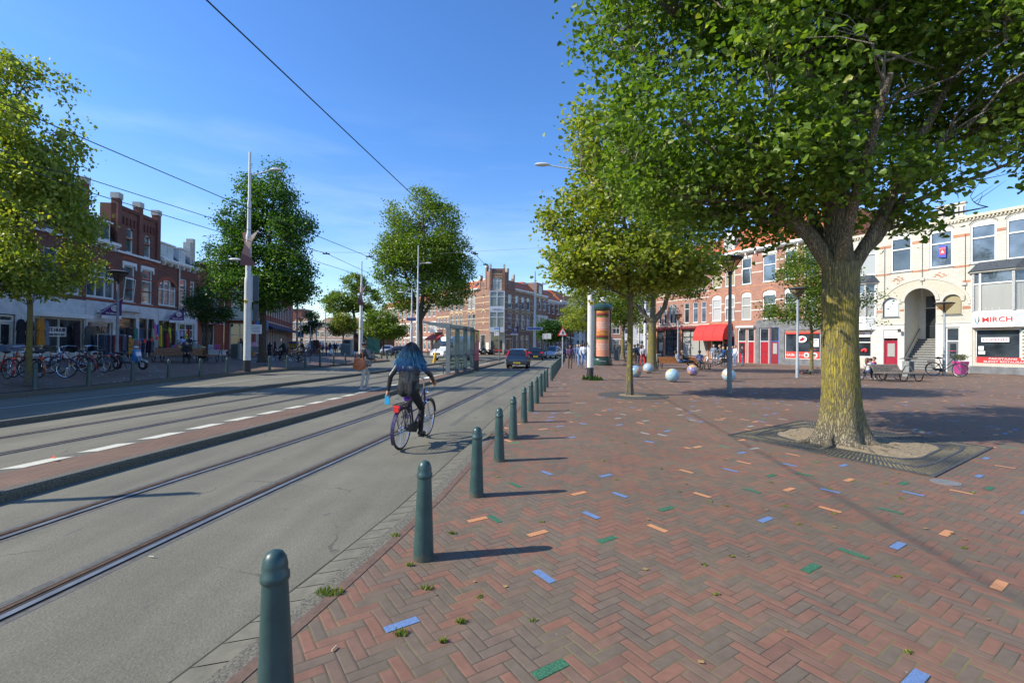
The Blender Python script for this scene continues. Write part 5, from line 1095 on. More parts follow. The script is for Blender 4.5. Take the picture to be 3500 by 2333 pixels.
def tree(label, base, r0, fork, lobes, ncl, per, leaf, lm, bark, seed=1, group=None, r1=None, spread=.5, flare=1.6, lean=(0, 0), gap=-.55, heart=False, limbs=None, gs=1.3, flat=.55, cat='tree', twig=True, lo=.35):
    g = random.Random(seed); t = empty('tree', base, 0, label, cat, group)
    m = MB(); r1 = r1 or r0*.75; n = 24 if r0 > .2 else 12; trunk_mesh(m, r0, fork, r1, flare, n, seed, lean)
    top = Vector((lean[0], lean[1], fork-.08)); nodes = []
    if limbs:
        for L_ in limbs:
            m.tube(L_['p'], L_['r'], 12)
            for a, b_ in zip(L_['p'][:-1], L_['p'][1:]):
                for s in range(4): nodes.append((Vector(a).lerp(Vector(b_), s/4), L_['r'][0]*.4))
    else:
        zt = max(l[2]+l[5]*.6 for l in lobes); ax = [l for l in lobes if l[2]+l[5]*.6 == zt][0]
        tp = Vector((ax[0], ax[1], zt)); pts = curve(top, tp, .25, 6, seed); m.tube(pts, [r1*(1-.85*i/6) for i in range(7)], 8)
        nodes += [(Vector(pts[0]).lerp(Vector(pts[-1]), s/10), r1*.5) for s in range(10)]
    for i, l in enumerate(lobes):
        c = Vector(l[:3]); nd = min(nodes, key=lambda q: (q[0]-c).length+max(0, q[0].z-c.z+.3)*3); st = nd[0]; d = (c-st).length
        if d < .3: nodes.append((c, .03)); continue
        pts = curve(st, c, .12*d, 5, seed+i); rr_ = min(nd[1], .035*d+.02); m.tube(pts, [rr_*(1-.75*k/5) for k in range(6)], 6)
        nodes += [(Vector(p), rr_*.4) for p in pts[1:]]
        for k in range(4):          # secondary limbs inside the lobe
            e = c+Vector((g.uniform(-1, 1)*l[3], g.uniform(-1, 1)*l[4], g.uniform(-.4, 1)*l[5]))*.65; s = Vector(pts[g.randint(2, 5)]); q = curve(s, e, .1*(e-s).length, 4, seed*7+i*5+k)
            m.tube(q, [rr_*.55*(1-.7*j/4) for j in range(5)], 5); nodes += [(Vector(p), rr_*.25) for p in q[1:]]
    C = []; S = []; wsum = sum(l[3]*l[4]*l[5]*(l[6] if len(l) > 6 else 1) for l in lobes); tries = 0
    while len(C) < ncl and tries < ncl*30:
        tries += 1; x = g.uniform(0, wsum); acc = 0
        for l in lobes:
            acc += l[3]*l[4]*l[5]*(l[6] if len(l) > 6 else 1)
            if acc >= x: break
        v = Vector((g.gauss(0, 1), g.gauss(0, 1), g.gauss(0, 1))).normalized()*(lo+(1-lo)*g.random())**.5*g.uniform(.88, 1.06)
        p = Vector((l[0]+v.x*l[3], l[1]+v.y*l[4], l[2]+v.z*l[5]))
        if pn3(p, gs, seed) < gap: continue
        C.append(p); S.append(spread*g.uniform(.6, 1.25))
    if twig:
        P_ = np.array([q[0] for q in nodes])
        for k, c in enumerate(C):
            if k % 2 and ncl > 500: continue
            dd = np.linalg.norm(P_-np.array(c), axis=1)+np.maximum(0, P_[:, 2]-c.z)*1.2; j = int(dd.argmin()); s = nodes[j][0]
            mid = s.lerp(c, .5)+Vector((g.uniform(-.1, .1), g.uniform(-.1, .1), g.uniform(0, .12)))
            m.tube([s, mid, c], [max(.012, .008+.006*dd[j]), .009, .004], 3, cap=False)
    m.build('trunk', bark, t, smooth=True)
    leaves_mesh([tuple(c) for c in C], S, per, leaf, lm, 'crown', t, seed=seed, heart=heart, flat=flat)
    return t
LG = leaf_mat('elm_leaf', [(0.0, (.06, .11, .014)), (.45, (.125, .20, .028)), (.8, (.21, .29, .045)), (1.0, (.36, .37, .08))], .42)
LP = leaf_mat('plane_leaf', [(0.0, (.11, .16, .018)), (.4, (.22, .26, .035)), (.75, (.36, .38, .09)), (1.0, (.52, .40, .07))], .42)
LD = leaf_mat('dark_leaf', [(0.0, (.02, .055, .014)), (.5, (.04, .10, .02)), (1.0, (.10, .17, .03))], .28)
LD2 = leaf_mat('deep_green_leaf', [(0.0, (.035, .085, .014)), (.5, (.07, .15, .024)), (1.0, (.16, .25, .045))], .38)
LM = leaf_mat('mid_leaf', [(0.0, (.06, .115, .014)), (.5, (.13, .20, .024)), (1.0, (.30, .32, .06))], .40)
LY = leaf_mat('yellow_green_leaf', [(0.0, (.09, .13, .02)), (.5, (.18, .21, .03)), (1.0, (.38, .33, .05))], .32)
BARK1 = bark_mat('mossy_bark', .9); BARK2 = bark_mat('smooth_bark', .35, (.07, .06, .045), (.20, .17, .12), sc=14); BARK3 = bark_mat('dark_bark', 0, (.03, .026, .02), (.09, .075, .055)); BARK4 = bark_mat('yellow_moss_bark', 1.0, mosscol=(.32, .27, .03))

# big tree beside the camera
TB = (5.72, 8.15, 0.0)
limbs = [dict(p=[(.15*math.cos(a), .15*math.sin(a), .32), (.42*math.cos(a), .42*math.sin(a), .07), (.6*math.cos(a+.2), .6*math.sin(a+.2), .03), (.95*math.cos(a+.1), .95*math.sin(a+.1), -.01)], r=[.10, .09, .055, .02]) for a in (-2.6, -1.75, -.9, -.1, 3.0)]+[dict(p=[(-.05, 0, 2.9), (-.5, .05, 3.6), (-1.15, .1, 4.25), (-1.9, .2, 5.0), (-2.9, .3, 5.9)], r=[.21, .17, .13, .09, .05]),
         dict(p=[(.02, 0, 2.9), (-.02, .1, 3.8), (-.25, .2, 5.2), (-.55, .2, 7.0), (-1.0, .2, 9.5)], r=[.30, .24, .18, .13, .06]),
         dict(p=[(.05, .05, 2.9), (.15, .3, 4.2), (.35, .4, 6.0), (.5, .4, 8.5), (.6, .4, 11)], r=[.28, .23, .18, .12, .05]),
         dict(p=[(.1, 0, 2.9), (.5, -.05, 3.6), (.95, -.1, 4.6), (1.6, -.1, 5.9), (2.4, 0, 7.4)], r=[.17, .14, .11, .08, .04]),
         dict(p=[(.1, 0, 3.1), (.62, .0, 3.55), (1.1, .1, 4.2), (1.5, .1, 4.9)], r=[.15, .11, .09, .05]),
         dict(p=[(1.05, .05, 4.1), (1.8, .1, 4.45), (2.6, .1, 4.75), (3.6, .1, 5.2)], r=[.07, .055, .04, .02]),
         dict(p=[(-.1, -.05, 3.0), (-.3, -.8, 4.2), (-.6, -1.8, 5.4)], r=[.14, .10, .05]),
         dict(p=[(0, .1, 3.0), (.2, 1.2, 4.4), (.3, 2.4, 6.0)], r=[.16, .11, .05]),
         dict(p=[(-.1, .1, 4.2), (-1.2, .8, 4.9), (-2.6, 1.4, 5.2)], r=[.10, .08, .04])]
lobes = [(-2.6, .3, 6.2, 1.7, 1.9, 1.3), (-3.0, .8, 8.0, 1.6, 2.2, 1.5), (-1.2, -.2, 5.3, 1.5, 1.5, .8), (-1.0, .0, 7.3, 1.8, 2.0, 1.6), (.4, .6, 9.2, 2.4, 2.4, 2.2), (-2.0, .5, 9.8, 1.8, 2.2, 1.6),
         (.3, -.7, 6.1, 1.3, 1.0, .9, .7), (1.6, .1, 7.2, 1.8, 2.0, 1.5), (2.6, .2, 5.9, 1.5, 1.7, .85), (3.3, .4, 7.4, 1.5, 2.0, 1.6), (2.4, .5, 9.6, 1.9, 2.2, 1.8), (-1.9, 1.6, 5.4, 1.5, 1.3, .8), (.2, 2.4, 6.4, 1.6, 1.4, 1.1), (2.2, .0, 4.95, 1.3, .8, .35, 1.3), (-3.3, .2, 4.9, 1.0, 1.1, .6, .8), (3.9, .3, 6.0, 1.1, 1.4, .9),
         (-.6, -1.7, 6.2, 1.5, 1.0, .9), (2.3, -1.6, 6.9, 1.5, 1.1, 1.0), (-2.6, -1.3, 7.4, 1.3, 1.1, 1.0), (.3, 1.2, 4.7, 1.6, 1.0, .5), (-.7, -1.1, 5.1, 1.6, .7, .6, 1.6), (1.2, -1.0, 5.5, 1.3, .6, .7, 1.4), (-1.8, -.8, 5.6, 1.3, .8, .7, 1.3), (.2, -1.0, 7.6, 1.8, .9, 1.2, 1.2), (-.2, -.85, 4.75, 1.2, .5, .5, 2.2), (1.3, -.8, 4.95, 1.0, .5, .5, 2.2), (-1.6, -.6, 4.95, 1.1, .6, .5, 2), (-2.5, .2, 4.45, 1.2, 1.0, .45, 1.4), (1.75, -.1, 4.2, 1.1, .5, .3, 4), (2.35, .1, 4.55, .9, .8, .35, 3), (-1.35, .5, 4.2, 1.2, .8, .36, 2.5)]
for L_ in limbs: L_['r'] = [r*.74 for r in L_['r']]
lobes = [(l[0], l[1], l[2]-(.45 if l[2] > 5 else .2), *l[3:]) for l in lobes]
tree('huge tree with thick trunk covered in yellow moss, standing in a sandy pit', TB, .262, 3.15, lobes, 2600, 27, .112, LG, BARK1, seed=11, r1=.275, spread=.40, flare=1.9, heart=True, limbs=limbs, gap=-.25, gs=1.5, flat=.6)
# tree pit: sand, iron grate
q1, q2, q3, q4 = P(2487, 1487), P(3195, 1632), P(3395, 1530), P(2745, 1437)
tp = empty('tree_grate', (0, 0, 0), 0, 'square cast iron grate with slots around the sandy pit of the huge tree', 'tree grate')
m = MB(); inn = [P(2625, 1488), P(3115, 1580), P(3235, 1523), P(2745, 1457)]
ring = [q1, q2, q3, q4]
c_ = [sum(p[i] for p in inn)/4 for i in range(2)]
def rpt(t, pts, rnd=0):          # point along closed quad, t in 0..4
    i = int(t) % 4; f = t-int(t); a, b = pts[i], pts[(i+1) % 4]; return (a[0]+(b[0]-a[0])*f, a[1]+(b[1]-a[1])*f)
N_ = 64
def roundq(pts, k):
    out_ = []
    for i in range(N_):
        t = 4*i/N_; x, y = rpt(t, pts); f = t-int(t); e = min(f, 1-f); 
        if e < .22: q = (.22-e)/.22*.14; x += (c_[0]-x)*q; y += (c_[1]-y)*q
        out_.append((x, y))
    return out_
I_ = roundq(inn, 1); O_ = [rpt(4*i/N_, ring) for i in range(N_)]
lerp = lambda a, b, t: (a[0]+(b[0]-a[0])*t, a[1]+(b[1]-a[1])*t)
m.mi = 0
for i in range(N_):
    j = (i+1) % N_
    for ta, tb in ((0, .08), (.46, .54), (.92, 1.0)):
        p = [lerp(I_[i], O_[i], ta), lerp(I_[j], O_[j], ta), lerp(I_[j], O_[j], tb), lerp(I_[i], O_[i], tb)]
        m.add([(x, y, .016) for x, y in p]+[(x, y, .004) for x, y in p], [(0, 1, 2, 3), (0, 4, 5, 1), (2, 6, 7, 3)])
    for s in range(3):
        u0 = (s+.0)/3; u1 = (s+.5)/3
        a0, a1 = lerp(I_[i], I_[j], u0), lerp(I_[i], I_[j], u1); b0, b1 = lerp(O_[i], O_[j], u0), lerp(O_[i], O_[j], u1)
        for ta, tb in ((.08, .46), (.54, .92)):
            m.add([(*lerp(a0, b0, ta), .014), (*lerp(a1, b1, ta), .014), (*lerp(a1, b1, tb), .014), (*lerp(a0, b0, tb), .014)], [(0, 1, 2, 3)])
m.build('grate', pm((.085, .088, .085), .6, .4, name='cast_iron', var=.3, scale=20, bump=.2), tp)
SAND = pm((.29, .225, .14), .95, name='sand', var=.3, scale=25, bump=.8)
m = MB(); m.poly([(x, y, .0045) for x, y in O_]); m.build('sand_bed', pm((.32, .26, .13), .95, name='dry_moss', var=.45, scale=18, bump=.5), tp)
m = MB(); rings_ = [1.0, .9, .75, .55, .3]; vs = []
for k, s in enumerate(rings_):
    for i, (x, y) in enumerate(I_): vs.append((c_[0]+(x-c_[0])*s, c_[1]+(y-c_[1])*s, .006+.012*k+.012*math.sin(i*1.3+k)))
vs.append((c_[0], c_[1], .06)); fs = [(k*N_+i, k*N_+(i+1) % N_, (k+1)*N_+(i+1) % N_, (k+1)*N_+i) for k in range(4) for i in range(N_)]+[(4*N_+i, 4*N_+(i+1) % N_, 5*N_) for i in range(N_)]
m.add(vs, fs); m.build('sand_pit', SAND, tp, smooth=True)
m = MB(); rr = random.Random(8)
for k in range(60):
    i = rr.randrange(N_); s = rr.uniform(.3, .93); x = c_[0]+(I_[i][0]-c_[0])*s; y = c_[1]+(I_[i][1]-c_[1])*s; a = rr.uniform(0, 6); l = rr.uniform(.03, .12)
    m.tube([(x, y, .035), (x+l*math.cos(a), y+l*math.sin(a), .04)], .004, 4)
m.build('twigs', BARK3, tp)

# plane tree behind the bollards (right)
b = P(2152, 1351)
tree('slender plane tree with yellowing leaves and pale mottled trunk in the middle of the plaza', b, .105, 3.3,
     [(0, 0, 4.4, 2.6, 2.2, 1.0), (-1.7, -.3, 4.5, 1.3, 1.3, .8), (1.6, 0, 4.3, 1.5, 1.4, .7), (-.4, 0, 6.0, 2.4, 2.1, 1.2), (-1.1, 0, 7.0, 1.1, 1.3, 1.1), (.5, .2, 7.4, 1.9, 1.8, 1.2), (-.7, 0, 8.7, 1.4, 1.4, 1.2), (-1.4, 0, 9.6, .6, .6, .9), (-2.3, 0, 5.7, .8, .8, .6), (-.9, 0, 3.7, 1.1, 1.0, .5), (-1.9, 0, 4.0, .9, .8, .5), (.9, .1, 3.75, 1.0, .8, .35), (-.2, 0, 10.2, .7, .7, .7)],
     1050, 24, .15, LP, BARK2, seed=21, r1=.085, spread=.42, flare=1.5, gap=-.6, gs=1.6, group='young plane trees', heart=True)
pt = empty('tree_grate', (b[0]+.1, b[1], .004), 0, 'flat round cobbled ring around the foot of the slender plane tree', 'tree pit')
m = MB(); m.lathe([(1.15, 0), (1.15, .006), (.45, .008)], 28, cap=False); m.build('cobble_ring', pm((.085, .08, .07), .85, name='cobbles', var=.5, scale=22, bump=.8), pt); m = MB(); m.lathe([(.45, .0), (.45, .01), (.02, .03)], 20); m.build('sand_pit', SAND, pt)
T3 = P(2228, 1268)
tree('old tree with forked trunk and yellow moss on its lit side, behind the mosaic globes', T3, .30, 3.5,
     [(-2.6, 0, 5.5, 1.8, 2, 1.2), (0, 0, 6.5, 2.8, 2.8, 1.8), (2.6, 0, 6.2, 2.0, 2.2, 1.5), (1.4, 0, 9.0, 2.8, 2.8, 2.2), (-1.6, 0, 9.2, 2.2, 2.4, 2.0), (3.2, .5, 8.2, 1.8, 2, 1.7), (.4, 0, 11.6, 2.2, 2.2, 1.6)],
     1100, 22, .16, LM, BARK4, seed=5, spread=.6, gap=-.5, gs=.9,
     limbs=[dict(p=[(-.1, 0, 3.2), (-.9, 0, 4.2), (-2.0, 0, 5.0)], r=[.15, .11, .07]), dict(p=[(.05, 0, 3.2), (.8, 0, 4.2), (1.2, 0, 6), (1.4, 0, 9)], r=[.2, .16, .12, .06]), dict(p=[(0, 0, 3.2), (.1, .2, 5), (-.6, 0, 8)], r=[.17, .13, .06])])
tree('small leafy street tree before the hairdresser window, a fallen bike at its foot', P(2774, 1280), .10, 2.7,
     [(0, 0, 4.3, 2.7, 2.2, 1.3), (-1.4, 0, 4.0, 1.5, 1.5, .9), (2.2, 0, 3.3, 1.7, 1.5, .6, .7), (0, 0, 6.0, 2.1, 2.0, 1.3), (-.4, 0, 7.3, 1.2, 1.2, .9), (2.9, 0, 4.7, 1.3, 1.2, .6, .5)],
     520, 24, .14, LM, BARK2, seed=31, spread=.5, gap=-.35, gs=1.3, r1=.08)
# left
tree('tall plane tree with yellow-green top at the far left edge, beside the parked bikes', P(98, 1308, zL), .13, 2.9,
     [(0, 0, 4.4, 2.9, 2.6, 1.3), (-1.8, 0, 5.2, 2.2, 2.4, 1.3), (1.0, 0, 5.8, 2.2, 2.0, 1.2), (0, 0, 7.2, 2.0, 2.2, 1.2), (1.1, 0, 7.4, 1.2, 1.2, .8), (-2.0, 0, 8.2, 2.0, 2.0, 1.4), (.4, 0, 9.2, 2.1, 2.0, 1.2), (-.6, 0, 10.8, 1.9, 1.8, 1.1), (1.0, 0, 10.9, 1.0, 1.0, .7), (-2.0, .3, 11.0, 1.6, 1.5, 1.0)],
     1150, 24, .17, LP, BARK2, seed=41, spread=.46, gap=-.45, gs=1.2, r1=.1, heart=True).scale = (.62, .7, .90)
tree('slim young tree with sparse feathery top beside the mannequin shop window', P(706, 1232, zL), .09, 2.6,
     [(0, 0, 4.2, 1.9, 1.7, 1.1), (.9, 0, 3.6, 1.3, 1.2, .7), (-.9, 0, 5.0, 1.1, 1.1, .8), (.2, 0, 5.8, 1.3, 1.3, .9), (-.2, 0, 7.4, .7, .7, .9), (.1, 0, 9.0, .35, .35, 1.3, 2.5)],
     330, 22, .14, LD, BARK3, seed=51, spread=.42, gap=-.45, gs=1.4, r1=.07).scale = (.8, .8, .84)
tree('broad dark green tree right behind the tall white lamp post on the left pavement', P(897, 1238, zL), .30, 4.0,
     [(-.3, 0, 5.6, 3.9, 3.2, 1.7), (2.6, 0, 5.6, 1.8, 1.6, 1.0), (-2.6, 0, 7.6, 1.7, 2.0, 1.5), (2.4, 0, 7.4, 2.1, 2.2, 1.6), (.5, 0, 9.4, 3.3, 3.0, 1.9), (-2.0, 0, 11.0, 1.7, 1.8, 1.7), (2.4, 0, 10.4, 1.8, 2.0, 1.3), (.6, 0, 12.6, 1.9, 1.9, 1.5), (1.0, 0, 14.6, .9, .9, 1.0), (-1.2, 0, 13.2, 1.0, 1.1, 1.1)],
     2100, 24, .19, LD2, BARK3, seed=61, spread=.58, gap=-.9, gs=.9, flare=1.4).scale = (.78, .78, .84)
ex = V(1437, 1170, 60)
tree('tall vase-shaped elm with its crown high above the tram shelter', (ex[0], 60, 0), .32, 5.0,
     [(-1.4, 0, 8.4, 3.6, 3.6, 2.8), (2.8, 0, 8.6, 3.6, 3.4, 2.6), (5.0, 0, 11, 1.8, 2, 2.2), (0, 0, 13.0, 5.0, 4.6, 3.2), (-3.2, 0, 13.2, 2.6, 3.0, 2.8), (3.6, 0, 13.4, 2.6, 3.0, 2.8), (-1.6, 0, 17.6, 3.2, 3.2, 2.6), (2.0, 0, 17.4, 3.0, 3.2, 2.8), (0, 0, 19.8, 2.4, 2.4, 1.8), (-4.4, 0, 10.6, 1.7, 1.8, 1.8)],
     1900, 26, .27, LM, BARK3, seed=71, spread=.85, gap=-.75, gs=.6, flare=1.3,
     limbs=[dict(p=[(0, 0, 4.7), (-1.0, 0, 8), (-2.6, 0, 12), (-3.5, 0, 16)], r=[.26, .2, .14, .06]), dict(p=[(0, 0, 4.7), (.3, 0, 9), (.5, 0, 14), (0, 0, 19)], r=[.3, .22, .16, .06]), dict(p=[(0, 0, 4.7), (1.6, 0, 7.6), (3.2, 0, 11), (4.2, 0, 15)], r=[.24, .18, .13, .05])])
for (px, Y, r0, fk, lb, n, pr_, lf, mt, sd, lab) in (
    (1311, 64, .13, 2.0, [(0, 0, 3.6, 3.2, 2.8, 1.4), (-.3, 0, 5.0, 2.4, 2.2, 1.2), (1.6, 0, 3.0, 1.8, 1.6, .7)], 420, 20, .26, LM, 81, 'low round-headed tree behind the standing woman, left of the tall elm'),
    (1212, 92, .40, 6.0, [(-3, 0, 9.5, 3.2, 3.5, 2.6), (1.5, 0, 10.5, 3.6, 3.5, 2.8), (-.8, 0, 13.2, 3.2, 3.0, 2.2), (4.0, 0, 8.6, 2.4, 2.4, 1.8)], 620, 20, .36, LM, 82, 'big grey-green tree behind the second tall pole, far across the square'),
    (1172, 78, .14, 2.2, [(0, 0, 4.6, 2.6, 2.6, 1.7), (.4, 0, 6.0, 1.8, 1.8, 1.1)], 300, 18, .28, LY, 83, 'round yellowish tree in front of the pale far row of houses'),
    (1062, 84, .12, 2.2, [(0, 0, 4.4, 1.8, 1.8, 1.2), (.1, 0, 6.2, 1.1, 1.1, 1.2), (-1.2, 0, 4.0, 1, 1, .8), (1.3, 0, 4.8, .8, .8, .6)], 190, 16, .26, LD, 84, 'small irregular dark tree among the thin lamp posts on the far square'),
    (1885, 74, .16, 1.7, [(0, 0, 3.8, 2.5, 2.5, 1.7), (-.9, 0, 4.4, 1.5, 1.5, 1.2), (1.1, 0, 3.3, 1.4, 1.4, 1.0)], 430, 20, .24, LD, 85, 'dense dark green tree on the pavement right of the corner building'),
    (2003, 52, .15, 2.6, [(0, 0, 4.6, 2.0, 2.0, 1.3), (-.8, 0, 6.4, 1.8, 1.8, 1.4), (-.3, 0, 8.6, 1.6, 1.6, 1.4), (-1.4, 0, 4.3, 1.2, 1.2, .8)], 420, 20, .20, LP, 86, 'plane tree farther along the bollards, above the two walking men'),
    (2129, 57, .24, 3.4, [(0, 0, 5.6, 2.6, 2.6, 1.6), (1.4, 0, 7.6, 2.4, 2.4, 1.8), (-1.6, 0, 7.4, 2.2, 2.2, 1.8)], 420, 20, .24, LM, 87, 'grey-trunked tree just left of the old mossy tree, far back'),
    (2262, 66, .16, 3.0, [(0, 0, 5.0, 3.4, 3, 1.8), (.6, 0, 7.6, 2.8, 2.8, 1.8)], 400, 20, .26, LY, 88, 'yellow-green tree between the far shops and the cafe'),
    (1950, 84, .16, 3.0, [(0, 0, 5.6, 2.4, 2.4, 1.6), (.3, 0, 8.0, 1.8, 1.8, 1.4)], 220, 18, .28, LP, 89, 'distant plane tree over the parked cars at the end of the bollards')):
    v = V(px, 1175, Y); tree(lab, (v[0], Y, 0), r0, fk, lb, n, pr_, lf, mt, BARK4 if sd in (87,) else BARK3, seed=sd, spread=.7, gap=-.6, gs=.8, twig=(sd < 83))

# ================================================================== STREET FURNITURE
def bollard(p, label=None, hgt=.75, group='dark green bollards along the right kerb', tilt=(0, 0)):
    t = empty('bollard', p, 0, label, 'bollard', group); t.rotation_euler = (R(tilt[0]), R(tilt[1]), 0)
    s = hgt/.75
    m = MB(); m.lathe([(.081, -.02), (.079, .02), (.053, .62*s)], 20, cap=False); m.build('post', BOLL, t, smooth=True)
    m = MB(); m.lathe([(.053, .62*s), (.059, .626*s), (.0605, .64*s), (.0595, .655*s), (.053, .663*s), (.053, .69*s), (.047, .72*s), (.034, .742*s), (.016, .752*s), (.001, .755*s)], 20, cap=False); m.build('cap', BOLL, t, smooth=True)
    return t
bt = [(973, 2400), (1441, 1921.6), (1626.6, 1701), (1705.6, 1579), (1754, 1503.6), (1791, 1445), (1815.4, 1406.7), (1834.5, 1378.8), (1848.4, 1355.7), (1859.6, 1339), (1868.8, 1324)]
BL = ['nearest dark green iron bollard, cut off by the bottom edge, with a round cap', 'second nearest dark green bollard with a weed at its foot', 'third dark green bollard from the camera, left of the coloured brick cluster', 'fourth dark green bollard, beside the drain grate', 'fifth dark green bollard from the camera', 'sixth dark green bollard from the camera', 'seventh dark green bollard from the camera', 'eighth dark green bollard from the camera', 'ninth dark green bollard from the camera', 'tenth dark green bollard from the camera', 'eleventh dark green bollard from the camera']
proto = None
for i, (x, y) in enumerate(bt):
    p = P(x, y) if i else (-1.0, 2.03, 0); p = (p[0], p[1]+(.07 if i else 0), 0)
    if proto is None: proto = bollard(p, BL[0]); proto.rotation_euler = (0, R(-1.2), 0); continue
    o = copy_tree(proto); o.location = p; o['label'] = BL[i]; o.rotation_euler = (0, R([0, .3, -.4, .5, .2][i % 5]), random.uniform(0, 6))
yb = 21.75
for k in range(18):
    o = copy_tree(proto); o.location = (cB(yb), yb, 0); o.rotation_euler = (0, 0, 0); yb += 1.62
    o['label'] = 'small far green bollard in the close line running to the warning sign and beyond'
for (x, y) in ((120, 1329.6), (304, 1315.3), (453, 1303), (577, 1291), (685, 1283.7), (776, 1275.5), (921, 1262.9), (982, 1258.3), (1044, 1253), (1094, 1249.5), (1140, 1245.5), (1180, 1242.3), (1214, 1239.5), (1278, 1233)):
    o = copy_tree(proto); p = P(x, y, zL); o.location = p; o.scale = (1.05, 1.05, 1.08); o.rotation_euler = (0, 0, 1); o['group'] = 'dark green bollards along the left kerb'
LBL = ['bollard at the foot of the big left plane tree', 'left kerb bollard in front of the red bicycle', 'left kerb bollard in front of the blue scooter', 'left kerb bollard in front of the long wooden bench', 'left kerb bollard before the seated person in black', 'left kerb bollard just left of the tall lamp post', 'first left kerb bollard right of the tall lamp post', 'left kerb bollard between the two riding men', 'left kerb bollard under the second riding man', 'left kerb bollard beside a white scrap on the paving', 'left kerb bollard below the woman with the white bag', 'left kerb bollard next after the white shopping bag', 'left kerb bollard just behind the standing woman', 'left kerb bollard right of the standing woman']
for o, l in zip([o for o in COL.objects if o.get('group') == 'dark green bollards along the left kerb'], LBL): o['label'] = l
FBL = ['upright bollard below the small far globe', 'leaning bollard right of the small far globe', 'bollard before the dark blue parked car', 'bollard left of the white van', 'corner pavement bollard left of the black bin bags', 'corner pavement bollard right of the black bin bags', 'bollard before the butcher window', 'bollard right of the butcher entrance', 'bollard at the far plaza edge near the silver car', 'bollard behind the rider on the far kerb']
for i, (px, Y, tl) in enumerate(((1305, 50, 0), (1325, 50, -14), (1353, 52, 0), (1463, 70, 0), (1629, 75, 0), (1659, 75.5, 0), (1689, 75.3, 0), (1723, 75, 0), (1338, 58, 0), (1365, 56, 0))):
    v = V(px, 1175, Y); o = copy_tree(proto); o.location = (v[0], Y, 0); o.rotation_euler = (0, R(tl), 0); o['label'] = FBL[i]; o['group'] = 'far bollards around the crossing'; o.scale = (1.2, 1.2, 1.15)

PURP = pm((.07, .02, .085), .6, name='purple_cloth', var=.15); PURPR = pm((.045, .012, .032), .55, name='plum_sheet', var=.1)
def lamp_head(t, x, z, sgn=1, s=1.0, y=0):
    m = MB(); m.ball((x, y, z), .5*s, 14, 8, (.75, .3, .17)); return m.build('lamp_head', pm((.66, .67, .66), .4, name='lamp_shell', var=.05), t, smooth=True)
def tall_pole(label, base, H, r0, arms=(), banner=None, low=None, yaw=0, num=True, black=True, group='tall grey tram and lamp poles', flip=1):
    t = empty('lamp_post', base, yaw, label, 'lamp post', group); k = r0/.19
    m = MB(); m.lathe([(r0, .0), (r0, .42 if black else .0), (r0, H*.4), (r0*.98, H*.42), (r0*.78, H*.43), (r0*.76, H*.6), (r0*.8, H*.61), (r0*.8, H*.615), (r0*.55, H*.63), (r0*.5, H*.75), (r0*.56, H*.755), (r0*.56, H*.765), (r0*.40, H*.78), (r0*.34, H)], 18); m.build('pole', POST, t, smooth=True)
    if black: m = MB(); m.lathe([(r0+.004, .0), (r0+.004, .6)], 18, cap=False); m.build('black_foot', BLACKP, t, smooth=True)
    for (z, ln, sg_, up_) in arms:
        m = MB(); m.tube([(0, 0, z), (sg_*ln*.75, 0, z+up_*.7), (sg_*ln, 0, z+up_)], [.035, .03, .03], 6); m.tube([(0, 0, z+.45), (sg_*ln*.8, 0, z+up_+.05)], .008, 4); m.build('arm', POST, t); lamp_head(t, sg_*(ln+.3), z+up_+.03, sg_)
    if banner:
        z0, z1 = banner; m = MB(); f = flip
        L_ = [(-.28, 0), (-.2, .35), (-.05, .62), (.22, .85), (.5, 1.0)]; R_ = [(.46, .0), (.26, .2), (.2, .45), (.34, .72), (.56, 1.0)]
        for i in range(4):
            a, b_, c, d = L_[i], R_[i], R_[i+1], L_[i+1]; q = [(p[0]*f*1.2, -.24-.12*math.sin(p[1]*3)*(1 if j in (1, 2) else .2), z0+(z1-z0)*p[1]) for j, p in enumerate((a, b_, c, d))]
            m.add(q+[(x, y+.03, z) for x, y, z in q], [(0, 1, 2, 3), (7, 6, 5, 4), (0, 4, 5, 1), (1, 5, 6, 2), (2, 6, 7, 3), (3, 7, 4, 0)])
        m.build('banner_sail', PURPR, t, smooth=True); m = MB(); h = z0+(z1-z0)*.45; m.prism([(-.42*f, h+1.0), (-.1*f, h+1.05), (-.15*f, h), (-.2*f, h-.1)], 'y', .1, .13); m.build('back_banner', pm((.26, .12, .09), .6, name='brown_sheet'), t)
    if num: m = MB(); m.box(-.09, .09, -r0-.012, -r0+.02, H*.31, H*.31+.16); pl_ = m.build('number_plate', pm((.75, .52, .03), .5, name='yellow_plate'), t); text('4506', .1, BLACKP, pl_, (0, -r0-.016, H*.31+.08), name='number')
    return t
p = P(844, 1268, zL); t = tall_pole('tallest near lamp post at left with curved lamp arm, plum sail banner and black foot', p, 12.0, .185, [(10.7, 1.15, 1, .32)], (5.75, 7.65))
m = MB(); m.tube([(0, 0, 6.1), (-.35, 0, 6.1)], .03, 6); m.build('lower_arm', POST, t); lamp_head(t, -.75, 6.1, -1, .9)
m = MB(); m.box(.2, .5, .1, .16, 3.85, 5.25); m.box(.22, .5, .1, .15, 2.7, 3.7); m.build('signal_back', pm((.10, .12, .14), .5, name='grey_blue_board'), t); m = MB(); m.box(.16, .2, .02, .18, 3.8, 5.3); m.build('signal_edge', WHITE, t)
m = MB(); m.box(.2, .75, .02, .05, 2.05, 2.55); s_ = m.build('timetable', WHITE, t); m = MB(); [m.box(.24, .7, .012, .018, 2.12+.08*k, 2.15+.08*k) for k in range(5)]; m.build('printed_lines', pm((.2, .22, .3), .5, name='print'), s_)
v = V(1233, 1172, 46); tall_pole('second tall pole behind the standing woman, with plum sail banner but no lamp', (v[0], 46, 0), 9.7, .19, (), (5.35, 7.3), flip=.8)
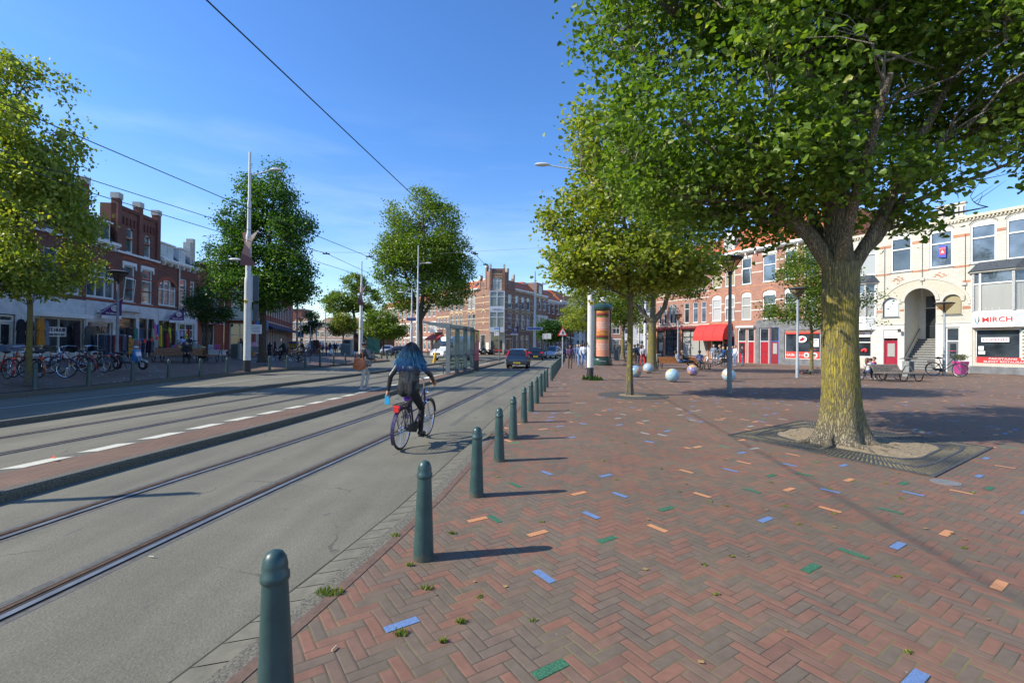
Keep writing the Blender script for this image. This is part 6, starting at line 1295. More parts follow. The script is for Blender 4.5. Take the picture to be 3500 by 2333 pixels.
v = V(1426, 1172, 54); tall_pole('tall thin lamp post in front of the elm, lamp arm pointing right', (v[0], 54, 0), 13, .15, [(10.9, .9, 1, .05)], None, black=False)
v = V(1406, 1172, 50); t = tall_pole('shorter pole with a single small lamp arm pointing left, under the elm crown', (v[0], 50, 0), 7.6, .15, [(7.0, .9, -1, .1)], None, num=False); m = MB(); m.box(-.5, .5, -.2, -.16, 4.1, 4.4); m.build('street_name_plate', pm((.05, .07, .2), .5, name='navy_plate'), t)
p = P(2017, 1298); t = tall_pole('tall thick white pole with black foot, its lamp arm reaching left out of the leaves', p, 11.6, .155, [(10.0, 2.1, -1, .3)], (5.0, 6.9), flip=-.7)
mb = MB(); rr = random.Random(12)
for _ in range(70): a = rr.uniform(0, 6.28); r_ = rr.uniform(.15, .42); x, y = p[0]+r_*math.cos(a)*1.2+.1, p[1]+r_*math.sin(a); hh = rr.uniform(.08, .34)*(1.2-r_); mb.add([(x-.03, y, 0), (x+.03, y, 0), (x+.06, y+.02, hh*.6), (x+rr.uniform(-.1, .1), y-.05, hh)], [(0, 1, 2), (0, 2, 3)])
tag(mb.build('weeds', leaf_mat('weed_leaf', [(0, (.05, .13, .02)), (1, (.12, .2, .04))], .25)), kind='stuff')
v = V(1827, 1172, 62); t = tall_pole('white double-armed lamp post right of the blue hatchback with blue street name plates', (v[0], 62, 0), 11.4, .18, [(9.6, .9, -1, .1), (9.6, .9, 1, .1)], None, black=False, num=False)
m = MB(); m.box(-1.1, 1.0, -.24, -.2, 3.6, 4.0); pl_ = m.build('street_name_plate', pm((.75, .78, .85), .5, name='pale_plate'), t); m = MB(); m.box(-1.0, .9, -.25, -.243, 3.68, 3.92); m.build('plate_band', pm((.06, .1, .35), .5, name='plate_blue'), pl_)
m = MB(); m.tube([(0, 0, 7.0), (7, 0, 7.2)], .04, 5); m.build('span_arm', GALV, t)
v = V(2205, 1175, 48); tall_pole('white pole with purple banner just left of the old mossy tree', (v[0], 48, 0), 9.0, .17, (), (4.0, 5.8), flip=-.6)
v = V(2183, 1175, 70); tall_pole('thin grey mast between the two pale tree trunks, far back', (v[0], 70, 0), 8.5, .13, (), None, black=False, num=False)
v = V(1984, 1175, 66); tall_pole('thick white mast behind the walking men', (v[0], 66, 0), 9.0, .19, (), None, black=False, num=False)
p = (-7.55, 5.45-.9, -.1); t = empty('sign_pole', (p[0]-.3, p[1], -.1), 0, 'stop pole outside the frame whose shadow crosses the near rail', 'sign pole')
m = MB(); m.tube([(0, 0, 0), (0, 0, 3.1)], .06, 8); m.box(-.14, .14, -.03, .03, 1.9, 3.1); m.build('pole', GALV, t)
# cone-shaped lamps
def cone_lamp(label, base, H=4.9, group='cone-headed lamp posts on the square', dark=False, s=1.0):
    t = empty('street_lamp', base, 0, label, 'street lamp', group); mt = pm((.34, .37, .38), .5, name='lamp_post_grey', var=.15, scale=3) if not dark else pm((.20, .22, .23), .5, name='dark_lamp_post')
    m = MB(); m.lathe([(.085, 0), (.085, 1.1), (.065, 1.15), (.055, H-.62)], 14); m.build('pole', mt, t, smooth=True)
    m = MB(); m.lathe([(.06, H-.64), (.085, H-.6), (.07, H-.52)], 12)
    for k in range(4): a = PI/4+k*PI/2; m.bar((.06*math.cos(a), .06*math.sin(a), H-.55), (.41*s*math.cos(a), .41*s*math.sin(a), H-.06), .03)
    m.lathe([(.40*s, H-.07), (.44*s, H-.05), (.44*s, H-.02), (.40*s, H-.02)], 24, cap=False); m.build('cage', BLACKP, t)
    m = MB(); m.lathe([(.44*s, H-.02), (.3*s, H+.02), (.05, H+.05), (.001, H+.055)], 24, cap=False); m.lathe([(.39*s, H-.065), (.001, H-.06)], 24, cap=False); m.build('lid', pm((.16, .17, .18), .5, name='lamp_lid'), t, smooth=True)
    m = MB(); m.lathe([(.07, H-.52), (.385*s, H-.085)], 20, cap=False); m.build('lamp_shade', clear_glass('lamp_glass', (.85, .72, .5), .55), t, smooth=True)
    return t
cone_lamp('nearest cone-headed street lamp, dark lens-shaped top, in the middle of the plaza', P(2493, 1344), 4.85, dark=True)
cone_lamp('cone-headed street lamp in front of the hairdresser window', P(2725, 1290), 4.95)
cone_lamp('cone-headed street lamp before the cream building with a bicycle leaning at its foot', P(3227, 1284), 4.55, s=1.15)
v = V(2317, 1182, 47); cone_lamp('cone-headed street lamp before the dark cafe window', (v[0], 47, 0), 4.9)
cone_lamp('cone-headed street lamp on the left pavement in front of the clothes shop', P(399, 1250, zL), 4.8, dark=True)
for i, (px, Y) in enumerate(((1027, 62), (1060, 71), (1069, 84), (1082, 78))): v = V(px, 1170, Y); cone_lamp(['leftmost thin lamp of the far lamp cluster on the square', 'second thin lamp of the far cluster, before the small dark tree', 'shortest and farthest lamp of the far cluster', 'rightmost dark lamp of the far cluster'][i], (v[0], Y, 0), 4.9)
for i, (px, Y, h) in enumerate(((1015, 60, 8.2), (1112, 110, 9), (1034, 120, 8))): v = V(px, 1170, Y); t = empty('mast', (v[0], Y, 0), 0, ['plain dark green mast left of the far lamps', 'thin pale mast before the pale far row', 'thin pale mast left of the small dark tree'][i], 'mast', 'thin masts'); m = MB(); m.lathe([(.13, 0), (.11, h)], 10); m.build('pole', pm((.22, .25, .2), .6, name='mast_green'), t)

# mosaic globes
GL = [((2176, 1289), (.10, .28, .48), (.42, .36, .10), (.55, .15, .08), 'mosaic globe half hidden by the slim plane tree trunk'), ((2218.5, 1276), (.25, .42, .55), (.50, .46, .38), (.5, .16, .05), 'pale mosaic globe at the foot of the old mossy tree'), ((2303, 1306), (.22, .45, .60), (.50, .48, .40), (.42, .40, .04), 'largest looking pale blue mosaic globe, fourth from the right lamp'), ((2372, 1284), (.12, .09, .35), (.60, .26, .05), (.40, .32, .05), 'violet and orange mosaic globe before the seated men'), ((2497, 1304), (.26, .52, .68), (.55, .32, .12), (.5, .5, .46), 'light blue mosaic globe behind the near lamp post')]
for i, (px, s_, l1, l2, lab) in enumerate(GL):
    p = P(*px); t = empty('mosaic_globe', (p[0], p[1]+.2, 0), i*1.1, lab, 'globe sculpture', 'mosaic globes on the plaza'); m = MB(); m.ball((0, 0, .31), .315, 32, 20); m.build('sphere', globe_mat('mosaic_%d' % i, s_, l1, l2, i+1), t, smooth=True)
for i, (px, Y) in enumerate(((1215, 58), (1313, 66))): v = V(px, 1180, Y); t = empty('mosaic_globe', (v[0], Y, 0), 0, ['small far mosaic globe behind the standing woman', 'small far mosaic globe between two bollards near the low round tree'][i], 'globe sculpture', 'mosaic globes on the plaza'); m = MB(); m.ball((0, 0, .31), .315, 24, 14); m.build('sphere', globe_mat('mosaic_far_%d' % i, (.25, .45, .55), (.5, .48, .4), (.5, .4, .2), i+7), t, smooth=True)

# advertising column
p = P(2064, 1249); AC = empty('advertising_column', (p[0], p[1]+.7, 0), 0, 'round advertising column with orange burger posters and dark green base and cap', 'advertising column')
DG = pm((.018, .05, .035), .35, name='column_green', coat=.4)
m = MB(); m.lathe([(.86, 0), (.86, .18), (.82, .22), (.82, .55), (.78, .6), (.74, .62)], 36); m.build('base', DG, AC, smooth=True)
text('JCDecaux', .13, WHITE, AC, (-.15, -.835, .38))
m = MB(); m.lathe([(.72, .6), (.72, 4.6)], 36); m.build('drum', pm((.02, .03, .028), .15, name='dark_glazed_drum', coat=1), AC, smooth=True)
m = MB(); m.lathe([(.78, 4.6), (.86, 4.65), (.88, 4.85), (.8, 4.95), (.5, 5.15), (.2, 5.3)], 36); m.build('cap', DG, AC, smooth=True); m = MB(); m.lathe([(.3, 5.3), (.34, 5.35), (.2, 5.75), (.05, 5.8)], 20); m.build('finial', WHITE, AC)
m = MB(); [m.tube([(.75*math.cos(a), .75*math.sin(a), .6), (.75*math.cos(a), .75*math.sin(a), 4.62)], .035, 6) for a in (R(-38), R(-148), R(80))]; m.build('rib', DG, AC)
def arcq(m, r, a0, a1, z0, z1, n=14):
    for k in range(n):
        a, b_ = a0+(a1-a0)*k/n, a0+(a1-a0)*(k+1)/n; m.quad((r*math.cos(a), r*math.sin(a), z0), (r*math.cos(b_), r*math.sin(b_), z0), (r*math.cos(b_), r*math.sin(b_), z1), (r*math.cos(a), r*math.sin(a), z1))
PO = pm((.66, .28, .18), .4, name='poster_salmon', var=.04); m = MB(); arcq(m, .735, R(-146), R(-52), .75, 4.55, 20); po = m.build('poster', PO, AC, smooth=True)
def oncyl(o, r):                      # bend flat lettering round the drum
    for v_ in o.data.vertices:
        x = v_.co.x; a = x/r; v_.co.x = r*math.sin(a); v_.co.z = -(r-r*math.cos(a))+v_.co.z if False else v_.co.z
        v_.co.z = (v_.co.z-(r-r*math.cos(a)))
for z0 in (1.55, 3.35):
    for k, q in enumerate(('ZO LEKKER DAT', 'DE ERGSTE KATER', 'EEN FEEST IS')):
        o = text(q, .155, pm((.75, .68, .6), .5, name='poster_white'), po, (0, 0, 0), bold=.004, ext=.002); oncyl(o, .742); a = R(-101)+PI/2; o.location = (.742*math.sin(a), -.742*math.cos(a), z0-k*.2+.2); o.rotation_euler = (PI/2, 0, a)
BUR = [(.05, 'burger_lettuce', (.10, .20, .03)), (.17, 'burger_meat', (.10, .025, .015)), (.29, 'burger_onion', (.40, .05, .05)), (.42, 'burger_cheese', (.72, .30, .03)), (.60, 'burger_bun', (.62, .24, .06))]
for zb in (2.15, 4.0):
    for i, (dz, nm, cl) in enumerate(BUR):
        m = MB(); w0 = R(-101); n = 22
        for k in range(n):
            a, b_ = w0-R(42)+R(84)*k/n, w0-R(42)+R(84)*(k+1)/n
            wz = lambda aa, q: .02*math.sin(aa*23+i*2+q)+.02*math.sin(aa*51+q); top = (lambda aa: .16*math.cos((aa-w0)*1.7)) if nm.endswith('bun') else (lambda aa: .10)
            r_ = .738+.0008*i; m.quad((r_*math.cos(a), r_*math.sin(a), zb+dz-.04+wz(a, 0)), (r_*math.cos(b_), r_*math.sin(b_), zb+dz-.04+wz(b_, 0)), (r_*math.cos(b_), r_*math.sin(b_), min(4.54, zb+dz+top(b_)+wz(b_, 1))), (r_*math.cos(a), r_*math.sin(a), min(4.54, zb+dz+top(a)+wz(a, 1))))
        m.build('burger_picture', pm(cl, .4, name=nm, var=.5, scale=14), po)

# tram shelter
s0, s1 = P(1525, 1279), P(1590, 1266)
sa = math.atan2(s1[1]-s0[1], s1[0]-s0[0]); SL = 5.3
t = empty('tram_shelter', (s0[0], s0[1], 0), sa, 'glass tram shelter with steel frames on the brick tram island', 'tram shelter')   # local x runs away from the camera
SF = pm((.13, .16, .175), .5, .2, name='shelter_frame', var=.08)
m = MB()
for x in (0, 1.75, 3.5, 5.2): m.box(x-.05, x+.05, -.22, .02, 0, 2.72)
for x in (0,): m.add([(x-.05, -.1, 2.72), (x-.05, 1.35, 2.85), (x-.05, 1.35, 2.92), (x-.05, -.1, 2.62)], [(0, 1, 2, 3)]); 
m.prism([(-.22, 2.5), (.1, 2.5), (1.35, 2.78), (1.35, 2.9), (-.22, 2.75)], 'x', -.06, .06); m.prism([(-.22, 2.5), (.1, 2.5), (1.35, 2.78), (1.35, 2.9), (-.22, 2.75)], 'x', 3.45, 3.55); m.prism([(-.22, 2.5), (.1, 2.5), (1.35, 2.78), (1.35, 2.9), (-.22, 2.75)], 'x', 5.15, 5.27)
m.build('frame', SF, t)
m = MB(); m.box(.06, 5.15, -.12, -.06, 1.0, 1.06); m.box(.06, 5.15, -.12, -.06, 2.5, 2.58); m.box(.06, 5.15, -.12, -.06, .2, .25); m.build('rail', SF, t)
m = MB()
for a, c in ((.06, 1.69), (1.81, 3.44), (3.56, 5.14)): m.box(a, c, -.10, -.085, 1.07, 2.5); m.box(a, c, -.10, -.085, .26, 1.0)
m.build('glass_panel', CLEAR, t)
m = MB(); m.add([(-.05, -.2, 2.76), (5.25, -.2, 2.76), (5.25, 1.32, 2.89), (-.05, 1.32, 2.89)], [(0, 1, 2, 3)]); m.build('glass_roof', CLEAR, t)
m = MB(); [m.box(.4+.0, 4.6, .2+.09*k, .27+.09*k, .46, .49) for k in range(4)]; [m.box(x, x+.05, .35, .39, 0, .46) for x in (.6, 4.3)]; m.build('seat', DARKM, t)
ap = empty('advertising_panel', (s0[0]+math.cos(sa)*5.32, s0[1]+math.sin(sa)*5.32, 0), sa, 'tall advertising panel with yellow and pink poster at the end of the tram shelter', 'advertising panel')
m = MB(); m.box(0, 1.35, -.22, .0, .0, 2.62); m.build('case', DARKM, ap, bevel=.02)
m = MB(); m.mi = 0; m.quad((.08, -.225, .55), (1.27, -.225, .55), (1.27, -.225, 1.5), (.08, -.225, 1.4)); m.mi = 1; m.quad((.08, -.225, 1.4), (1.27, -.225, 1.5), (1.27, -.225, 2.0), (.08, -.225, 1.72)); m.mi = 2; m.quad((.08, -.225, 1.72), (1.27, -.225, 2.0), (1.27, -.225, 2.5), (.08, -.225, 2.5)); 
m.build('poster', [pm((.55, .10, .14), .3, name='poster_pink', var=.45, scale=5), pm((.35, .02, .06), .3, name='poster_plum', var=.2), pm((.62, .48, .02), .3, name='poster_yellow', var=.1)], ap)
m = MB(); m.mi = 1; m.box(.4, .9, -.232, -.226, 1.75, 2.35); m.build('poster_figure', [PO, pm((.4, .05, .12), .3, name='poster_red_figure', var=.4, scale=8)], ap)
p = P(1613, 1254); t = empty('ticket_cabinet', p, sa, 'grey metal cabinet behind the shelter advertising panel', 'cabinet'); m = MB(); m.box(-.2, .4, -.25, .1, 0, 1.45); m.build('body', pm((.36, .36, .35), .5, name='cabinet_grey'), t, bevel=.02); m = MB(); m.box(-.25, .45, -.28, .13, 1.45, 1.52); m.build('lid', DARKM, t)
p = P(1706, 1236); t = empty('stop_sign_post', p, 0, 'dark tram stop pole with white and blue stop board beside the blue hatchback', 'sign post'); m = MB(); m.tube([(0, 0, 0), (0, 0, 3.45)], .055, 8); m.build('pole', pm((.13, .15, .16), .5, name='slate_pole'), t)
m = MB(); m.box(-.52, -.05, -.03, .03, 2.5, 3.1); m.build('board', WHITE, t); m = MB(); m.box(-.52, -.05, -.032, .032, 3.102, 3.24); m.build('blue_header', pm((.05, .25, .6), .5, name='header_blue'), t); text('Brandtplein', .09, BLACKP, t, (-.28, -.04, 2.95)); text('6', .14, BLACKP, t, (-.44, -.04, 2.75))
for px, Y, lab in ((1990*.9+66, 58, 'small white sign on a thin post left of the double-armed lamp post'), (1868, 56, 'leaning white tram sign on a dark post before the silver car')):
    v = V(px, 1176, Y); t = empty('small_sign', (v[0], Y, 0), 0, lab, 'sign post'); m = MB(); m.tube([(0, 0, 0), (0.05, 0, 3.0)], .05, 6); m.build('pole', DARKM, t); m = MB(); m.box(-.1, .55, -.04, .0, 2.4, 3.05); m.build('board', WHITE, t)
v = V(1484, 1176, 43); t = empty('yellow_bollard', (v[0], 43, -.1), 0, 'leaning yellow island bollard carrying a grey round sign back, in front of the van', 'bollard'); t.rotation_euler = (0, R(9), 0)
m = MB(); m.lathe([(.14, 0), (.13, .9), (.12, .95)], 12); m.build('post', pm((.75, .42, .02), .4, name='yellow_plastic'), t, smooth=True); m = MB(); m.tube([(0, 0, .95), (0, 0, 1.9)], .035, 6); m.prism([(.32*math.cos(k*PI/10), 1.62+.32*math.sin(k*PI/10)) for k in range(20)], 'y', -.05, -.03); m.build('round_sign_back', pm((.13, .13, .12), .5, name='sign_back'), t)
p = P(1922, 1254); t = empty('warning_sign', p, 0, 'triangular red-edged crossroads warning sign on a grey post at the end of the bollards', 'traffic sign')
m = MB(); m.tube([(0, 0, 0), (0, 0, 3.0)], .04, 8); m.build('pole', GALV, t)
m = MB(); m.prism([(-.40, 2.35), (.40, 2.35), (0, 3.06)], 'y', -.06, -.045); m.build('red_triangle', pm((.7, .02, .02), .4, name='sign_red_face'), t, bevel=.01); m = MB(); m.prism([(-.27, 2.43), (.27, 2.43), (0, 2.91)], 'y', -.075, -.062); m.build('white_field', WHITE, t)
m = MB(); m.box(-.025, .025, -.085, -.077, 2.46, 2.7); m.prism([(-.05, 2.68), (.05, 2.68), (0, 2.78)], 'y', -.085, -.077); m.box(-.1, .1, -.085, -.077, 2.56, 2.6); m.build('symbol', BLACKP, t)

# overhead wires
def wire(label, pts, r=.011, name='overhead_wire'):
    t = empty(name, (0, 0, 0), 0, label, 'wire', 'overhead tram wires'); m = MB(); m.tube(pts, r, 5); m.build('wire', BLACKP, t); return t
def tw(px, py, Z):
    d = ray(px, py); k = (Z-HC)/d[2]; return (d[0]*k, d[1]*k, Z)
a = tw(705, 0, 5.9); b_ = tw(1624, 868, 5.75); d0 = (a[0]-(b_[0]-a[0])*.5, a[1]-(b_[1]-a[1])*.5, 5.95)
wire('thick overhead wire sweeping diagonally across the sky to the corner building', [d0, a, b_, tw(1665, 912, 5.6), (cA(48)-.7, 48, 5.6), (cA(85)-.7, 85, 5.6)], .0115)
wire('upper overhead wire from the left tree to the elm', [tw(0, 350, 5.9), tw(320, 488, 5.9), tw(774, 681, 5.8), tw(1262, 878, 5.7), (cC(50)-.7, 55, 5.7)])
wire('middle overhead wire crossing behind the tall left lamp post', [tw(0, 540, 5.9), tw(298, 610, 5.9), tw(766, 759, 5.8), tw(1120, 868, 5.75), tw(1262, 934, 5.7)])
wire('lowest overhead wire crossing behind the tall left lamp post', [tw(0, 545, 5.6), tw(298, 655, 5.6), tw(766, 797, 5.6), tw(1070, 890, 5.6), tw(1262, 950, 5.6)])
wire('thin horizontal span wire from the left lamp post to the plaza pole', [V(850, 828, 26.5), V(1115, 862, 30), V(1500, 866, 32), V(2010, 838, 22.6)], .007)
wire('second thin span wire in front of the corner building', [V(1430, 1040, 54), V(1600, 1052, 58), V(1822, 1030, 62)], .012)
wire('third thin span wire in front of the corner building', [V(1430, 1070, 54), V(1560, 1060, 60), V(1822, 1062, 62)], .012)
for q in ((1624, 868), (1660, 905), (1262, 878), (1115, 868)):
    x, y, z = tw(q[0], q[1], 5.75); t = empty('wire_clamp', (x, y, z), 0, {1624: 'black insulator clamp on the thick wire above the shelter', 1660: 'lower black insulator clamp on the thick wire near the corner tower', 1262: 'black insulator clamp on the upper wire left of the elm', 1115: 'black insulator clamp on the middle wire'}[q[0]], 'wire clamp', 'wire clamps'); m = MB(); m.tube([(-.12, -.1, 0), (.12, .1, .03)], .03, 6); m.ball((0, 0, .05), .045, 8, 6); m.build('clamp', BLACKP, t)

# benches: back-to-back slatted loungers
def bench(label, p, yaw, L=1.8, L2=0, wood=None, group='curved slatted benches', double=True):
    t = empty('bench', p, yaw, label, 'bench', group); wood = wood or WOOD       # slats run along local x, profile in y,z
    half = [(.82, .42), (.72, .44), (.62, .44), (.52, .43), (.42, .42), (.34, .43), (.28, .48), (.24, .56), (.20, .64), (.16, .72), (.11, .79), (.045, .83)]
    prof = half+([(-y, z) for y, z in reversed(half)] if double else [])
    seat = MB(); back = MB()
    for i, (y, z) in enumerate(prof):
        j0, j1 = prof[max(i-1, 0)], prof[min(i+1, len(prof)-1)]; a = math.atan2(j1[1]-j0[1], j1[0]-j0[0]); c, s = math.cos(a)*.034, math.sin(a)*.034; nx, nz = -math.sin(a)*.014, math.cos(a)*.014
        mm = back if z > .5 else seat; x1 = L+(L2 if (z < .46 and y < 0) else 0)
        mm.prism([(y-c-nx, z-s-nz), (y+c-nx, z+s-nz), (y+c+nx, z+s+nz), (y-c+nx, z-s+nz)], 'x', 0, x1)
    seat.build('seat', wood, t); back.build('backrest', wood, t)
    xs_ = [.12, L-.15]+([L+L2-.1] if L2 else [])
    for x in xs_:
        for sg_ in ((1, -1) if double else (1,)):
            m = MB(); m.tube([(x, sg_*.78, .40), (x, sg_*.70, .12), (x, sg_*.6, .03), (x, sg_*.42, .03), (x, sg_*.36, .15), (x, sg_*.3, .40)], .028, 6); m.build('leg', DARKM, t)
        m = MB(); m.tube([(x, p_[0], p_[1]-.03) for p_ in prof[::2]], .022, 5); m.build('frame', DARKM, t)
    return t
pr = P(2965, 1303); p2 = P(3143, 1298)
ya = math.atan2(p2[1]-pr[1], p2[0]-pr[0])
bench('weathered double bench in front of the cream building with three children on its left', (pr[0]+.35, pr[1]+.4, 0), R(12), 1.7, .9, WOODG)
pb = P(2290, 1250); bench('double curved bench with orange slat ends, two men lounging, before the dark cafe', (11.0, 35.2, 0), R(-2), 3.2, .5, WOOD)
pl = P(540, 1238, zL); bench('long brown double bench on the left pavement, person in black at its right end', (pl[0]-.6, pl[1]+.6, pl[2]), R(14), 2.6, 1.0)
p = P(790, 1217, zL); bench('dark slatted bench partly behind the tall lamp post, next to the grey bin', (p[0], p[1], p[2]), R(4), 2.6, 0, WOODG)
v = V(985, 1210, 50); bench('wooden double bench between the two riding men', (v[0], 50, .0), R(20), 1.5, .6)
v = V(1052, 1205, 58); bench('far bench with two seated people near the thin lamps', (v[0], 58, 0), R(-10), 1.6, .3)
def bin_(label, p, yaw=0, s=1.0, lid=True):
    t = empty('litter_bin', p, yaw, label, 'litter bin', 'grey litter bins'); m = MB(); m.box(-.22*s, .22*s, -.2*s, .2*s, .04, 1.0*s); m.build('body', pm((.24, .26, .26), .5, name='bin_grey', var=.15), t, bevel=.015); m = MB(); m.box(-.26*s, .1*s, -.24*s, -.203*s, .1, .95*s); m.build('door', pm((.06, .075, .08), .5, name='bin_door'), t)
    if lid: m = MB(); m.add([(-.34*s, -.3*s, 1.12*s), (.34*s, -.3*s, 1.18*s), (.34*s, .3*s, 1.18*s), (-.34*s, .3*s, 1.12*s), (-.34*s, -.3*s, 1.15*s), (.34*s, -.3*s, 1.21*s), (.34*s, .3*s, 1.21*s), (-.34*s, .3*s, 1.15*s)], [(3, 2, 1, 0), (4, 5, 6, 7), (0, 1, 5, 4), (1, 2, 6, 5), (2, 3, 7, 6), (3, 0, 4, 7)]); m.tube([(-.15*s, 0, 1*s), (-.15*s, 0, 1.14*s)], .02); m.tube([(.15*s, 0, 1*s), (.15*s, 0, 1.17*s)], .02); m.build('lid', DARKM, t)
    return t
bin_('grey litter bin with slanted lid behind the bench before the cream building', P(3104, 1290), .3, .95); bin_('tall grey bin beside the bench left of the tall lamp post', P(810, 1228, zL), .2, 1.15, False); bin_('grey bin with black lid near the person in black', P(657, 1228, zL), 0, 1.1)
v = V(2107, 1180, 52); bin_('grey bin right of the advertising column', (v[0], 52, 0), 0, 1.3, False); v = V(2252, 1180, 46); bin_('grey bin by the cafe wall', (v[0], 46, 0), 0, .9, False)

# ================================================================== BICYCLES, SCOOTER
def bicycle(label, p, yaw, col=(.02, .02, .022), lean=0, lie=False, basket=False, crate=False, chrome_fork=False, group='parked bicycles', pitch=0, steer=0, panniers=False, seg=26, spokes=14, red_light=True):
    t = empty('bicycle', p, yaw, label, 'bicycle', group); t.rotation_euler = (R(pitch), R(lean), yaw); FR_ = pm(col, .35, name='bike_paint', coat=.5, var=.08); r = .335
    for y in (0, 1.1):
        m = MB(); m.torus((0, y, r), (1, 0, 0), r-.014, .017, seg, 6); w_ = m.build('wheel', RUBBER, t)
        m = MB(); m.torus((0, y, r), (1, 0, 0), r-.038, .010, seg, 5); m.tube([(-.04, y, r), (.04, y, r)], .022, 6); m.build('rim', CHROME, w_)
        m = MB()
        for k in range(spokes*2): a = PI*k/spokes; sx = .025*(1 if k % 2 else -1); m.tube([(sx, y, r), (0, y+(r-.04)*math.cos(a), r+(r-.04)*math.sin(a))], .0022, 3, cap=False)
        m.build('spokes', CHROME, w_)
        m = MB(); a0, a1 = (R(35), R(215)) if y == 0 else (R(10), R(150))
        n = 12; rr_ = r+.022
        for k in range(n):
            a, b_ = a0+(a1-a0)*k/n, a0+(a1-a0)*(k+1)/n; A = (y+rr_*math.cos(a), r+rr_*math.sin(a)); B = (y+rr_*math.cos(b_), r+rr_*math.sin(b_)); m.quad((-.028, A[0], A[1]), (.028, A[0], A[1]), (.028, B[0], B[1]), (-.028, B[0], B[1]))
        m.build('mudguard', FR_, t)
    BB = (0, .45, .29); S0 = (0, .28, .72); HT = (0, .86, .88); HB_ = (0, .92, .66)
    m = MB(); m.tube([BB, (0, .26, .80)], .017, 7); m.tube([BB, (0, .62, .42), HB_], .019, 7); m.tube([(0, .33, .55), (0, .6, .56), HT], .015, 7); m.tube([HB_, HT], .021, 7)
    for s in (-1, 1): m.tube([(s*.012, .30, .64), (s*.05, 0, r)], .009, 5); m.tube([(s*.03, .45, .29), (s*.05, 0, r)], .010, 5)
    m.build('frame', FR_, t)
    m = MB(); 
    for s in (-1, 1): m.tube([(0, .92, .67), (s*.045, .94, .62), (s*.05, 1.0, .48), (s*.05, 1.1, r)], .012, 6)
    m.build('fork', CHROME if chrome_fork else FR_, t)
    m = MB(); m.tube([HT, (0, .82, 1.02), (0, .80, 1.06)], .013, 6); m.tube([(-.27, .52, 1.02), (-.26, .66, 1.05), (-.12, .80, 1.08), (0, .82, 1.06), (.12, .80, 1.08), (.26, .66, 1.05), (.27, .52, 1.02)], .011, 6); h = m.build('handlebar', CHROME, t)
    m = MB(); [m.tube([(s*.27, .52, 1.02), (s*.265, .62, 1.042)], .018, 7) for s in (-1, 1)]; m.build('grip', BLACKP, h)
    m = MB(); m.tube([(0, .265, .78), (0, .25, .86)], .012, 6); m.build('seat_post', CHROME, t)
    m = MB(); m.ball((0, .17, .885), .1, 12, 8, (1.05, .9, .42)); m.tube([(0, .18, .89), (0, .36, .885), (0, .40, .878)], [.06, .028, .02], 8); m.build('saddle', BLACKP, t, smooth=True)
    m = MB(); m.tube([(-.06, .18, .72), (-.07, -.22, .72), (.07, -.22, .72), (.06, .18, .72)], .008, 5); m.tube([(0, .15, .72), (0, -.22, .72)], .006, 4)
    for s in (-1, 1): m.tube([(s*.06, 0, r), (s*.065, -.08, .72)], .006, 4); m.tube([(s*.06, 0, r), (s*.065, -.2, .70)], .006, 4)
    m.build('rack', BLACKP, t)
    m = MB(); m.prism([(.05, .30), (.1, .37), (.45, .385), (.52, .34), (.53, .26), (.46, .19), (.1, .27)], 'x', .03, .06); m.build('chain_guard', BLACKP, t, bevel=.008)
    m = MB(); m.tube([(-.09, .45, .29), (.09, .45, .29)], .012, 6); m.bar((.09, .45, .29), (.1, .52, .14), .018); m.bar((-.09, .45, .29), (-.1, .38, .44), .018); m.build('crank', CHROME, t)
    m = MB(); m.box(.08, .18, .48, .56, .115, .14); m.box(-.18, -.08, .34, .42, .43, .455); m.build('pedal', BLACKP, t)
    m = MB(); m.tube([(.06, .05, .3), (.16, .12, .02)], .008, 5); m.build('kickstand', CHROME, t) if False else None
    if red_light: m = MB(); m.box(-.05, .05, -.245, -.222, .66, .72); m.build('tail_light', pm((.7, .02, .02), .25, name='red_reflector', coat=1), t)
    m = MB(); m.ball((0, .97, .80), .04, 8, 6); m.build('headlight', CHROME, t)
    if basket:
        m = MB(); x0, x1, y0, y1, z0, z1 = -.17, .17, .9, 1.2, .82, 1.06
        for k in range(8): f = k/7; [m.tube([(x0+(x1-x0)*f, yy, z0), (x0+(x1-x0)*f, yy, z1)], .005, 3) for yy in (y0, y1)]; [m.tube([(xx, y0+(y1-y0)*f, z0), (xx, y0+(y1-y0)*f, z1)], .005, 3) for xx in (x0, x1)]
        for z in (z0, (z0+z1)/2, z1): m.tube([(x0, y0, z), (x1, y0, z), (x1, y1, z), (x0, y1, z), (x0, y0, z)], .008, 4)
        m.build('basket', BLACKP, t)
    if crate: m = MB(); m.box(-.24, .24, .93, 1.25, .90, .92); [m.box(*q) for q in ((-.24, .24, .93, .945, .92, 1.12), (-.24, .24, 1.235, 1.25, .92, 1.12), (-.24, -.225, .945, 1.235, .92, 1.12), (.225, .24, .945, 1.235, .92, 1.12), (-.26, .26, .915, .93, 1.1, 1.13), (-.26, .26, 1.25, 1.265, 1.1, 1.13))]; m.build('crate', pm((.10, .14, .22), .5, name='crate_blue_grey'), t)
    if panniers: m = MB(); [m.box(s*.14-.07, s*.14+.07, -.2, .14, .38, .72) for s in (-1, 1)]; m.build('pannier', BLACKP, t, bevel=.02)
    if lie: t.rotation_euler = (0, R(84), yaw); t.location = (p[0], p[1], .06)
    return t
def face(a, b): return math.atan2(b[1]-a[1], b[0]-a[0])-PI/2
A_, B_ = P(1370, 1537, -.11), P(1463, 1487, -.11)
BYAW = face(A_, B_)
hero = bicycle('dark purple city bicycle ridden by the woman with blue hair', (A_[0], A_[1]+.02, -.11), BYAW, (.03, .018, .07), chrome_fork=True, group=None, lean=2, seg=40, spokes=18)
hero.scale = (1.06, 1.1, 1.06)
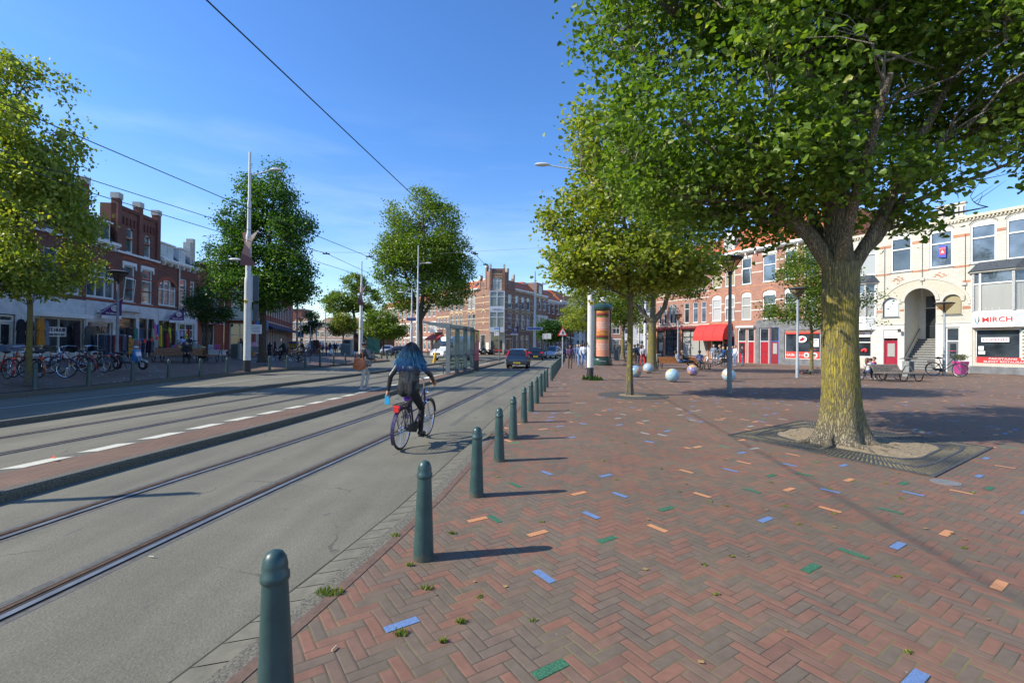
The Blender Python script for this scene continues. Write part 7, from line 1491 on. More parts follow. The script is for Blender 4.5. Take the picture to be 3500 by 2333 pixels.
m = MB(); m.ball((.02, .22, .79), .045, 8, 6, (1.3, .9, .9)); m.ball((-.03, .18, .77), .035, 8, 6, (1.4, 1, 1.1)); m.build('purple_cloth', pm((.15, .03, .35), .7, name='violet_scarf', bump=.5), hero, smooth=True)
m = MB(); m.box(-.04, .04, -.262, -.232, .62, .69); m.build('big_rear_light', pm((.8, .03, .03), .2, name='red_lens', coat=1, var=.3, scale=40), hero)
for i, (x, y, yw, col, kw, lab) in enumerate((
    (300, 1278, 90, (.22, .02, .02), {}, 'dark red ladies bicycle parked side-on among the racks'), (355, 1273, 78, (.03, .03, .035), {}, 'black bicycle parked left of the blue scooter'), (130, 1292, 78, (.35, .08, .02), dict(crate=True), 'bicycle with a blue-grey plastic crate on its front behind the tree trunk'),
    (96, 1292, -80, (.02, .04, .10), {}, 'dark blue bicycle left of the plane tree trunk'), (24, 1295, 70, (.35, .02, .03), {}, 'bright red bicycle at the left edge of the picture'), (375, 1268, 100, (.16, .02, .08), {}, 'purple-rimmed bicycle behind the scooter tail'), (170, 1276, 95, (.02, .03, .03), {}, 'black bicycle deep in the rack behind the crate bike'))):
    q = P(x, y, zL); bicycle(lab, q, R(yw), col, lean=random.uniform(-6, 6), group='bicycles parked in the racks at left', **kw)
for i, px in enumerate((60, 150, 215, 275, 330)):
    q = P(px, 1272-i*3, zL); t = empty('bike_rack', q, R(10), ['leftmost', 'second', 'middle', 'fourth', 'rightmost'][i]+' steel hoop bike rack on the left pavement', 'bike rack', 'steel hoop racks'); m = MB(); m.tube([(0, -.35, 0), (0, -.35, .7), (0, -.28, .78), (0, .28, .78), (0, .35, .7), (0, .35, 0)], .025, 8); m.build('hoop', GALV, t, smooth=True)
q1, q2 = P(3190, 1283), P(3278, 1288); bicycle('black granny bicycle with wire front basket standing at the lamp post by the restaurant', q1, face(q1, q2), basket=True, group=None).scale = (1.25, 1.25, 1.25)
q = P(2722, 1278); bicycle('black bicycle lying on the paving at the foot of the small tree', q, R(-80), lie=True, group=None, red_light=True)
def scooter(label, p, yaw):
    t = empty('scooter', p, yaw, label, 'scooter'); BLU = pm((.03, .17, .42), .25, name='scooter_blue', coat=1, var=.05); SIL = pm((.45, .48, .5), .3, .6, name='scooter_silver')
    for y in (0, 1.28):
        m = MB(); m.torus((0, y, .23), (1, 0, 0), .17, .06, 24, 8); w_ = m.build('wheel', RUBBER, t, smooth=True); m = MB(); m.torus((0, y, .23), (1, 0, 0), .115, .02, 20, 5); [m.bar((0, y, .23), (0, y+.11*math.cos(a), .23+.11*math.sin(a)), .05, .03) for a in (0.5, 2.6, 4.7)]; m.build('rim', pm((.7, .7, .7), .35, name='white_rim'), w_)
    m = MB(); m.prism([(-.32, .66), (-.1, .72), (.3, .68), (.42, .5), (.5, .3), (.2, .32), (-.05, .42), (-.3, .55)], 'x', -.14, .14); m.build('rear_body', pm((.035, .04, .045), .3, name='scooter_dark', coat=.8), t, bevel=.05, smooth=True)
    m = MB(); m.prism([(-.36, .70), (-.30, .62), (.05, .66), (.0, .73), (-.25, .76)], 'x', -.12, .12); m.build('tail_panel', BLU, t, bevel=.03)
    m = MB(); m.prism([(-.2, .76), (.1, .79), (.36, .77), (.4, .70), (-.15, .70)], 'x', -.12, .12); m.build('saddle', BLACKP, t, bevel=.03, smooth=True)
    m = MB(); m.prism([(.4, .30), (.85, .28), (.9, .34), (.42, .36)], 'x', -.13, .13); m.build('footboard', BLACKP, t)
    m = MB(); m.prism([(.82, .30), (.95, .32), (1.08, .62), (1.02, .84), (.94, .94), (.88, .90), (.84, .5)], 'x', -.17, .17); m.build('front_shield', BLU, t, bevel=.05, smooth=True)
    m = MB(); m.prism([(1.03, .62), (1.09, .62), (1.05, .8), (1.0, .84)], 'x', -.12, .12); m.build('headlight', SIL, t, bevel=.01)
    m = MB(); m.ball((0, .93, 1.0), .1, 10, 6, (1.2, .9, .8)); m.build('cockpit', SIL, t, smooth=True); m = MB(); m.tube([(-.32, .86, 1.02), (0, .93, 1.04), (.32, .86, 1.02)], .02, 6); m.build('handlebar', BLACKP, t)
    m = MB(); [m.tube([(s*.2, .9, 1.05), (s*.3, .92, 1.2)], .008, 4) for s in (-1, 1)]; [m.ball((s*.31, .92, 1.22), .05, 8, 5, (1, .4, .7)) for s in (-1, 1)]; m.build('mirror', BLACKP, t)
    m = MB(); [m.tube([(s*.06, .98, .75), (s*.07, 1.28, .23)], .022, 6) for s in (-1, 1)]; m.build('fork', SIL, t); m = MB(); m.prism([(1.05, .42), (1.2, .47), (1.42, .42), (1.5, .33), (1.46, .36), (1.25, .42)], 'x', -.07, .07); m.build('front_mudguard', SIL, t)
    m = MB(); m.tube([(.12, .0, .28), (.14, -.35, .42)], [.05, .06], 8); m.build('exhaust', DARKM, t); m = MB(); m.tube([(.05, .3, .3), (.15, .35, .02)], .015); m.tube([(-.05, .3, .3), (-.15, .35, .02)], .015); m.build('stand', DARKM, t)
q = P(400, 1262, zL); scooter('bright blue and dark grey motor scooter parked on its stand facing right', q, R(-96))
# ================================================================== VEHICLES
TYRE = RUBBER
def car(label, p, yaw, col, L=3.84, W=1.66, H=1.48, kind='hatch', plate=('TX-61-LK', (.75, .50, .03)), group='cars on the street', s=1.0):
    t = empty('car', p, yaw, label, 'car', group); t.scale = (s, s, s)           # local y forward, origin under the rear bumper
    PT = pm(col, .22, .3, name='car_paint', coat=1.0, var=.05, scale=1); hw = W/2
    if kind == 'van':
        st = [(0, .35, 1.2, H-.12, .93, .86), (.04, .35, 1.25, H-.02, 1, .90), (.5, .35, 1.3, H, 1, .92), (L-2.0, .35, 1.3, H, 1, .92), (L-1.55, .35, 1.32, H-.12, 1, .86), (L-.95, .35, 1.30, 1.5, 1, .84), (L-.8, .35, 1.22, 1.30, 1, .9), (L-.25, .35, 1.0, 1.08, .96, .84), (L-.03, .38, .7, .80, .90, .75), (L, .42, .6, .66, .88, .7)]; cab = (4, 5)
    else:
        st = [(0, .32, .58, .62, .90, .80), (.05, .28, .80, .86, .97, .86), (.12, .27, .93, .98, .99, .84), (.38, .26, .95, H-.08, 1, .70), (.75, .24, .94, H-.01, 1, .70), (L*.45, .22, .92, H, 1, .69), (L*.60, .22, .90, H-.06, 1, .68), (L*.78, .24, .86, .92, .99, .82), (L*.90, .26, .76, .80, .96, .80), (L*.975, .3, .60, .63, .90, .74), (L, .36, .50, .52, .84, .7)]
    rows = []
    for (y, zb, zm, zt, wm, wt) in st:
        wm *= hw; wt *= hw; half = [(wm*.90, zb), (wm*.98, zb+.10), (wm, (zb+zm)*.5), (wm*.985, zm), (wt+(wm-wt)*.12, zt-(zt-zm)*.16), (wt*.88, zt-.01), (wt*.5, zt+.008)]
        rows.append([(x, y, z) for x, z in half]+[(-x, y, z) for x, z in reversed(half)])
    m = MB(); n = len(rows[0]); vs = [v_ for r_ in rows for v_ in r_]; fs = []
    for i in range(len(rows)-1):
        for k in range(n): fs.append((i*n+k, i*n+(k+1) % n, (i+1)*n+(k+1) % n, (i+1)*n+k))
    fs.append(tuple(range(n-1, -1, -1))); fs.append(tuple((len(rows)-1)*n+k for k in range(n))); m.add(vs, fs); body = m.build('body', PT, t, smooth=True)
    gl = MB(); o_ = .006
    def gq(i, k, a0=.08, a1=.92, b0=.1, b1=.88, ox=0, oy=0, oz=0):
        A, B, C, D = [Vector(rows[q][kk]) for q, kk in ((i, k), (i+1, k), (i+1, k+1), (i, k+1))]
        f = lambda u, v_: (A*(1-u)+B*u)*(1-v_)+(D*(1-u)+C*u)*v_
        gl.quad(*[tuple(f(u, v_)+Vector((ox, oy, oz))) for u, v_ in ((a0, b0), (a1, b0), (a1, b1), (a0, b1))])
    if kind == 'van':
        for sg_, k in ((1, 3), (-1, n-5)):
            gq(4, k, .1, .98, .1, .9, ox=.012*sg_); gq(5, k, .0, .5, .1, .8, ox=.012*sg_)
        A, B = rows[4], rows[5]; w1, w2 = A[4][0]*.92, B[4][0]*1.0; gl.quad((w2, L-.93, 1.52), (-w2, L-.93, 1.52), (-w1, L-1.5, H-.22), (w1, L-1.5, H-.22))
    else:
        for sg_, k in ((1, 3), (-1, n-5)):
            for i in (3, 4, 5, 6): gq(i, k, .06 if i < 6 else .0, .94 if i < 6 else .62, .08, .9, ox=.012*sg_)
        A, B = rows[2], rows[3]; w1, w2 = hw*.80, hw*.64; gl.quad((-w1, .14, 1.02), (w1, .14, 1.02), (w2, .345, H-.14), (-w2, .345, H-.14))
        y0, y1 = L*.765, L*.625; gl.quad((hw*.76, y0, .96), (-hw*.76, y0, .96), (-hw*.62, y1, H-.12), (hw*.62, y1, H-.12))
        for v_ in range(len(gl.v)-8, len(gl.v)-4): gl.v[v_] = (gl.v[v_][0], gl.v[v_][1]-.02, gl.v[v_][2]+.01)
        for v_ in range(len(gl.v)-4, len(gl.v)): gl.v[v_] = (gl.v[v_][0], gl.v[v_][1]+.03, gl.v[v_][2]+.02)
    gl.build('window', glass_mat('car_glass', (.012, .014, .016), .04), t)
    wr = .30 if kind != 'van' else .35
    for y in (.66 if kind != 'van' else 1.1, L-.78 if kind != 'van' else L-.95):
        m = MB(); m.torus((0, y, wr), (1, 0, 0), wr*.98, .03, 20, 4); 
        for sg_ in (-1, 1):
            m = MB(); m.tube([(sg_*(hw-.21), y, wr), (sg_*(hw-.015), y, wr)], [wr, wr], 22); w_ = m.build('wheel', TYRE, t, smooth=True); m = MB(); m.tube([(sg_*(hw-.02), y, wr), (sg_*(hw-.005), y, wr)], [wr*.62, wr*.55], 14); m.build('rim', SILV, w_)
            m = MB(); m.torus((sg_*(hw-.002), y, wr), (1, 0, 0), wr+.03, .022, 20, 4, 0 if True else 0, PI); m.build('wheel_arch', BLACKP, t)
    m = MB(); bz = .30; m.box(-hw*.93, hw*.93, -.05, .06, bz, bz+.26); m.build('bumper', PT if kind != 'van' else DARKM, t, bevel=.03); m = MB(); m.box(-hw*.92, hw*.92, L-.08, L+.03, bz, bz+.24); m.build('bumper', PT if kind != 'van' else DARKM, t, bevel=.03)
    pc = pm(plate[1], .4, name='plate'); yb_ = -.056 if kind != 'van' else L+.036
    m = MB(); m.box(-.26, .26, min(yb_, yb_-.006), yb_, bz+.07, bz+.18); pp_ = m.build('number_plate', pc, t); text(plate[0], .085, BLACKP, pp_, (0, yb_-.008 if kind != 'van' else yb_+.002, bz+.125), rot=(PI/2, 0, 0 if kind != 'van' else PI), name='plate_number', ext=.001)
    RL = pm((.55, .01, .012), .15, name='tail_lamp_red', coat=1)
    for sg_ in (-1, 1):
        m = MB()
        if kind == 'van': m.prism([(L-.05, .80), (L-.02, .98), (L-.32, 1.12), (L-.38, 1.0)], 'x', sg_*hw*.86-.12, sg_*hw*.86+.03); m.build('headlight', pm((.6, .62, .63), .1, name='headlamp', coat=1), t)
        else:
            if kind == 'hatch': m.add([(sg_*hw*.80, .06, .72), (sg_*hw*.99, .10, .70), (sg_*hw*.99, .20, .98), (sg_*hw*.74, .36, 1.36), (sg_*hw*.68, .34, 1.36), (sg_*hw*.82, .11, 1.0)], [(0, 1, 2, 3, 4, 5) if sg_ > 0 else (5, 4, 3, 2, 1, 0)]); [None for _ in ()]
            else: m.prism([(.02, .80), (.26, .84), (.22, .96), (.06, .93)], 'x', min(sg_*hw*.55, sg_*hw*.985), max(sg_*hw*.55, sg_*hw*.985))
            o = m.build('tail_light', RL, t)
            if kind == 'hatch': so_ = o.modifiers.new('solid', 'SOLIDIFY'); so_.thickness = .05; so_.offset = 0
            m = MB(); m.prism([(L-.10, .60), (L-.02, .60), (L-.12, .74), (L-.35, .76)], 'x', min(sg_*hw*.5, sg_*hw*.86), max(sg_*hw*.5, sg_*hw*.86)); m.build('headlight', pm((.6, .62, .63), .1, name='headlamp', coat=1), t)
        m = MB(); ym = L*.66 if kind != 'van' else L-1.15; zm = .98 if kind != 'van' else 1.45; m.box(min(sg_*hw, sg_*(hw+.17)), max(sg_*hw, sg_*(hw+.17)), ym-.03, ym+.06, zm-.04, zm+(.1 if kind != 'van' else .3)); m.build('mirror', DARKM, t, bevel=.02)
    if kind == 'van':
        m = MB(); m.box(-.5, .5, L-.02, L+.012, .62, .86); g_ = m.build('grille', BLACKP, t); m = MB(); [m.box(-.46, .46, L+.012, L+.02, .66+.06*k, .68+.06*k) for k in range(3)]; m.torus((0, L+.03, .75), (0, 1, 0), .1, .012, 20, 5); m.tube([(0, L+.03, .75), (0, L+.03, .85)], .01); m.tube([(0, L+.03, .75), (.085, L+.03, .70)], .01); m.tube([(0, L+.03, .75), (-.085, L+.03, .70)], .01); m.build('grille_trim', CHROME, g_)
    else:
        m = MB(); m.box(-.02, .34, -.0, .03, .93, .95) if False else m.tube([(.1, .20, 1.08), (-.35, .185, 1.06)], .008, 4); m.build('rear_wiper', BLACKP, t)
    return t
SILV = pm((.5, .51, .52), .3, .8, name='alloy')
pA = P(1440+1140/3.92, 880+1487/3.92, -.11); pBb = P(1440+1425/3.92, 880+1487/3.92, -.11); cx = (pA[0]+pBb[0])/2
car('dark blue-grey hatchback with tall red tail lights driving away in the near lane', (cx-.02, 34.6, -.11), R(-5), (.022, .034, .055), s=1.0)
v = V(1831, 1176, 54.5); car('black hatchback with small red tail lights ahead of the blue one', (v[0], 54.5, -.11), R(-4), (.008, .008, .010), 4.3, 1.78, 1.5, 'estate', ('94-ZB-LT', (.75, .50, .03)))
v = V(1880, 1176, 63); car('silver people carrier parked beside the street ahead of the black hatchback', (v[0]+1.2, 66, -.11), R(160), (.42, .43, .44), 4.0, 1.7, 1.65, 'estate')
v = V(1923, 1176, 66); car('dark parked saloon behind the end of the bollards', (v[0]+1.0, 68, -.11), R(75), (.012, .016, .03), 4.3, 1.75, 1.42, 'estate')
v = V(1505, 1176, 49); car('white delivery van with blue licence plate turning towards the tram shelter', (v[0]+2.6, 49+4.6, -.11), R(148), (.74, .74, .74), 5.6, 1.98, 2.62, 'van', ('89-XK-J', (.08, .45, .75)), group=None)
v = V(1331, 1172, 74); car('silver compact car parked left of the elm trunk', (v[0], 74, -.11), R(185), (.5, .51, .52), 3.9, 1.65, 1.5, 'estate', group='distant parked cars')
v = V(1375, 1172, 70); car('dark blue car parked below the elm', (v[0]+1.5, 70, -.11), R(95), (.02, .04, .10), 4.0, 1.7, 1.42, 'estate', group='distant parked cars')
v = V(1207, 1172, 95); car('white car far across the square near the urinal box', (v[0], 95, 0), R(200), (.65, .66, .66), 3.9, 1.65, 1.5, 'estate', group='distant parked cars')
v = V(1075, 1172, 105); car('dark van-like car parked in front of the pale far row', (v[0]+2, 105, 0), R(90), (.06, .07, .09), 4.6, 1.8, 2.0, 'estate', group='distant parked cars')
v = V(1140, 1172, 108); car('grey-blue car parked in front of the pale far row', (v[0]+2, 108, 0), R(90), (.12, .15, .2), 4.2, 1.7, 1.45, 'estate', group='distant parked cars')
# ================================================================== SHOP GOODS AND SMALL THINGS
def froot_at(F, s, y, z, name, label, cat, group=None):
    (ox, oy), a = F; return empty(name, (ox+math.cos(a)*s-math.sin(a)*y, oy+math.sin(a)*s+math.cos(a)*y, z), a, label, cat, group)
def garment(m, x, y, zt, w_, h, d=.05, flare=1.25):
    m.add([(x-w_*.18, y-d, zt), (x+w_*.18, y-d, zt), (x+w_*.5, y-d, zt-h*.12), (x+w_*.62, y-d, zt-h*.42), (x+w_*.40, y-d*1.2, zt-h*.40), (x+w_*.5*flare, y-d*1.5, zt-h), (x-w_*.5*flare, y-d*1.5, zt-h), (x-w_*.40, y-d*1.2, zt-h*.40), (x-w_*.62, y-d, zt-h*.42), (x-w_*.5, y-d, zt-h*.12)]+
          [(x-w_*.18, y+d, zt), (x+w_*.18, y+d, zt), (x+w_*.5, y+d, zt-h*.12), (x+w_*.62, y+d, zt-h*.42), (x+w_*.40, y+d, zt-h*.40), (x+w_*.5*flare, y+d, zt-h), (x-w_*.5*flare, y+d, zt-h), (x-w_*.40, y+d, zt-h*.40), (x-w_*.62, y+d, zt-h*.42), (x-w_*.5, y+d, zt-h*.12)],
          [(0, 9, 8, 7, 6, 5, 4, 3, 2, 1), (10, 11, 12, 13, 14, 15, 16, 17, 18, 19)]+[(i, (i+1) % 10, (i+1) % 10+10, i+10) for i in range(10)])
def cloth(c, var=.25): return pm(c, .85, name='cloth', var=var, scale=14, bump=.2)
for s, y, zt, w_, h, c, lab in ((6.15, -.35, 2.75, .42, 1.5, (.01, .012, .02), 'long black robe hanging left of the tree trunk at the shop front'), (6.6, -.4, 2.8, .36, 1.55, (.015, .015, .03), 'second black robe hanging close to the trunk'), (7.3, -.4, 2.85, .38, 1.5, (.50, .21, .02), 'mustard yellow dress hanging right of the tree trunk'),
                               (7.72, -.35, 2.75, .25, 1.4, (.16, .2, .28), 'blue patterned scarf hanging beside the mustard dress'), (9.9, -.35, 2.75, .38, 1.6, (.025, .01, .02), 'long dark robe at the right side of the for-rent window'), (10.7, -.4, 2.55, .36, 1.2, (.09, .085, .09), 'grey robe on a stand between the two shops'),
                               (14.5, -.35, 2.6, .36, 1.3, (.015, .015, .02), 'black dress hanging beside the lamp post at the dark doorway'), (15.3, -.35, 2.6, .34, 1.1, (.05, .22, .17), 'black and mint green dress in the dark doorway'),
                               (17.25, -.5, 3.0, .22, .95, (.55, .14, .32), 'bright pink garment hanging by the wooden door'), (17.65, -.5, 2.95, .2, .8, (.08, .16, .42), 'blue garment hanging by the wooden door'), (17.9, -.55, 2.9, .22, 1.7, (.62, .46, .03), 'yellow garland-like garment hanging beside the shop window'),
                               (17.05, -.5, 2.6, .16, 1.4, (.4, .42, .33), 'pale floral strip hanging at the wooden door frame'), (18.55, -.7, 2.3, .38, 1.25, (.28, .03, .02), 'dark red robe with gold spots on a stand by the stall'), (19.15, -.5, 2.75, .18, .9, (.55, .55, .03), 'lime yellow scarf hanging in the stall window'),
                               (20.2, -.55, 2.55, .3, .8, (.5, .56, .6), 'pale blue-white blouse hanging over the stall'), (20.75, -.55, 2.55, .34, 1.2, (.42, .38, .6), 'lilac tulle dress hanging over the stall'), (21.4, -.6, 2.3, .3, 1.0, (.55, .5, .05), 'yellow dress hanging at the right end of the stall'), (21.7, -.6, 2.9, .18, 1.1, (.35, .02, .02), 'dark red scarf hanging beside the downpipe'), (22.1, -.6, 2.0, .3, .9, (.6, .62, .68), 'white blouse hanging at the far end of the stall')):
    t = froot_at(FL, s, y, 0, 'hanging_garment', lab, 'garment', 'clothes hung outside the shops'); m = MB(); garment(m, 0, 0, zt, w_, h); m.build('garment', cloth(c), t); m = MB(); m.tube([(0, 0, zt), (0, 0, zt+.1), (.04, 0, zt+.14)], .01, 4); m.build('hanger', DARKM, t)
def rack(s0, s1, cols, lab, y=-1.0, zt=2.05, h=1.25, ends=None):
    t = froot_at(FL, s0, y, .4, 'clothes_rack', lab, 'clothes rack', 'clothes racks outside the shops'); L_ = s1-s0; m = MB(); m.tube([(0, 0, zt-.4), (L_, 0, zt-.4)], .018, 6)
    for x in (0, L_): m.tube([(x, 0, 0), (x, 0, zt-.4)], .018, 6); m.tube([(x, -.3, 0.02), (x, .3, 0.02)], .018, 6)
    m.build('rail', CHROME, t); n = len(cols)
    for i, c in enumerate(cols):
        x = L_*(i+.5)/n; m = MB(); g = random.Random(i); hh = h*g.uniform(.8, 1.05); q = [(-.22, -.03), (.22, -.03), (.26, -.25), (.24, -.25-hh*.5), (.28+g.uniform(-.05, .05), -hh), (-.26, -hh), (-.22, -.25-hh*.5), (-.26, -.22)]; m.prism([(p_[0], p_[1]+zt-.42) for p_ in q], 'x', x-.035, x+.035); o = m.build('garment', cloth(c), t)
RC = [(.03, .05, .09), (.08, .09, .07), (.03, .10, .18), (.10, .02, .07), (.04, .04, .05), (.18, .2, .24), (.02, .02, .03), (.30, .03, .05), (.33, .06, .07), (.4, .2, .26), (.06, .06, .07), (.20, .02, .03), (.03, .03, .04), (.14, .16, .22), (.15, .16, .2), (.08, .09, .12), (.06, .02, .05)]
rack(10.7, 13.2, RC, 'long rack of dark and red garments in front of the window lettered TAJ'); rack(14.0, 16.0, [(.5, .25, .25), (.5, .26, .28), (.03, .04, .12), (.04, .015, .04), (.05, .015, .05), (.03, .03, .06), (.02, .02, .04)], 'shorter rack with red price cards beside the scooter', y=-1.0, zt=1.75, h=.95)
t = froot_at(FL, 13.5, -1.1, .4, 'dress_stand', 'mustard yellow dress on a white bust at the end of the long rack', 'garment'); m = MB(); garment(m, 0, 0, 1.5, .42, 1.15); m.build('dress', cloth((.50, .26, .02)), t); m = MB(); m.ball((0, 0, 1.55), .12, 10, 6, (1.3, .6, .6)); m.tube([(0, 0, 0), (0, 0, 1.5)], .02); m.build('bust', WHITE, t)
for i, s in enumerate((14.9, 15.7, 16.25)):
    t = froot_at(FL, s, -1.25, .4, 'price_card', ['red price card at the left of the short rack', 'red price card in the middle of the short rack', 'red price card on a stick right of the short rack'][i], 'price card', 'red price cards'); m = MB(); m.box(-.16, .16, 0, .02, 1.1+.12*i, 1.38+.12*i); m.build('card', pm((.6, .05, .04), .5, name='card_red'), t); m = MB(); m.tube([(0, .01, 0), (0, .01, 1.2)], .012, 4); m.build('stick', WHITE, t)
t = froot_at(FL, 18.9, -1.4, .4, 'market_table', 'trestle table loaded with small bright goods in front of the brown shop window', 'stall table'); m = MB(); m.box(0, 4.0, 0, .9, .68, .73); m.build('table_top', pm((.35, .3, .22), .7, name='table_wood'), t); m = MB(); [m.box(x, x+.05, y, y+.05, 0, .68) for x in (.1, 3.85) for y in (.05, .8)]; m.build('legs', DARKM, t)
rr = random.Random(17); GC = [(.6, .1, .3), (.1, .3, .6), (.6, .5, .05), (.5, .05, .05), (.1, .45, .2), (.65, .62, .6), (.35, .1, .45), (.6, .3, .05), (.05, .4, .45)]
GN = ['pink', 'blue', 'yellow', 'red', 'green', 'white', 'purple', 'orange', 'turquoise']
for k in range(26):
    x, y = .15+k*.145, rr.uniform(.1, .7); c = k % 9; tt = froot_at(FL, 18.9+x, -1.4+y, 1.132, 'trinket_box', 'small %s toy or box among the goods on the stall table' % GN[c], 'goods', 'bright %s goods on the stall table' % GN[c]); m = MB()
    if k % 3: m.lathe([(.001, 0), (.09, .0), (.11, .05), (.1, .13), (.05, .17), (.001, .18)], 10)
    else: m.box(-.07, .07, -.06, .06, 0, rr.uniform(.12, .26))
    m.build('item', pm(GC[c], .4, name='goods_'+GN[c], var=.3, scale=20), tt)
# welcome flags
def flag(F, s, z, lab, par_y=-.08, grp='purple welcome flags', k=1.0, sc=1.0):
    t = froot_at(F, s, par_y, z, 'welcome_flag', lab, 'flag', grp); t.scale = (sc, sc, sc); m = MB(); m.tube([(-.9, 0, -.55), (.45, -1.0, 1.0)], .018, 6); m.ball((.45, -1.0, 1.02), .03, 8, 5); m.build('pole', POST, t)
    f = MB(); A = [(-.72, -.12, .0), (.45, -1.0, 1.0), (.45, -1.0, -.25), (-.45, -.35, -.35)]; A = [(-.45, -.34, .1), (.42, -.98, .96), (.42, -.98, -.22), (-.45, -.34, -.22)]; f.add(A+[(x, y+.01, z_) for x, y, z_ in A], [(0, 3, 2, 1), (4, 5, 6, 7)]); fo = f.build('cloth', pm((.07, .012, .13), .6, name='flag_purple', var=.08), t)
    f = MB(); B = [(-.45, -.342, -.221), (.42, -.982, -.221), (.42, -.982, -.42), (-.45, -.342, -.42)]; f.add(B, [(0, 3, 2, 1)]); f.build('white_strip', WHITE, fo)
    a = math.atan2(-.64, .87); text('Welkom!', .20, WHITE, fo, (-.0, -.695, -.08), rot=(PI/2, 0, a), name='lettering', ext=.002); f = MB(); d = Vector((.87, -.64, 0)).normalized(); c = Vector((.1, -.76, .28))
    f.add([tuple(c+d*.2*math.cos(q*PI/9)+Vector((0, 0, .2*math.sin(q*PI/9)))) for q in range(18)], [tuple(range(18))]); f.build('white_disc', WHITE, fo); f = MB(); [f.bar(tuple(c-d*.16+Vector((-.006, -.008, z_+.03))), tuple(c+d*.16+Vector((-.006, -.008, z_-.04))), .006, .022) for z_ in (-.09, -.02, .05, .11)]; f.build('swirl', pm((.07, .012, .13), .6, name='flag_purple', var=.08), fo)
    text('Paul Krugerlaan', .075, pm((.05, .05, .2), .5, name='navy_text'), fo, (-.0, -.70, -.32), rot=(PI/2, 0, a), ext=.001)
    return t
flag(FL, 12.3, 3.55, 'purple welcome flag with white strip above the TAJ window'); flag(FL, 19.7, 3.6, 'purple welcome flag above the brown shop window beside the young tree'); flag(FCR, 1.8, 3.9, 'small purple flag on the right face of the corner building', sc=1.3)
# plant pot, sandwich board, ice cream cone, bin bags, kiosk, container, electricity cabinet
p = P(3283, 1278); t = empty('plant_pot', (p[0]+.1, p[1]+.1, 0), 0, 'tall square bright pink planter with a leafy shrub by the restaurant corner', 'planter'); m = MB(); m.add([(-.2, -.2, 0), (.2, -.2, 0), (.2, .2, 0), (-.2, .2, 0), (-.31, -.31, .85), (.31, -.31, .85), (.31, .31, .85), (-.31, .31, .85)], [(3, 2, 1, 0), (4, 5, 6, 7), (0, 1, 5, 4), (1, 2, 6, 5), (2, 3, 7, 6), (3, 0, 4, 7)]); m.build('pot', pm((.45, .05, .24), .4, name='pink_pot', var=.06), t, bevel=.02)
rr = random.Random(2); leaves_mesh([(rr.uniform(-.3, .3), rr.uniform(-.3, .3), rr.uniform(.95, 1.3)) for _ in range(40)], [.12]*40, 14, .07, LM, 'foliage', t, seed=4)
p = P(2707, 1246); t = empty('sandwich_board', (p[0], p[1]+1.0, 0), R(10), 'red sandwich board with white lettering before the hairdresser window', 'sign board'); m = MB()
m.add([(-.3, -.3, 0), (.3, -.3, 0), (.3, -.02, 1.25), (-.3, -.02, 1.25), (-.3, -.27, 0), (.3, -.27, 0), (.3, .01, 1.25), (-.3, .01, 1.25)], [(0, 1, 2, 3), (7, 6, 5, 4), (0, 4, 5, 1), (1, 5, 6, 2), (2, 6, 7, 3), (3, 7, 4, 0)]); m.add([(-.3, .3, 0), (.3, .3, 0), (.3, .015, 1.25), (-.3, .015, 1.25)], [(0, 1, 2, 3)]); m.build('board', pm((.6, .03, .03), .5, name='board_red'), t); tt = math.atan2(.28, 1.25)
text('KNIPPEN', .1, WHITE, t, (0, -.20, .52), rot=(PI/2-tt, 0, 0)); text('€ 10,-', .12, WHITE, t, (0, -.235, .33), rot=(PI/2-tt, 0, 0)); m = MB(); m.ball((0, -.10, .95), .15, 12, 6, (1, .08, .7)); m.build('emblem', WHITE, t)
p = P(866, 1184, zL); v = V(866, 1184, 42); t = empty('ice_cream_sign', (v[0], 42, .12), 0, 'giant pink ice cream cone figure right of the tall lamp post', 'shop figure'); m = MB(); m.lathe([(.05, .0), (.16, .55), (.24, .95), (.2, .98)], 16); m.build('cone', pm((.6, .26, .08), .6, name='wafer', bump=.4), t); m = MB(); m.lathe([(.26, .95), (.40, 1.0), (.45, 1.1), (.40, 1.18), (.33, 1.25), (.3, 1.35), (.2, 1.48), (.001, 1.53)], 18); m.build('scoop', pm((.62, .25, .27), .4, name='strawberry', var=.2), t, smooth=True)
v = V(1655, 1170, 77.5)
for i, (dx, dy, s) in enumerate(((-1.3, 0, 1.1), (-.2, .4, 1.3), (.9, -.1, 1.0), (.1, -.7, .8), (1.4, .5, .9))):
    t = empty('bin_bag', (v[0]+dx, 77.3+dy*.6, 0), i, ['leftmost', 'tallest', 'right middle', 'front low', 'rightmost'][i]+' black bin bag of the pile before the corner shop', 'bin bag', 'pile of black bin bags'); m = MB(); m.ball((0, 0, .42*s), .55*s, 12, 8, (1, .9, .85)); m.tube([(0, 0, .8*s), (.05, 0, 1.02*s)], [.12*s, .05], 6); m.build('bag', pm((.012, .012, .014), .3, name='bin_liner', bump=1.0), t, smooth=True)
v = V(1325, 1175, 76); t = empty('kiosk', (v[0]-2.2, 76, 0), R(5), 'dark brick transformer kiosk with green door behind the low round tree', 'kiosk'); m = MB(); m.box(-3.2, 2.6, 0, 4, 0, 3.1); m.build('wall', brick_mat('kiosk_brick', (.09, .04, .03), (.13, .055, .04), (.06, .04, .03)), t); m = MB(); m.box(-3.35, 2.75, -.15, 4.15, 3.102, 3.3); m.build('roof', DARKM, t); m = MB(); m.box(-1.2, .9, -.05, -.002, .1, 2.7); m.build('door', pm((.02, .12, .10), .5, name='kiosk_green'), t); m = MB(); m.box(-.165, -.135, -.06, -.051, .1, 2.7); m.build('door_seam', DARKM, t)
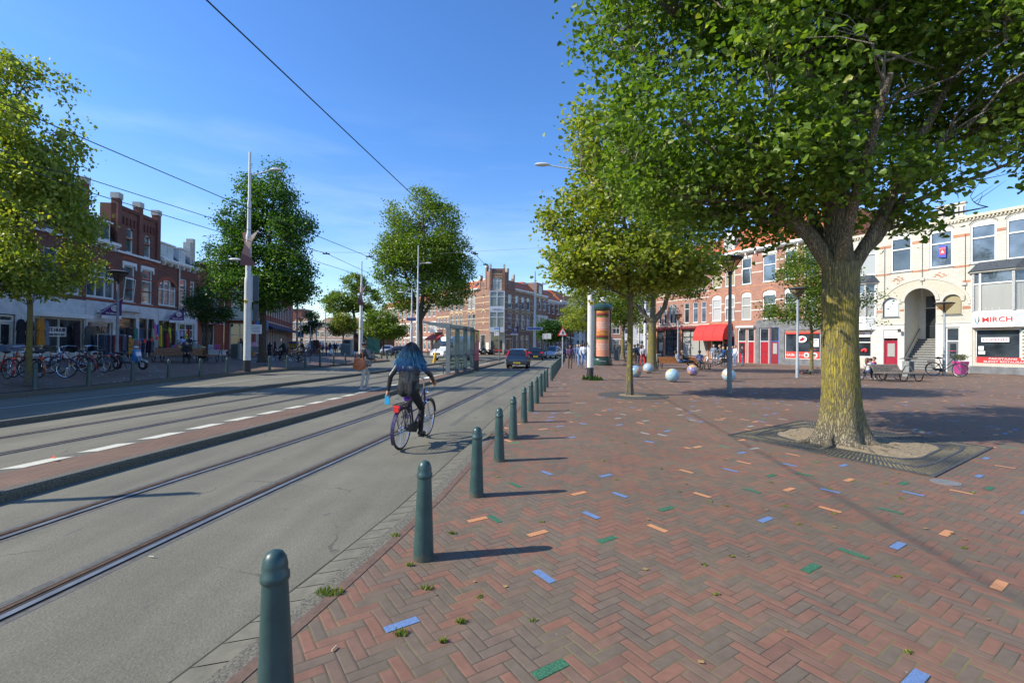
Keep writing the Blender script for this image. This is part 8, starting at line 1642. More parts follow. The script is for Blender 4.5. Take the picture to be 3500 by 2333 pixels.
v = V(1185, 1172, 66); t = empty('cabinet_block', (v[0], 66, 0), 0, 'grey steel street cabinet block on the far square left of the second tall pole', 'cabinet'); t.scale = (.43, .5, .74); m = MB(); m.box(-2.0, -1.0, 0, 1.4, 0, 2.1); m.box(-1.0, 1.2, 0, 1.6, 0, 2.9); m.build('body', pm((.17, .19, .2), .5, name='cabinet_steel', var=.15), t, bevel=.04); m = MB(); m.box(1.2, 1.75, 0, 1.5, 0, 2.95); m.box(-1.0, 1.2, -.05, -.0, 1.9, 2.05); m.build('pale_side', STONE, t); m = MB(); m.box(-.8, 1.0, -.02, -.002, 2.2, 2.7); m.build('vent', DARKM, t)
v = V(1022, 1172, 78); t = empty('clothes_container', (v[0]-.9, 78, 0), R(10), 'yellow container with blue lid on the far square', 'container'); t.scale = (.45, .5, .65); m = MB(); m.box(-1.5, 1.5, 0, 1.4, .1, 2.3); m.build('body', pm((.65, .36, .02), .5, name='container_yellow'), t, bevel=.05); m = MB(); m.prism([(-.1, 2.302), (1.5, 2.302), (1.4, 2.7), (.2, 2.8)], 'x', -1.55, 1.55); m.build('lid', pm((.03, .12, .45), .5, name='lid_blue'), t)
v = V(1040, 1172, 72); t = empty('hoarding', (v[0]+1.5, 72, 0), 0, 'brown wooden hoarding board beside the yellow container', 'hoarding'); t.scale = (.4, 1, .7); m = MB(); m.box(-.3, 1.8, 0, .15, 0, 3.0); m.build('board', pm((.10, .05, .03), .7, name='brown_board'), t); m = MB(); m.box(-1.6, -.3, .01, .14, 0, 2.8); m.build('grey_board', BLUESTONE, t)
p = P(735, 1215, zL); t = empty('white_table', (p[0], p[1], p[2]), 0, 'low white table with pink cushions beside the young tree', 'table'); m = MB(); m.box(-.7, .9, -.3, .3, .42, .5); m.box(-.6, .8, -.25, .25, 0, .42); m.build('top', WHITE, t)
for i, (x, c) in enumerate(((-.35, (.55, .62, .7)), (.2, (.6, .12, .35)))):
    tt = empty('cushion', (p[0]+x, p[1]-.05, p[2]+.5), 0, ['pale blue cushion on the low white table', 'pink flowered cushion on the low white table'][i], 'cushion'); m = MB(); m.box(-.22, .22, -.05, .05, .02, .46); m.build('pillow', pm(c, .8, name='cushion_cloth', var=.5, scale=8), tt, bevel=.05)
p = P(702, 1226, zL); t = empty('dog', (p[0]-.3, p[1], p[2]), R(90), 'dark dog lying at the foot of the young tree', 'dog'); m = MB(); m.tube([(0, -.45, .1), (0, -.2, .15), (0, .15, .16), (0, .4, .15), (0, .55, .16), (0, .7, .12)], [.06, .13, .14, .11, .08, .04], 10); [m.tube([(s*.1, .35, .08), (s*.12, .6, .04)], [.045, .03], 6) for s in (-1, 1)]; [m.tube([(s*.12, -.25, .1), (s*.16, -.0, .04)], [.07, .03], 6) for s in (-1, 1)]; m.tube([(0, -.45, .1), (.1, -.7, .03)], [.03, .012], 5); [m.ball((s*.05, .5, .24), .03, 6, 4) for s in (-1, 1)]; m.build('body', pm((.015, .012, .01), .8, name='dog_fur'), t, smooth=True)
p = P(2028, 1298); t = empty('utility_cover', P(3232, 1648), 0, 'small oval steel utility cover in the paving right of the tree grate', 'cover'); m = MB(); m.lathe([(.15, .0), (.15, .008), (.001, .009)], 20); m.build('lid', pm((.26, .25, .23), .5, .4, name='worn_steel'), t)
for i, (px, py, c) in enumerate(((518, 1905, (.6, .52, .4)), (1142, 2221, (.62, .45, .3)), (180, 1581, (.6, .08, .03)))):
    p = P(px, py, -.11 if i != 1 else 0); t = empty('litter', (p[0], p[1], p[2]+(.006 if i < 2 else .07)), i*1.3, ['white cigarette butt on the asphalt lower left', 'cigarette butt on the bricks near the first bollard', 'red wrapper on the brick tram island'][i], 'litter'); m = MB()
    if i < 2: m.tube([(-.02, 0, .005), (.02, 0, .005)], .005, 6)
    else: m.add([(-.06, -.02, 0), (.05, -.03, .02), (.06, .03, .0), (-.05, .03, .025)], [(0, 1, 2, 3)])
    m.build('scrap', pm(c, .7, name='scrap'), t)
m = MB(); rr = random.Random(77)      # fallen leaves and crumbs on the plaza
for _ in range(420):
    x, y = rr.uniform(-.5, 16), 1.5+18*rr.random()**1.4
    if x < kb(y)+.1: continue
    a = rr.uniform(0, 6.28); s = rr.uniform(.008, .022); m.add([(x+s*math.cos(a+k*1.6)*(1+.4*(k % 2)), y+s*math.sin(a+k*1.6), .004+.006*rr.random()) for k in range(4)], [(0, 1, 2, 3)])
tag(m.build('leaf_litter', pm((.30, .20, .08), .8, name='dry_leaf', var=.4, scale=3)), kind='stuff')
# ================================================================== PEOPLE
def cap(m, a, b, ra, rb, n=10):          # tapered capsule as a closed shell
    a, b = Vector(a), Vector(b); d = b-a; L = d.length
    if L < 1e-5: m.ball(tuple(a), max(ra, rb), n, 8); return
    d /= L; pts = []; rs = []
    for t in (-1, -.8, -.45): pts.append(a+d*ra*t); rs.append(max(.0015, ra*math.sqrt(max(0, 1-t*t))))
    for t in (0, .33, .67, 1): pts.append(a+(b-a)*t); rs.append(ra+(rb-ra)*t)
    for t in (.45, .8, 1): pts.append(b+d*rb*t); rs.append(max(.0015, rb*math.sqrt(max(0, 1-t*t))))
    m.tube([tuple(p) for p in pts], rs, n)
def vx(p): return Vector(p)
STAND = dict(hip=(0, 0, .93), neck=(0, .01, 1.44), head=(0, .03, 1.60), shw=.185, elL=(-.25, -.02, 1.13), wrL=(-.26, .06, .89), elR=(.25, -.02, 1.13), wrR=(.26, .06, .89), knL=(-.10, .03, .50), anL=(-.11, 0, .09), knR=(.10, .03, .50), anR=(.11, 0, .09), look=0)
WALK = dict(STAND, knL=(-.10, .16, .52), anL=(-.10, .22, .10), knR=(.10, .02, .50), anR=(.10, -.25, .14), elL=(-.25, -.12, 1.14), wrL=(-.25, -.10, .90), elR=(.25, .06, 1.14), wrR=(.24, .2, .93))
SIT = dict(STAND, hip=(0, 0, .52), neck=(0, -.06, 1.03), head=(0, -.03, 1.20), elL=(-.25, .02, .76), wrL=(-.12, .24, .66), elR=(.25, .02, .76), wrR=(.12, .24, .66), knL=(-.13, .43, .52), anL=(-.13, .45, .10), knR=(.13, .43, .52), anR=(.13, .45, .10))
RIDE = dict(STAND, hip=(0, .18, .97), neck=(0, .30, 1.48), head=(0, .34, 1.65), elL=(-.28, .44, 1.22), wrL=(-.27, .56, 1.08), elR=(.28, .44, 1.22), wrR=(.27, .56, 1.08), knL=(-.12, .60, .83), anL=(-.12, .42, .50), knR=(.12, .48, .60), anR=(.12, .50, .20))
def person(label, loc, yaw, pose, top, bot, skin=SKIN2, shoe=(.02, .02, .02), hair=(.015, .012, .01), H=1.72, vox=.018, group=None, hairstyle='short', extra=(), torso_mat=None, sleeve=True, stout=1.0, skirt=None, hat=None, glasses=False, shoe_toe=None, lookyaw=0, hoodie=None, loosetop=1.0, parent_scale=None):
    t = empty('person', loc, yaw, label, 'person', group); k = H/1.72; t.scale = (k, k, k); p = {q: (vx(v) if isinstance(v, tuple) else v) for q, v in pose.items()}
    hip, neck, head = p['hip'], p['neck'], p['head']; up = (neck-hip).normalized(); fw = vx((0, 1, 0)); hy = p.get('look', 0)+lookyaw
    hf = vx((math.sin(hy)*-1, math.cos(hy), 0)); hs_ = vx((math.cos(hy), math.sin(hy), 0)); PR = []
    def A(a, b, ra, rb, mt): PR.append((vx(a), vx(b), ra, rb, mt))
    sw = p['shw']; st = stout; tw = p.get('twist', 0); sx = vx((math.cos(tw), math.sin(tw), 0))
    shL, shR = neck-up*.06-sx*sw, neck-up*.06+sx*sw
    mid = hip.lerp(neck, .45)
    for s in (-1, 1):
        A(hip+vx((s*.075, -.01, -.02)), hip+vx((s*.07, 0, .12)), .105*st, .10*st, 'bot'); A(mid+sx*s*.05, neck-up*.15+sx*s*.085, .105*st*loosetop, .105*st, 'top'); A(hip+up*.12+sx*s*.05, mid+sx*s*.05, .105*st*loosetop, .10*st*loosetop, 'top')
    A(hip+up*.1, neck-up*.16, .115*st, .125*st, 'top'); A(hip, hip+up*.08, .11*st, .11*st, 'bot')
    A(shL, shR, .062, .062, 'top'); A(neck-up*.05, neck+up*.02, .07, .055, 'top'); A(neck, head-vx((0, 0, .04)), .052, .05, 'skin')
    A(head+hf*-.012, head+hf*.012+vx((0, 0, .03)), .088, .084, 'skin'); A(head+hf*.035-vx((0, 0, .05)), head+hf*.045-vx((0, 0, .085)), .058, .042, 'skin')
    A(head+hf*.095+vx((0, 0, .0)), head+hf*.112-vx((0, 0, .028)), .010, .014, 'skin'); A(head+hf*.07-hs_*.03-vx((0, 0, .03)), head+hf*.07+hs_*.03-vx((0, 0, .03)), .03, .03, 'skin')
    A(head+hf*.088-vx((0, 0, .058))-hs_*.018, head+hf*.088-vx((0, 0, .058))+hs_*.018, .009, .009, 'lip')
    for s in (-1, 1): A(head+hs_*s*.088+vx((0, 0, -.012)), head+hs_*s*.092+vx((0, 0, .022)), .016, .018, 'skin')
    for sd, s in (('L', -1), ('R', 1)):
        sh_ = shL if s < 0 else shR; el, wr, kn, an = p['el'+sd], p['wr'+sd], p['kn'+sd], p['an'+sd]; sk = 'top' if sleeve else 'skin'
        A(sh_, el, .056*st, .044*st, 'top'); A(el, wr, .042*st, .030, sk); fd = (wr-el).normalized(); cu = p.get('curl'+sd, .25)
        side = fd.cross(vx((0, 0, 1))); side = side.normalized() if side.length > .3 else vx((0, 1, 0)); nrm = fd.cross(side).normalized()
        if abs(fd.z) > .6: side = vx((0, 1, 0)); nrm = vx((-s, 0, 0))
        pal = wr+fd*.075; A(wr, pal-side*.015, .026, .028, 'skin'); A(wr, pal+side*.018, .024, .026, 'skin')
        for f_, (o_, ln) in enumerate(((-.030, .062), (-.010, .074), (.010, .070), (.028, .054))):
            b0 = pal+side*o_; b1 = b0+(fd*.75+nrm*cu).normalized()*ln*.55; b2 = b1+(fd*.4+nrm*(cu+.5)).normalized()*ln*.5; A(b0, b1, .0095, .009, 'skin'); A(b1, b2, .009, .0075, 'skin')
        th = wr+fd*.03-side*.026; A(th, th+(fd*.6-side*.7+nrm*.3).normalized()*.05, .012, .010, 'skin')
        hj = hip+vx((s*.09, 0, -.03)); A(hj, kn, .088*st, .060*st, 'bot'); A(kn, an, .056*st, .040*st, 'bot')
        if skirt: pass
        shd = p.get('foot'+sd, vx((0, 1, 0))); shd = vx(shd) if not isinstance(shd, Vector) else shd; A(an-shd*.04-vx((0, 0, .045)), an+shd*.15-vx((0, 0, .055)), .040, .034, 'shoe'); A(an, an-vx((0, 0, .03)), .038, .04, 'shoe')
    if skirt: A(hip+vx((0, 0, .05)), vx((hip.x, (p['anL'].y+p['anR'].y)/2, skirt)), .16, .22, 'bot')
    for e in extra: A(*e)
    m = MB()
    for a, b, ra, rb, mt in PR: cap(m, a, b, ra, rb, 12)
    me = bpy.data.meshes.new('tmp'); me.from_pydata(m.v, [], m.f); me.update(); o = bpy.data.objects.new('tmp', me); COL.objects.link(o)
    r = o.modifiers.new('r', 'REMESH'); r.mode = 'VOXEL'; r.voxel_size = vox; r.adaptivity = 0; sm = o.modifiers.new('s', 'SMOOTH'); sm.factor = .5; sm.iterations = 2 if vox > .012 else 3
    dg_ = bpy.context.evaluated_depsgraph_get(); me2 = bpy.data.meshes.new_from_object(o.evaluated_get(dg_)); bpy.data.objects.remove(o); bpy.data.meshes.remove(me)
    me2.name = 'body'; keys = ['skin', 'top', 'bot', 'shoe', 'lip', 'x1', 'x2']; xm = dict(skin=pm(skin, .55, name='skin', var=.06, scale=9), top=torso_mat or pm(top, .75, name='jacket_cloth', var=.14, scale=9, bump=.25), bot=pm(bot, .85, name='trouser_cloth', var=.16, scale=9, bump=.25), shoe=pm(shoe, .6, name='shoe_leather'), lip=pm((skin[0]*.8, skin[1]*.5, skin[2]*.5), .5, name='lip'), x1=pm((hoodie or (.3, .3, .3)), .8, name='inner_cloth'), x2=pm((.04, .04, .04), .6, name='x2cloth'))
    me2.materials.clear(); [me2.materials.append(xm[q]) for q in keys]
    nf = len(me2.polygons); cen = np.empty(nf*3, np.float32); me2.polygons.foreach_get('center', cen); cen = cen.reshape(-1, 3); best = np.full(nf, 1e9); idx = np.zeros(nf, np.int32)
    for a, b, ra, rb, mt in PR:
        a_, d_ = np.array(a), np.array(b-a); L2 = max(1e-9, (d_**2).sum()); tt = np.clip(((cen-a_)@d_)/L2, 0, 1); ds = np.linalg.norm(cen-a_-tt[:, None]*d_, axis=1)-(ra+(rb-ra)*tt)
        w_ = ds < best; best[w_] = ds[w_]; idx[w_] = keys.index(mt)
    me2.polygons.foreach_set('material_index', idx); me2.polygons.foreach_set('use_smooth', np.ones(nf, bool)); bd = bpy.data.objects.new('body', me2); COL.objects.link(bd); bd.parent = t
    HM = pm(hair, .45, name='hair', var=.3, scale=30)
    e_ = MB(); [e_.ball(tuple(head+hf*.088+hs_*s*.032+vx((0, 0, .008))), .011, 8, 5, (1, .6, .7)) for s in (-1, 1)]; e_.build('eyes', pm((.02, .015, .012), .2, name='eye'), t)
    if hairstyle != 'none':
        h_ = MB(); c = head-hf*.018+vx((0, 0, .035)); n_, mm_ = 20, 12; rr_ = random.Random(int(H*1000)+len(label)); vs = []; fs = []
        for j in range(mm_+1):
            tt = PI*.60*j/mm_
            for q in range(n_):
                a = 2*PI*q/n_; fr = max(0, math.cos(a-PI/2)); t2 = tt*(1-.42*fr*fr) if hairstyle != 'cap' else tt; r_ = .108+.004*rr_.random(); dx = hs_*math.cos(a)*math.sin(t2)*r_*.93+hf*math.sin(a)*math.sin(t2)*r_*1.0+vx((0, 0, math.cos(t2)*r_)); vs.append(tuple(c+dx))
        for j in range(mm_):
            for q in range(n_): fs.append((j*n_+q, (j+1)*n_+q, (j+1)*n_+(q+1) % n_, j*n_+(q+1) % n_))
        h_.add(vs, fs)
        if hairstyle == 'long': cap(h_, c-hf*.06, c-hf*.09-vx((0, 0, .28)), .085, .06); cap(h_, c-hf*.02-hs_*.07, c-hs_*.09-vx((0, 0, .24)), .04, .03); cap(h_, c-hf*.02+hs_*.07, c+hs_*.09-vx((0, 0, .24)), .04, .03)
        if hairstyle == 'bun': cap(h_, c-hf*.09+vx((0, 0, .06)), c-hf*.15+vx((0, 0, .05)), .035, .03); cap(h_, c-hf*.15+vx((0, 0, .04)), c-hf*.17-vx((0, 0, .12)), .025, .012)
        if hairstyle == 'scarf': cap(h_, c-hf*.02-vx((0, 0, .1)), c-hf*.0-vx((0, 0, .2)), .10, .13)
        h_.build('hair' if hairstyle not in ('scarf', 'cap') else ('headscarf' if hairstyle == 'scarf' else 'hair'), HM, t, smooth=True)
    if hat: h_ = MB(); h_.ball(tuple(head+vx((0, 0, .055))), .112, 14, 8, (1, 1.05, .72)); v0 = head+hf*.15+vx((0, 0, .05)); h_.ball(tuple(v0), .07, 10, 5, (1, 1, .14)); h_.build('cap', pm(hat, .8, name='cap_cloth'), t, smooth=True)
    if glasses: g_ = MB(); [g_.ball(tuple(head+hf*.1+hs_*s*.034+vx((0, 0, .006))), .026, 10, 5, (1, .35, .75)) for s in (-1, 1)]; g_.tube([tuple(head+hf*.1-hs_*.03), tuple(head+hf*.1+hs_*.03)], .004, 4); [g_.tube([tuple(head+hf*.1+hs_*s*.06+vx((0, 0, .01))), tuple(head-hf*.01+hs_*s*.095+vx((0, 0, .012)))], .004, 4) for s in (-1, 1)]; g_.build('glasses', BLACKP, t)
    return t
def at(px, Y, z=0.0): v = V(px, 1176, Y); return (v[0], Y, z)
# ---- the cyclist with blue hair
by = BYAW; cyc = dict(RIDE, hip=(0, .19, .95), neck=(-.01, .25, 1.45), head=(-.01, .28, 1.60), shw=.18, elL=(-.30, .14, 1.17), wrL=(-.34, .16, .93), elR=(.30, .40, 1.20), wrR=(.29, .58, 1.10), knR=(.11, .55, .62), anR=(.13, .50, .24), knL=(-.10, .62, .85), anL=(-.12, .40, .52), curlR=.9, curlL=.6, footR=(.05, 1, -.1), footL=(0, 1, -.15))
LEATH = pm((.022, .023, .026), .38, name='black_leather', var=.3, scale=12, bump=.55)
xj = [((-.09, .21, 1.36), (.09, .21, 1.36), .08, .08, 'top')]+[((-w_, .20, z), (w_, .20, z), r_, r_, 'top') for z, w_, r_ in ((1.30, .11, .085), (1.24, .10, .086), (1.18, .09, .088), (1.12, .09, .092), (1.06, .085, .096), (1.01, .095, .098), (.97, .105, .096))]+[((-.06, .15, 1.33), (.06, .15, 1.33), .055, .055, 'x1')]
pc = person('woman with long blue dip-dyed hair in black leather jacket cycling away, phone in left hand', (A_[0], A_[1]+.02, -.11), by, cyc, (.02, .02, .02), (.012, .013, .016), (.42, .23, .16), (.02, .02, .022), (.012, .011, .012), 1.76, .0085, torso_mat=LEATH, extra=xj, hairstyle='short', hoodie=(.13, .145, .16), stout=1.0)
pc.rotation_euler = (0, R(2), by)
def hair_mat():
    N = NT('dip_dyed_hair'); tcn = N.n('ShaderNodeTexCoord'); sp = N.n('ShaderNodeSeparateXYZ'); N.l(tcn.outputs['Object'], sp.inputs[0]); at_ = N.n('ShaderNodeAttribute'); at_.attribute_name = 'lv'
    mr = N.n('ShaderNodeMapRange'); mr.inputs['From Min'].default_value = 1.70; mr.inputs['From Max'].default_value = 1.28; N.l(sp.outputs['Z'], mr.inputs['Value'])
    f = N.math('ADD', mr.outputs[0], N.math('MULTIPLY', N.math('SUBTRACT', at_.outputs['Fac'], .5), .55))
    col = N.ramp(f, [(0.10, (.018, .016, .018)), (.30, (.03, .06, .10)), (.48, (.035, .15, .26)), (.64, (.10, .32, .44)), (.80, (.04, .13, .32)), (.97, (.03, .06, .20))]); N.l(col, N.b.inputs['Base Color']); N.b.inputs['Roughness'].default_value = .38; N.b.inputs['Specular IOR Level'].default_value = .6; return N.mat
m = MB(); g = random.Random(4); hc = vx((-.01, .265, 1.635)); lv = []
for k in range(820):
    a = g.uniform(PI*.92, PI*2.08) if g.random() < .86 else g.uniform(0, 2*PI); th = g.uniform(0.05, 1.35); d = vx((math.cos(a)*math.sin(th)*.93, math.sin(a)*math.sin(th), math.cos(th))); s0_ = hc+d*.112
    ln = g.uniform(.26, .43); wv = g.uniform(0, 6); am = g.uniform(.006, .022); ox = math.cos(a); L_ = max(.03, math.sin(th)); spread = g.uniform(.0, .15); pts = [tuple(hc+vx((0, 0, .115))+vx((d.x*.02, d.y*.02, 0))), tuple(hc+vx((math.cos(a)*.08, math.sin(a)*.08, .08)))]
    out_ = vx((math.cos(a)*.125, min(.03, math.sin(a)*.135), 0))
    for q in range(1, 8):
        f = q/7; z = 1.66-ln*f*1.0; pts.append((hc.x+out_.x*(1+.25*f)+math.cos(a)*spread*f+am*math.sin(f*11+wv)*f, hc.y+out_.y-.015*f-.02*math.sin(f*3)+am*math.cos(f*9+wv)*f, z))
    n0 = len(m.v); m.tube(pts, [.003]+[g.uniform(.0035, .006)]*7+[.0012], 3, cap=False); lv += [g.random()]*(len(m.v)-n0)
o = m.build('long_hair', hair_mat(), pc, smooth=True); at_ = o.data.attributes.new('lv', 'FLOAT', 'POINT'); at_.data.foreach_set('value', lv)
m = MB(); m.tube([(-.155, .10, .955), (-.16, .07, .96)], .01); 
for s in (-1, 1): m.tube([(s*.05, .02, .88), (s*.11, .03, .875), (s*.11, .045, .80), (s*.05, .03, .80)], .004, 4)
m.build('pocket_seams', pm((.05, .055, .065), .6, name='seam'), pc)
lw = pc.matrix_world
ph = empty('phone', (0, 0, 0), by, 'bright blue phone case held low in the riding woman\'s left hand', 'phone'); mw = Matrix.Translation(vx(pc.location)) @ pc.rotation_euler.to_matrix().to_4x4(); ph.location = mw @ (vx((-.345, .15, .775))*(1.76/1.72)); m = MB(); m.box(-.045, .045, -.006, .006, -.085, .075); m.build('case', pm((.02, .35, .62), .3, name='phone_blue'), ph, bevel=.004)
# ---- the standing woman on the tram island
P0_ = P(1243, 1331, -.05)
wp = dict(STAND, hip=(0, 0, .95), neck=(.02, -.02, 1.42), head=(.02, .0, 1.58), look=R(20), knL=(-.09, .17, .53), anL=(-.08, .10, .09), knR=(.09, -.03, .50), anR=(.10, -.10, .09), elL=(-.24, .06, 1.14), wrL=(-.10, .27, 1.10), elR=(.25, .08, 1.14), wrR=(.12, .32, 1.08), footL=(0, 1, 0), footR=(.2, .95, 0), curlL=.7, curlR=.7)
pw_ = person('woman standing on the tram island in black leather jacket, light grey trousers and patterned scarf', P0_, R(-62), wp, (.02, .02, .02), (.46, .44, .41), (.42, .22, .14), (.50, .36, .33), (.02, .016, .014), 1.76, .010, torso_mat=LEATH, hairstyle='bun', glasses=True, stout=1.08, lookyaw=R(78), extra=[((-.16, .02, 1.30), (-.2, .05, 1.08), .10, .10, 'top'), ((-.10, .08, 1.2), (-.06, .16, 1.02), .11, .10, 'top'), ((.05, .10, 1.36), (.04, .16, .98), .10, .13, 'x1'), ((.12, .06, 1.3), (.12, .10, .95), .10, .14, 'x1')])
SCF = NT('patterned_scarf'); tcn = SCF.n('ShaderNodeTexCoord'); vo = SCF.n('ShaderNodeTexVoronoi', Scale=38.0); SCF.l(tcn.outputs['Object'], vo.inputs['Vector']); SCF.l(SCF.ramp(vo.outputs['Distance'], [(.42, (.015, .015, .02)), (.55, (.35, .33, .33))]), SCF.b.inputs['Base Color']); SCF.b.inputs['Roughness'].default_value = .8
for o in pw_.children:
    if o.name.startswith('body'): o.data.materials[5] = SCF.mat
m = MB(); m.torus((.02, 0, 1.44), (0, .2, 1), .075, .04, 18, 8); m.tube([(.06, .1, 1.42), (.1, .16, 1.2), (.08, .2, 1.0), (.1, .2, .82)], [.05, .06, .06, .03], 8); m.build('scarf', SCF.mat, pw_, smooth=True)
hb = empty('handbag', (P0_[0]-.10, P0_[1]-.26, P0_[2]+1.0), R(-12), 'large slouchy tan leather handbag under the standing woman\'s arm', 'handbag'); TAN = pm((.40, .115, .035), .42, name='tan_leather', var=.25, scale=7, bump=.6)
m = MB(); n_ = 18; vs = []; fs = []
for j in range(9):
    f = j/8; z = -.24+.40*f; w_ = .26*(1-.35*f**2)*(.82+.18*math.sin(min(1, f*5)*PI/2)); d_ = .10*(1-.65*f)*(.75+.25*min(1, f*4))
    for q in range(n_): a = 2*PI*q/n_; k_ = 1+.06*math.sin(a*5+f*6)*(1-f); vs.append((w_*math.cos(a)*k_+.03*f, d_*math.sin(a)*k_, z+(.03*math.cos(a*2) if j in (0, 1) else 0)))
for j in range(8):
    for q in range(n_): fs.append((j*n_+q, j*n_+(q+1) % n_, (j+1)*n_+(q+1) % n_, (j+1)*n_+q))
fs.append(tuple(range(n_-1, -1, -1))); fs.append(tuple(8*n_+q for q in range(n_))); m.add(vs, fs); m.build('bag', TAN, hb, smooth=True); m = MB(); m.tube([(-.12, 0, .14), (-.1, .02, .34), (.02, .06, .46), (.12, .02, .34), (.16, 0, .14)], .012, 6); m.build('strap', TAN, hb)
# ---- plaza walkers
person('man in white shirt and pale blue jeans walking towards the camera beside the thick pole', P(1995, 1261), R(178), WALK, (.66, .68, .72), (.16, .26, .42), SKIN3, (.05, .05, .06), (.01, .01, .01), 1.85, .015, stout=1.08, glasses=True, hairstyle='short')
person('second walker half hidden behind the man in the white shirt', P(1981, 1253), R(176), dict(WALK, knL=WALK['knR'], anL=(-.1, -.25, .14), knR=(.1, .16, .52), anR=(.1, .22, .10)), (.12, .2, .35), (.2, .3, .48), SKIN1, H=1.78)
person('woman in purple flowered blouse and brown trousers walking by the warning sign', P(1948, 1259), R(180), dict(WALK, anL=(-.08, .15, .1), anR=(.08, -.12, .1)), (.10, .05, .12), (.10, .07, .055), SKIN2, hair=(.02, .012, .01), H=1.68, hairstyle='long', vox=.015)
for px, Y, yw, ps, tp, bt_, hr, lab, H in ((1966, 44, 170, WALK, (.06, .1, .2), (.1, .15, .25), (.02, .02, .02), 'dark blue clad person farther back behind the walking woman', 1.7), (1974, 47, 10, STAND, (.5, .5, .5), (.2, .25, .3), (.55, .5, .4), 'fair-haired person with a blue backpack far along the pavement', 1.72),
                                       (2170, 37.5, 10, STAND, (.012, .02, .05), (.25, .17, .09), (.02, .02, .02), 'man in navy jacket and tan trousers with his back turned left of the old tree', 1.76), (2197, 38.5, 190, WALK, (.62, .6, .62), (.55, .02, .03), (.02, .015, .01), 'person in white T-shirt and bright red trousers by the old tree', 1.70), (2180, 40.5, 160, STAND, (.3, .33, .36), (.1, .1, .12), (.4, .32, .22), 'grey clad man behind the man in navy', 1.85), (2188, 43, 200, WALK, (.45, .42, .4), (.1, .1, .15), (.1, .07, .05), 'pale clad person glimpsed behind the red trousers', 1.7)):
    person(lab, at(px, Y), R(yw), ps, tp, bt_, SKIN2 if 'fair' not in lab else SKIN1, hair=hr, H=H, group='people walking on the plaza', hat=(.05, .04, .04) if 'navy jacket' in lab else None)
t = empty('child_buggy', at(2150, 37.8), R(60), 'black child buggy pushed beside the man in navy', 'pushchair'); m = MB()
for x in (-.25, .25):
    m.torus((x, -.35, .14), (1, 0, 0), .12, .02, 16, 5); m.torus((x, .35, .1), (1, 0, 0), .08, .02, 16, 5); m.tube([(x, -.35, .14), (x, .1, .55), (x, .35, .1)], .015); m.tube([(x, .1, .45), (x, -.5, 1.0)], .015)
m.tube([(-.25, -.5, 1.0), (.25, -.5, 1.0)], .02); m.build('chassis', BLACKP, t); m = MB(); m.prism([(-.3, .4), (.3, .35), (.32, .45), (-.1, .55), (-.4, .95), (-.45, .9)], 'x', -.22, .22); m.build('seat', pm((.03, .03, .035), .8, name='buggy_cloth'), t, bevel=.03)
# ---- men on the double bench
bx, byy = 12.6, 35.2
LNG = dict(SIT, neck=(0, -.22, 1.0), head=(0, -.24, 1.17), knL=(-.1, .40, .56), anL=(-.12, .75, .2), knR=(.12, .42, .62), anR=(-.18, .62, .60), elL=(-.3, -.1, .75), wrL=(-.1, .1, .68), elR=(.3, -.15, .8), wrR=(.12, .12, .70))
person('lounging man in grey jacket, jeans and white trainers on the double bench', at(2322, 34.6, .0), R(-95), LNG, (.28, .32, .38), (.05, .11, .24), SKIN2, (.5, .5, .5), (.01, .01, .01), 1.78, vox=.016, group='men on the double bench', hat=(.02, .02, .02))
person('balding man in dark clothes with a pale scarf lounging on the double bench', at(2345, 34.9, .0), R(-100), dict(LNG, anR=(.15, .78, .2), knR=(.12, .42, .56)), (.02, .022, .025), (.015, .015, .018), SKIN1, (.02, .02, .02), (.25, .16, .11), 1.8, vox=.016, group='men on the double bench', extra=[((-.05, -.1, 1.0), (.0, .02, .72), .05, .06, 'x1')], hoodie=(.55, .5, .42))
person('man in checked shirt and cap sitting at the right end of the double bench', at(2392, 34.4, .0), R(175), SIT, (.14, .16, .30), (.10, .11, .12), SKIN3, (.35, .18, .03), (.01, .01, .01), 1.78, vox=.016, group='men on the double bench', hat=(.02, .02, .025))
# ---- cyclist and group below the awning
v = at(2452, 38.6); cb = bicycle('silver-framed city bicycle with black panniers ridden past the red awning', (v[0]+.55, v[1], 0), R(88), (.45, .46, .47), group='bicycles being ridden', panniers=True)
person('grey-jacketed man riding a bicycle to the left below the red awning', (v[0]+.55, v[1], 0), R(88), RIDE, (.09, .095, .10), (.16, .25, .38), SKIN1, (.1, .08, .06), (.2, .14, .09), 1.78, vox=.016, group='people riding bicycles')
for px, Y, yw, ps, tp, bt_, sk, hr, hs, lab, H in ((2440, 42.5, 150, STAND, (.2, .24, .3), (.1, .1, .12), SKIN1, (.25, .15, .08), 'short', 'tall man behind the passing cyclist under the awning', 1.86), (2472, 42.2, 170, STAND, (.03, .12, .45), (.05, .05, .08), SKIN1, (.5, .33, .12), 'long', 'blonde woman in bright blue jacket under the awning', 1.66), (2489, 42.0, 190, STAND, (.03, .03, .04), (.03, .03, .04), SKIN1, (.5, .42, .28), 'long', 'blonde woman in black just left of the near lamp post', 1.68),
                                              (2506, 42.0, 120, STAND, (.12, .2, .35), (.1, .16, .3), SKIN1, (.03, .02, .02), 'short', 'person in blue partly behind the near lamp post', 1.75), (2514, 41.5, 100, STAND, (.66, .67, .70), (.13, .22, .38), SKIN1, (.12, .1, .08), 'short', 'man in white shirt and jeans standing by the red doors', 1.80), (2540, 41.0, 75, STAND, (.015, .015, .017), (.07, .12, .2), SKIN1, (.06, .04, .03), 'short', 'man in black leather jacket and jeans facing the group by the red doors', 1.74)):
    person(lab, at(px, Y), R(yw), ps, tp, bt_, sk, hair=hr, H=H, hairstyle=hs, group='group talking by the red doors', shoe=(.4, .4, .4) if 'white shirt' in lab else (.02, .02, .02))
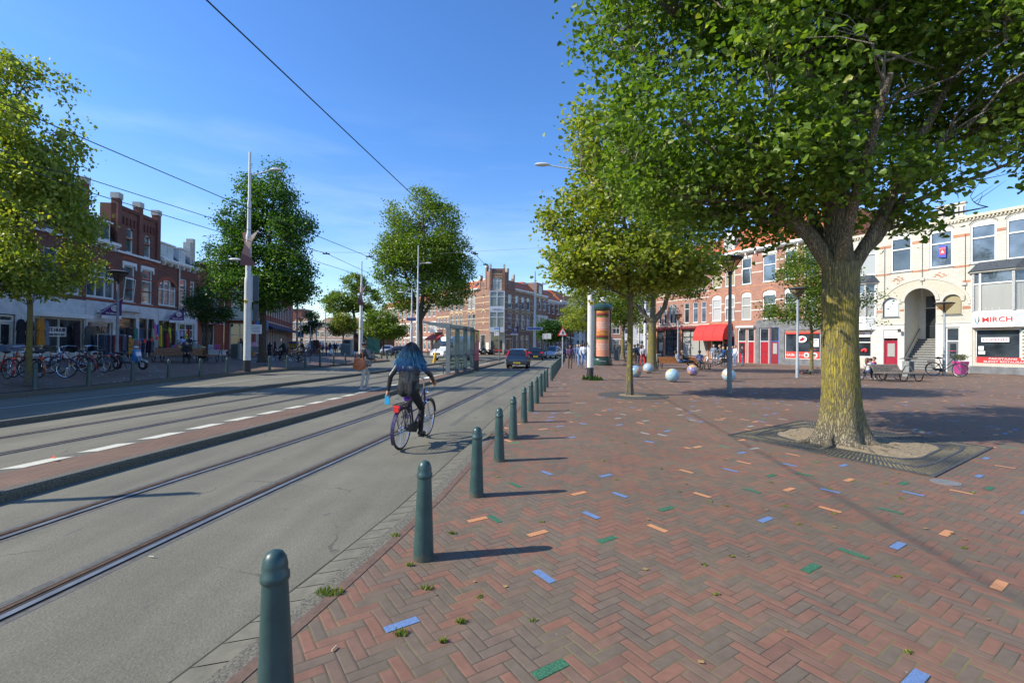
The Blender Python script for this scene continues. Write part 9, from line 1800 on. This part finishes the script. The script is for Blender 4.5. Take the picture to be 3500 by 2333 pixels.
# ---- children on the right bench
q0 = P(2955, 1300)
for i, (dx, dy, yw, tp, hr, hs, H, lab) in enumerate(((-.10, -.28, -75, (.55, .54, .55), (.16, .07, .04), 'long', 1.45, 'curly haired child in white jacket on the bench beside the big trunk'), (.30, .05, -60, (.03, .08, .35), (.015, .012, .01), 'short', 1.42, 'child in blue jacket in the middle of the bench, half hidden'), (.62, .30, 70, (.50, .03, .03), (.03, .02, .015), 'short', 1.5, 'child in red jacket leaning over on the bench'))):
    person(lab, (q0[0]+dx+.25, q0[1]+dy+.25, .05), R(yw), SIT, tp, (.04, .07, .15), SKIN1, (.5, .5, .5), hr, H, vox=.014, hairstyle=hs, group='children on the wooden bench')
# ---- left side people
bl = P(625, 1242, zL)
person('person in black sitting at the right end of the long left bench', (bl[0], bl[1]+.3, bl[2]), R(215), SIT, (.012, .012, .014), (.012, .012, .014), SKIN1, (.02, .02, .02), (.02, .016, .014), 1.68, hairstyle='scarf')
v = V(632, 1176, 36.5); person('man in light blue shirt bending over the stall table', (v[0], 36.5, .42), R(70), dict(STAND, neck=(0, .25, 1.35), head=(0, .36, 1.46), wrL=(-.2, .5, 1.0), wrR=(.2, .55, 1.0), elL=(-.24, .3, 1.1), elR=(.24, .3, 1.1)), (.36, .42, .62), (.03, .04, .08), SKIN2, H=1.76)
v = V(645, 1176, 37.5); person('dark haired helper behind the man at the stall', (v[0], 37.5, .42), R(200), STAND, (.03, .03, .05), (.02, .02, .03), SKIN2, H=1.68)
for i, (px, Y, lab) in enumerate(((965, 34.5, 'bearded man in dark green hoodie and sunglasses riding at the left side'), (1028, 34.2, 'man in black jacket and sunglasses riding right of the first'))):
    p_ = V(px, 1176, Y); yw = R(112); loc = (p_[0]+.4, Y, .05)
    bicycle(['dark bicycle with front basket and pale rims under the first riding man', 'dark bicycle with swept handlebar under the second riding man'][i], loc, yw, (.02, .022, .025), basket=(i == 0), group='bicycles being ridden')
    person(lab, loc, yw, dict(RIDE, look=0), [(.012, .02, .018), (.014, .015, .017)][i], [(.02, .02, .025), (.05, .05, .055)][i], SKIN1, (.02, .02, .02), (.015, .012, .01), 1.82, vox=.015, glasses=True, stout=1.12, group='people riding bicycles', lookyaw=R(25), extra=[((0, .40, 1.585), (0, .405, 1.56), .045, .04, 'x2')] if i == 0 else ())
for px, Y, z, yw, ps, tp, bt_, hr, hs, lab, H, kw in (
    (922, 50, .05, 190, STAND, (.01, .011, .02), (.01, .011, .02), (.01, .011, .02), 'scarf', 'woman in long dark robe and headscarf left of the first rider', 1.62, dict(skirt=.15)), (940, 51, .05, 100, STAND, (.012, .012, .018), (.012, .012, .018), (.012, .012, .018), 'scarf', 'second woman in long dark robe facing the first', 1.70, dict(skirt=.15)),
    (826, 45, .25, 170, STAND, (.02, .02, .024), (.02, .02, .03), (.01, .01, .01), 'short', 'person in dark clothes standing between bin and lamp post', 1.68, {}),
    (1055, 57.5, .0, 120, SIT, (.45, .22, .25), (.06, .15, .35), (.6, .58, .55), 'cap', 'person in pink top and white cap sitting on the far bench', 1.65, {}), (1074, 57.6, .0, 150, SIT, (.12, .08, .13), (.05, .05, .1), (.01, .01, .01), 'scarf', 'person in dark patterned dress sitting on the far bench', 1.6, {}),
    (1116, 57, .0, 100, STAND, (.38, .08, .12), (.03, .05, .10), (.02, .012, .01), 'short', 'girl with red backpack walking on the far square', 1.66, {}), (1128, 56.5, .0, -20, WALK, (.02, .02, .04), (.04, .09, .35), (.02, .012, .01), 'long', 'woman in dark top and bright blue trousers carrying a white bag', 1.68, {}),
    (1091, 74, 0, 10, STAND, (.45, .03, .03), (.03, .03, .04), (.01, .01, .01), 'short', 'distant person in red jacket', 1.7, {}), (1104, 76, 0, 60, STAND, (.4, .4, .42), (.05, .05, .08), (.02, .02, .02), 'short', 'distant person in pale grey shirt', 1.7, {}), (1143, 72, 0, 170, STAND, (.02, .02, .03), (.02, .02, .03), (.02, .02, .02), 'short', 'distant person in black left of the grey cabinet', 1.75, {}), (1150, 73, 0, 200, STAND, (.1, .12, .1), (.03, .03, .04), (.02, .02, .02), 'short', 'distant person in grey green next to the one in black', 1.7, {})):
    person(lab, at(px, Y, z), R(yw), ps, tp, bt_, SKIN2, hair=hr, H=H, hairstyle=hs, vox=.022, group='people far across the square' if Y > 55 else 'people on the left side', **kw)
v = at(1133, 56.3, .35); t = empty('shopping_bag', v, R(20), 'white shopping bag carried by the woman in blue trousers', 'bag'); m = MB(); m.box(-.2, .2, -.08, .08, 0, .45); m.build('bag', WHITE, t, bevel=.02); m = MB(); m.tube([(-.1, 0, .45), (-.08, 0, .62), (.08, 0, .62), (.1, 0, .45)], .01, 5); m.build('handle', WHITE, t)
for i, (px, Y) in enumerate(((1020, 62), (1003, 64), (990, 61), (1008, 66))):
    v = at(px, Y); bicycle('bicycle parked in the crowded racks behind the riding men', v, R([80, 100, 70, 110][i]), (.02, .025, .03), group='bicycles in the far racks', seg=16, spokes=6).scale = (1, 1, 1)
bpy.context.view_layer.update()
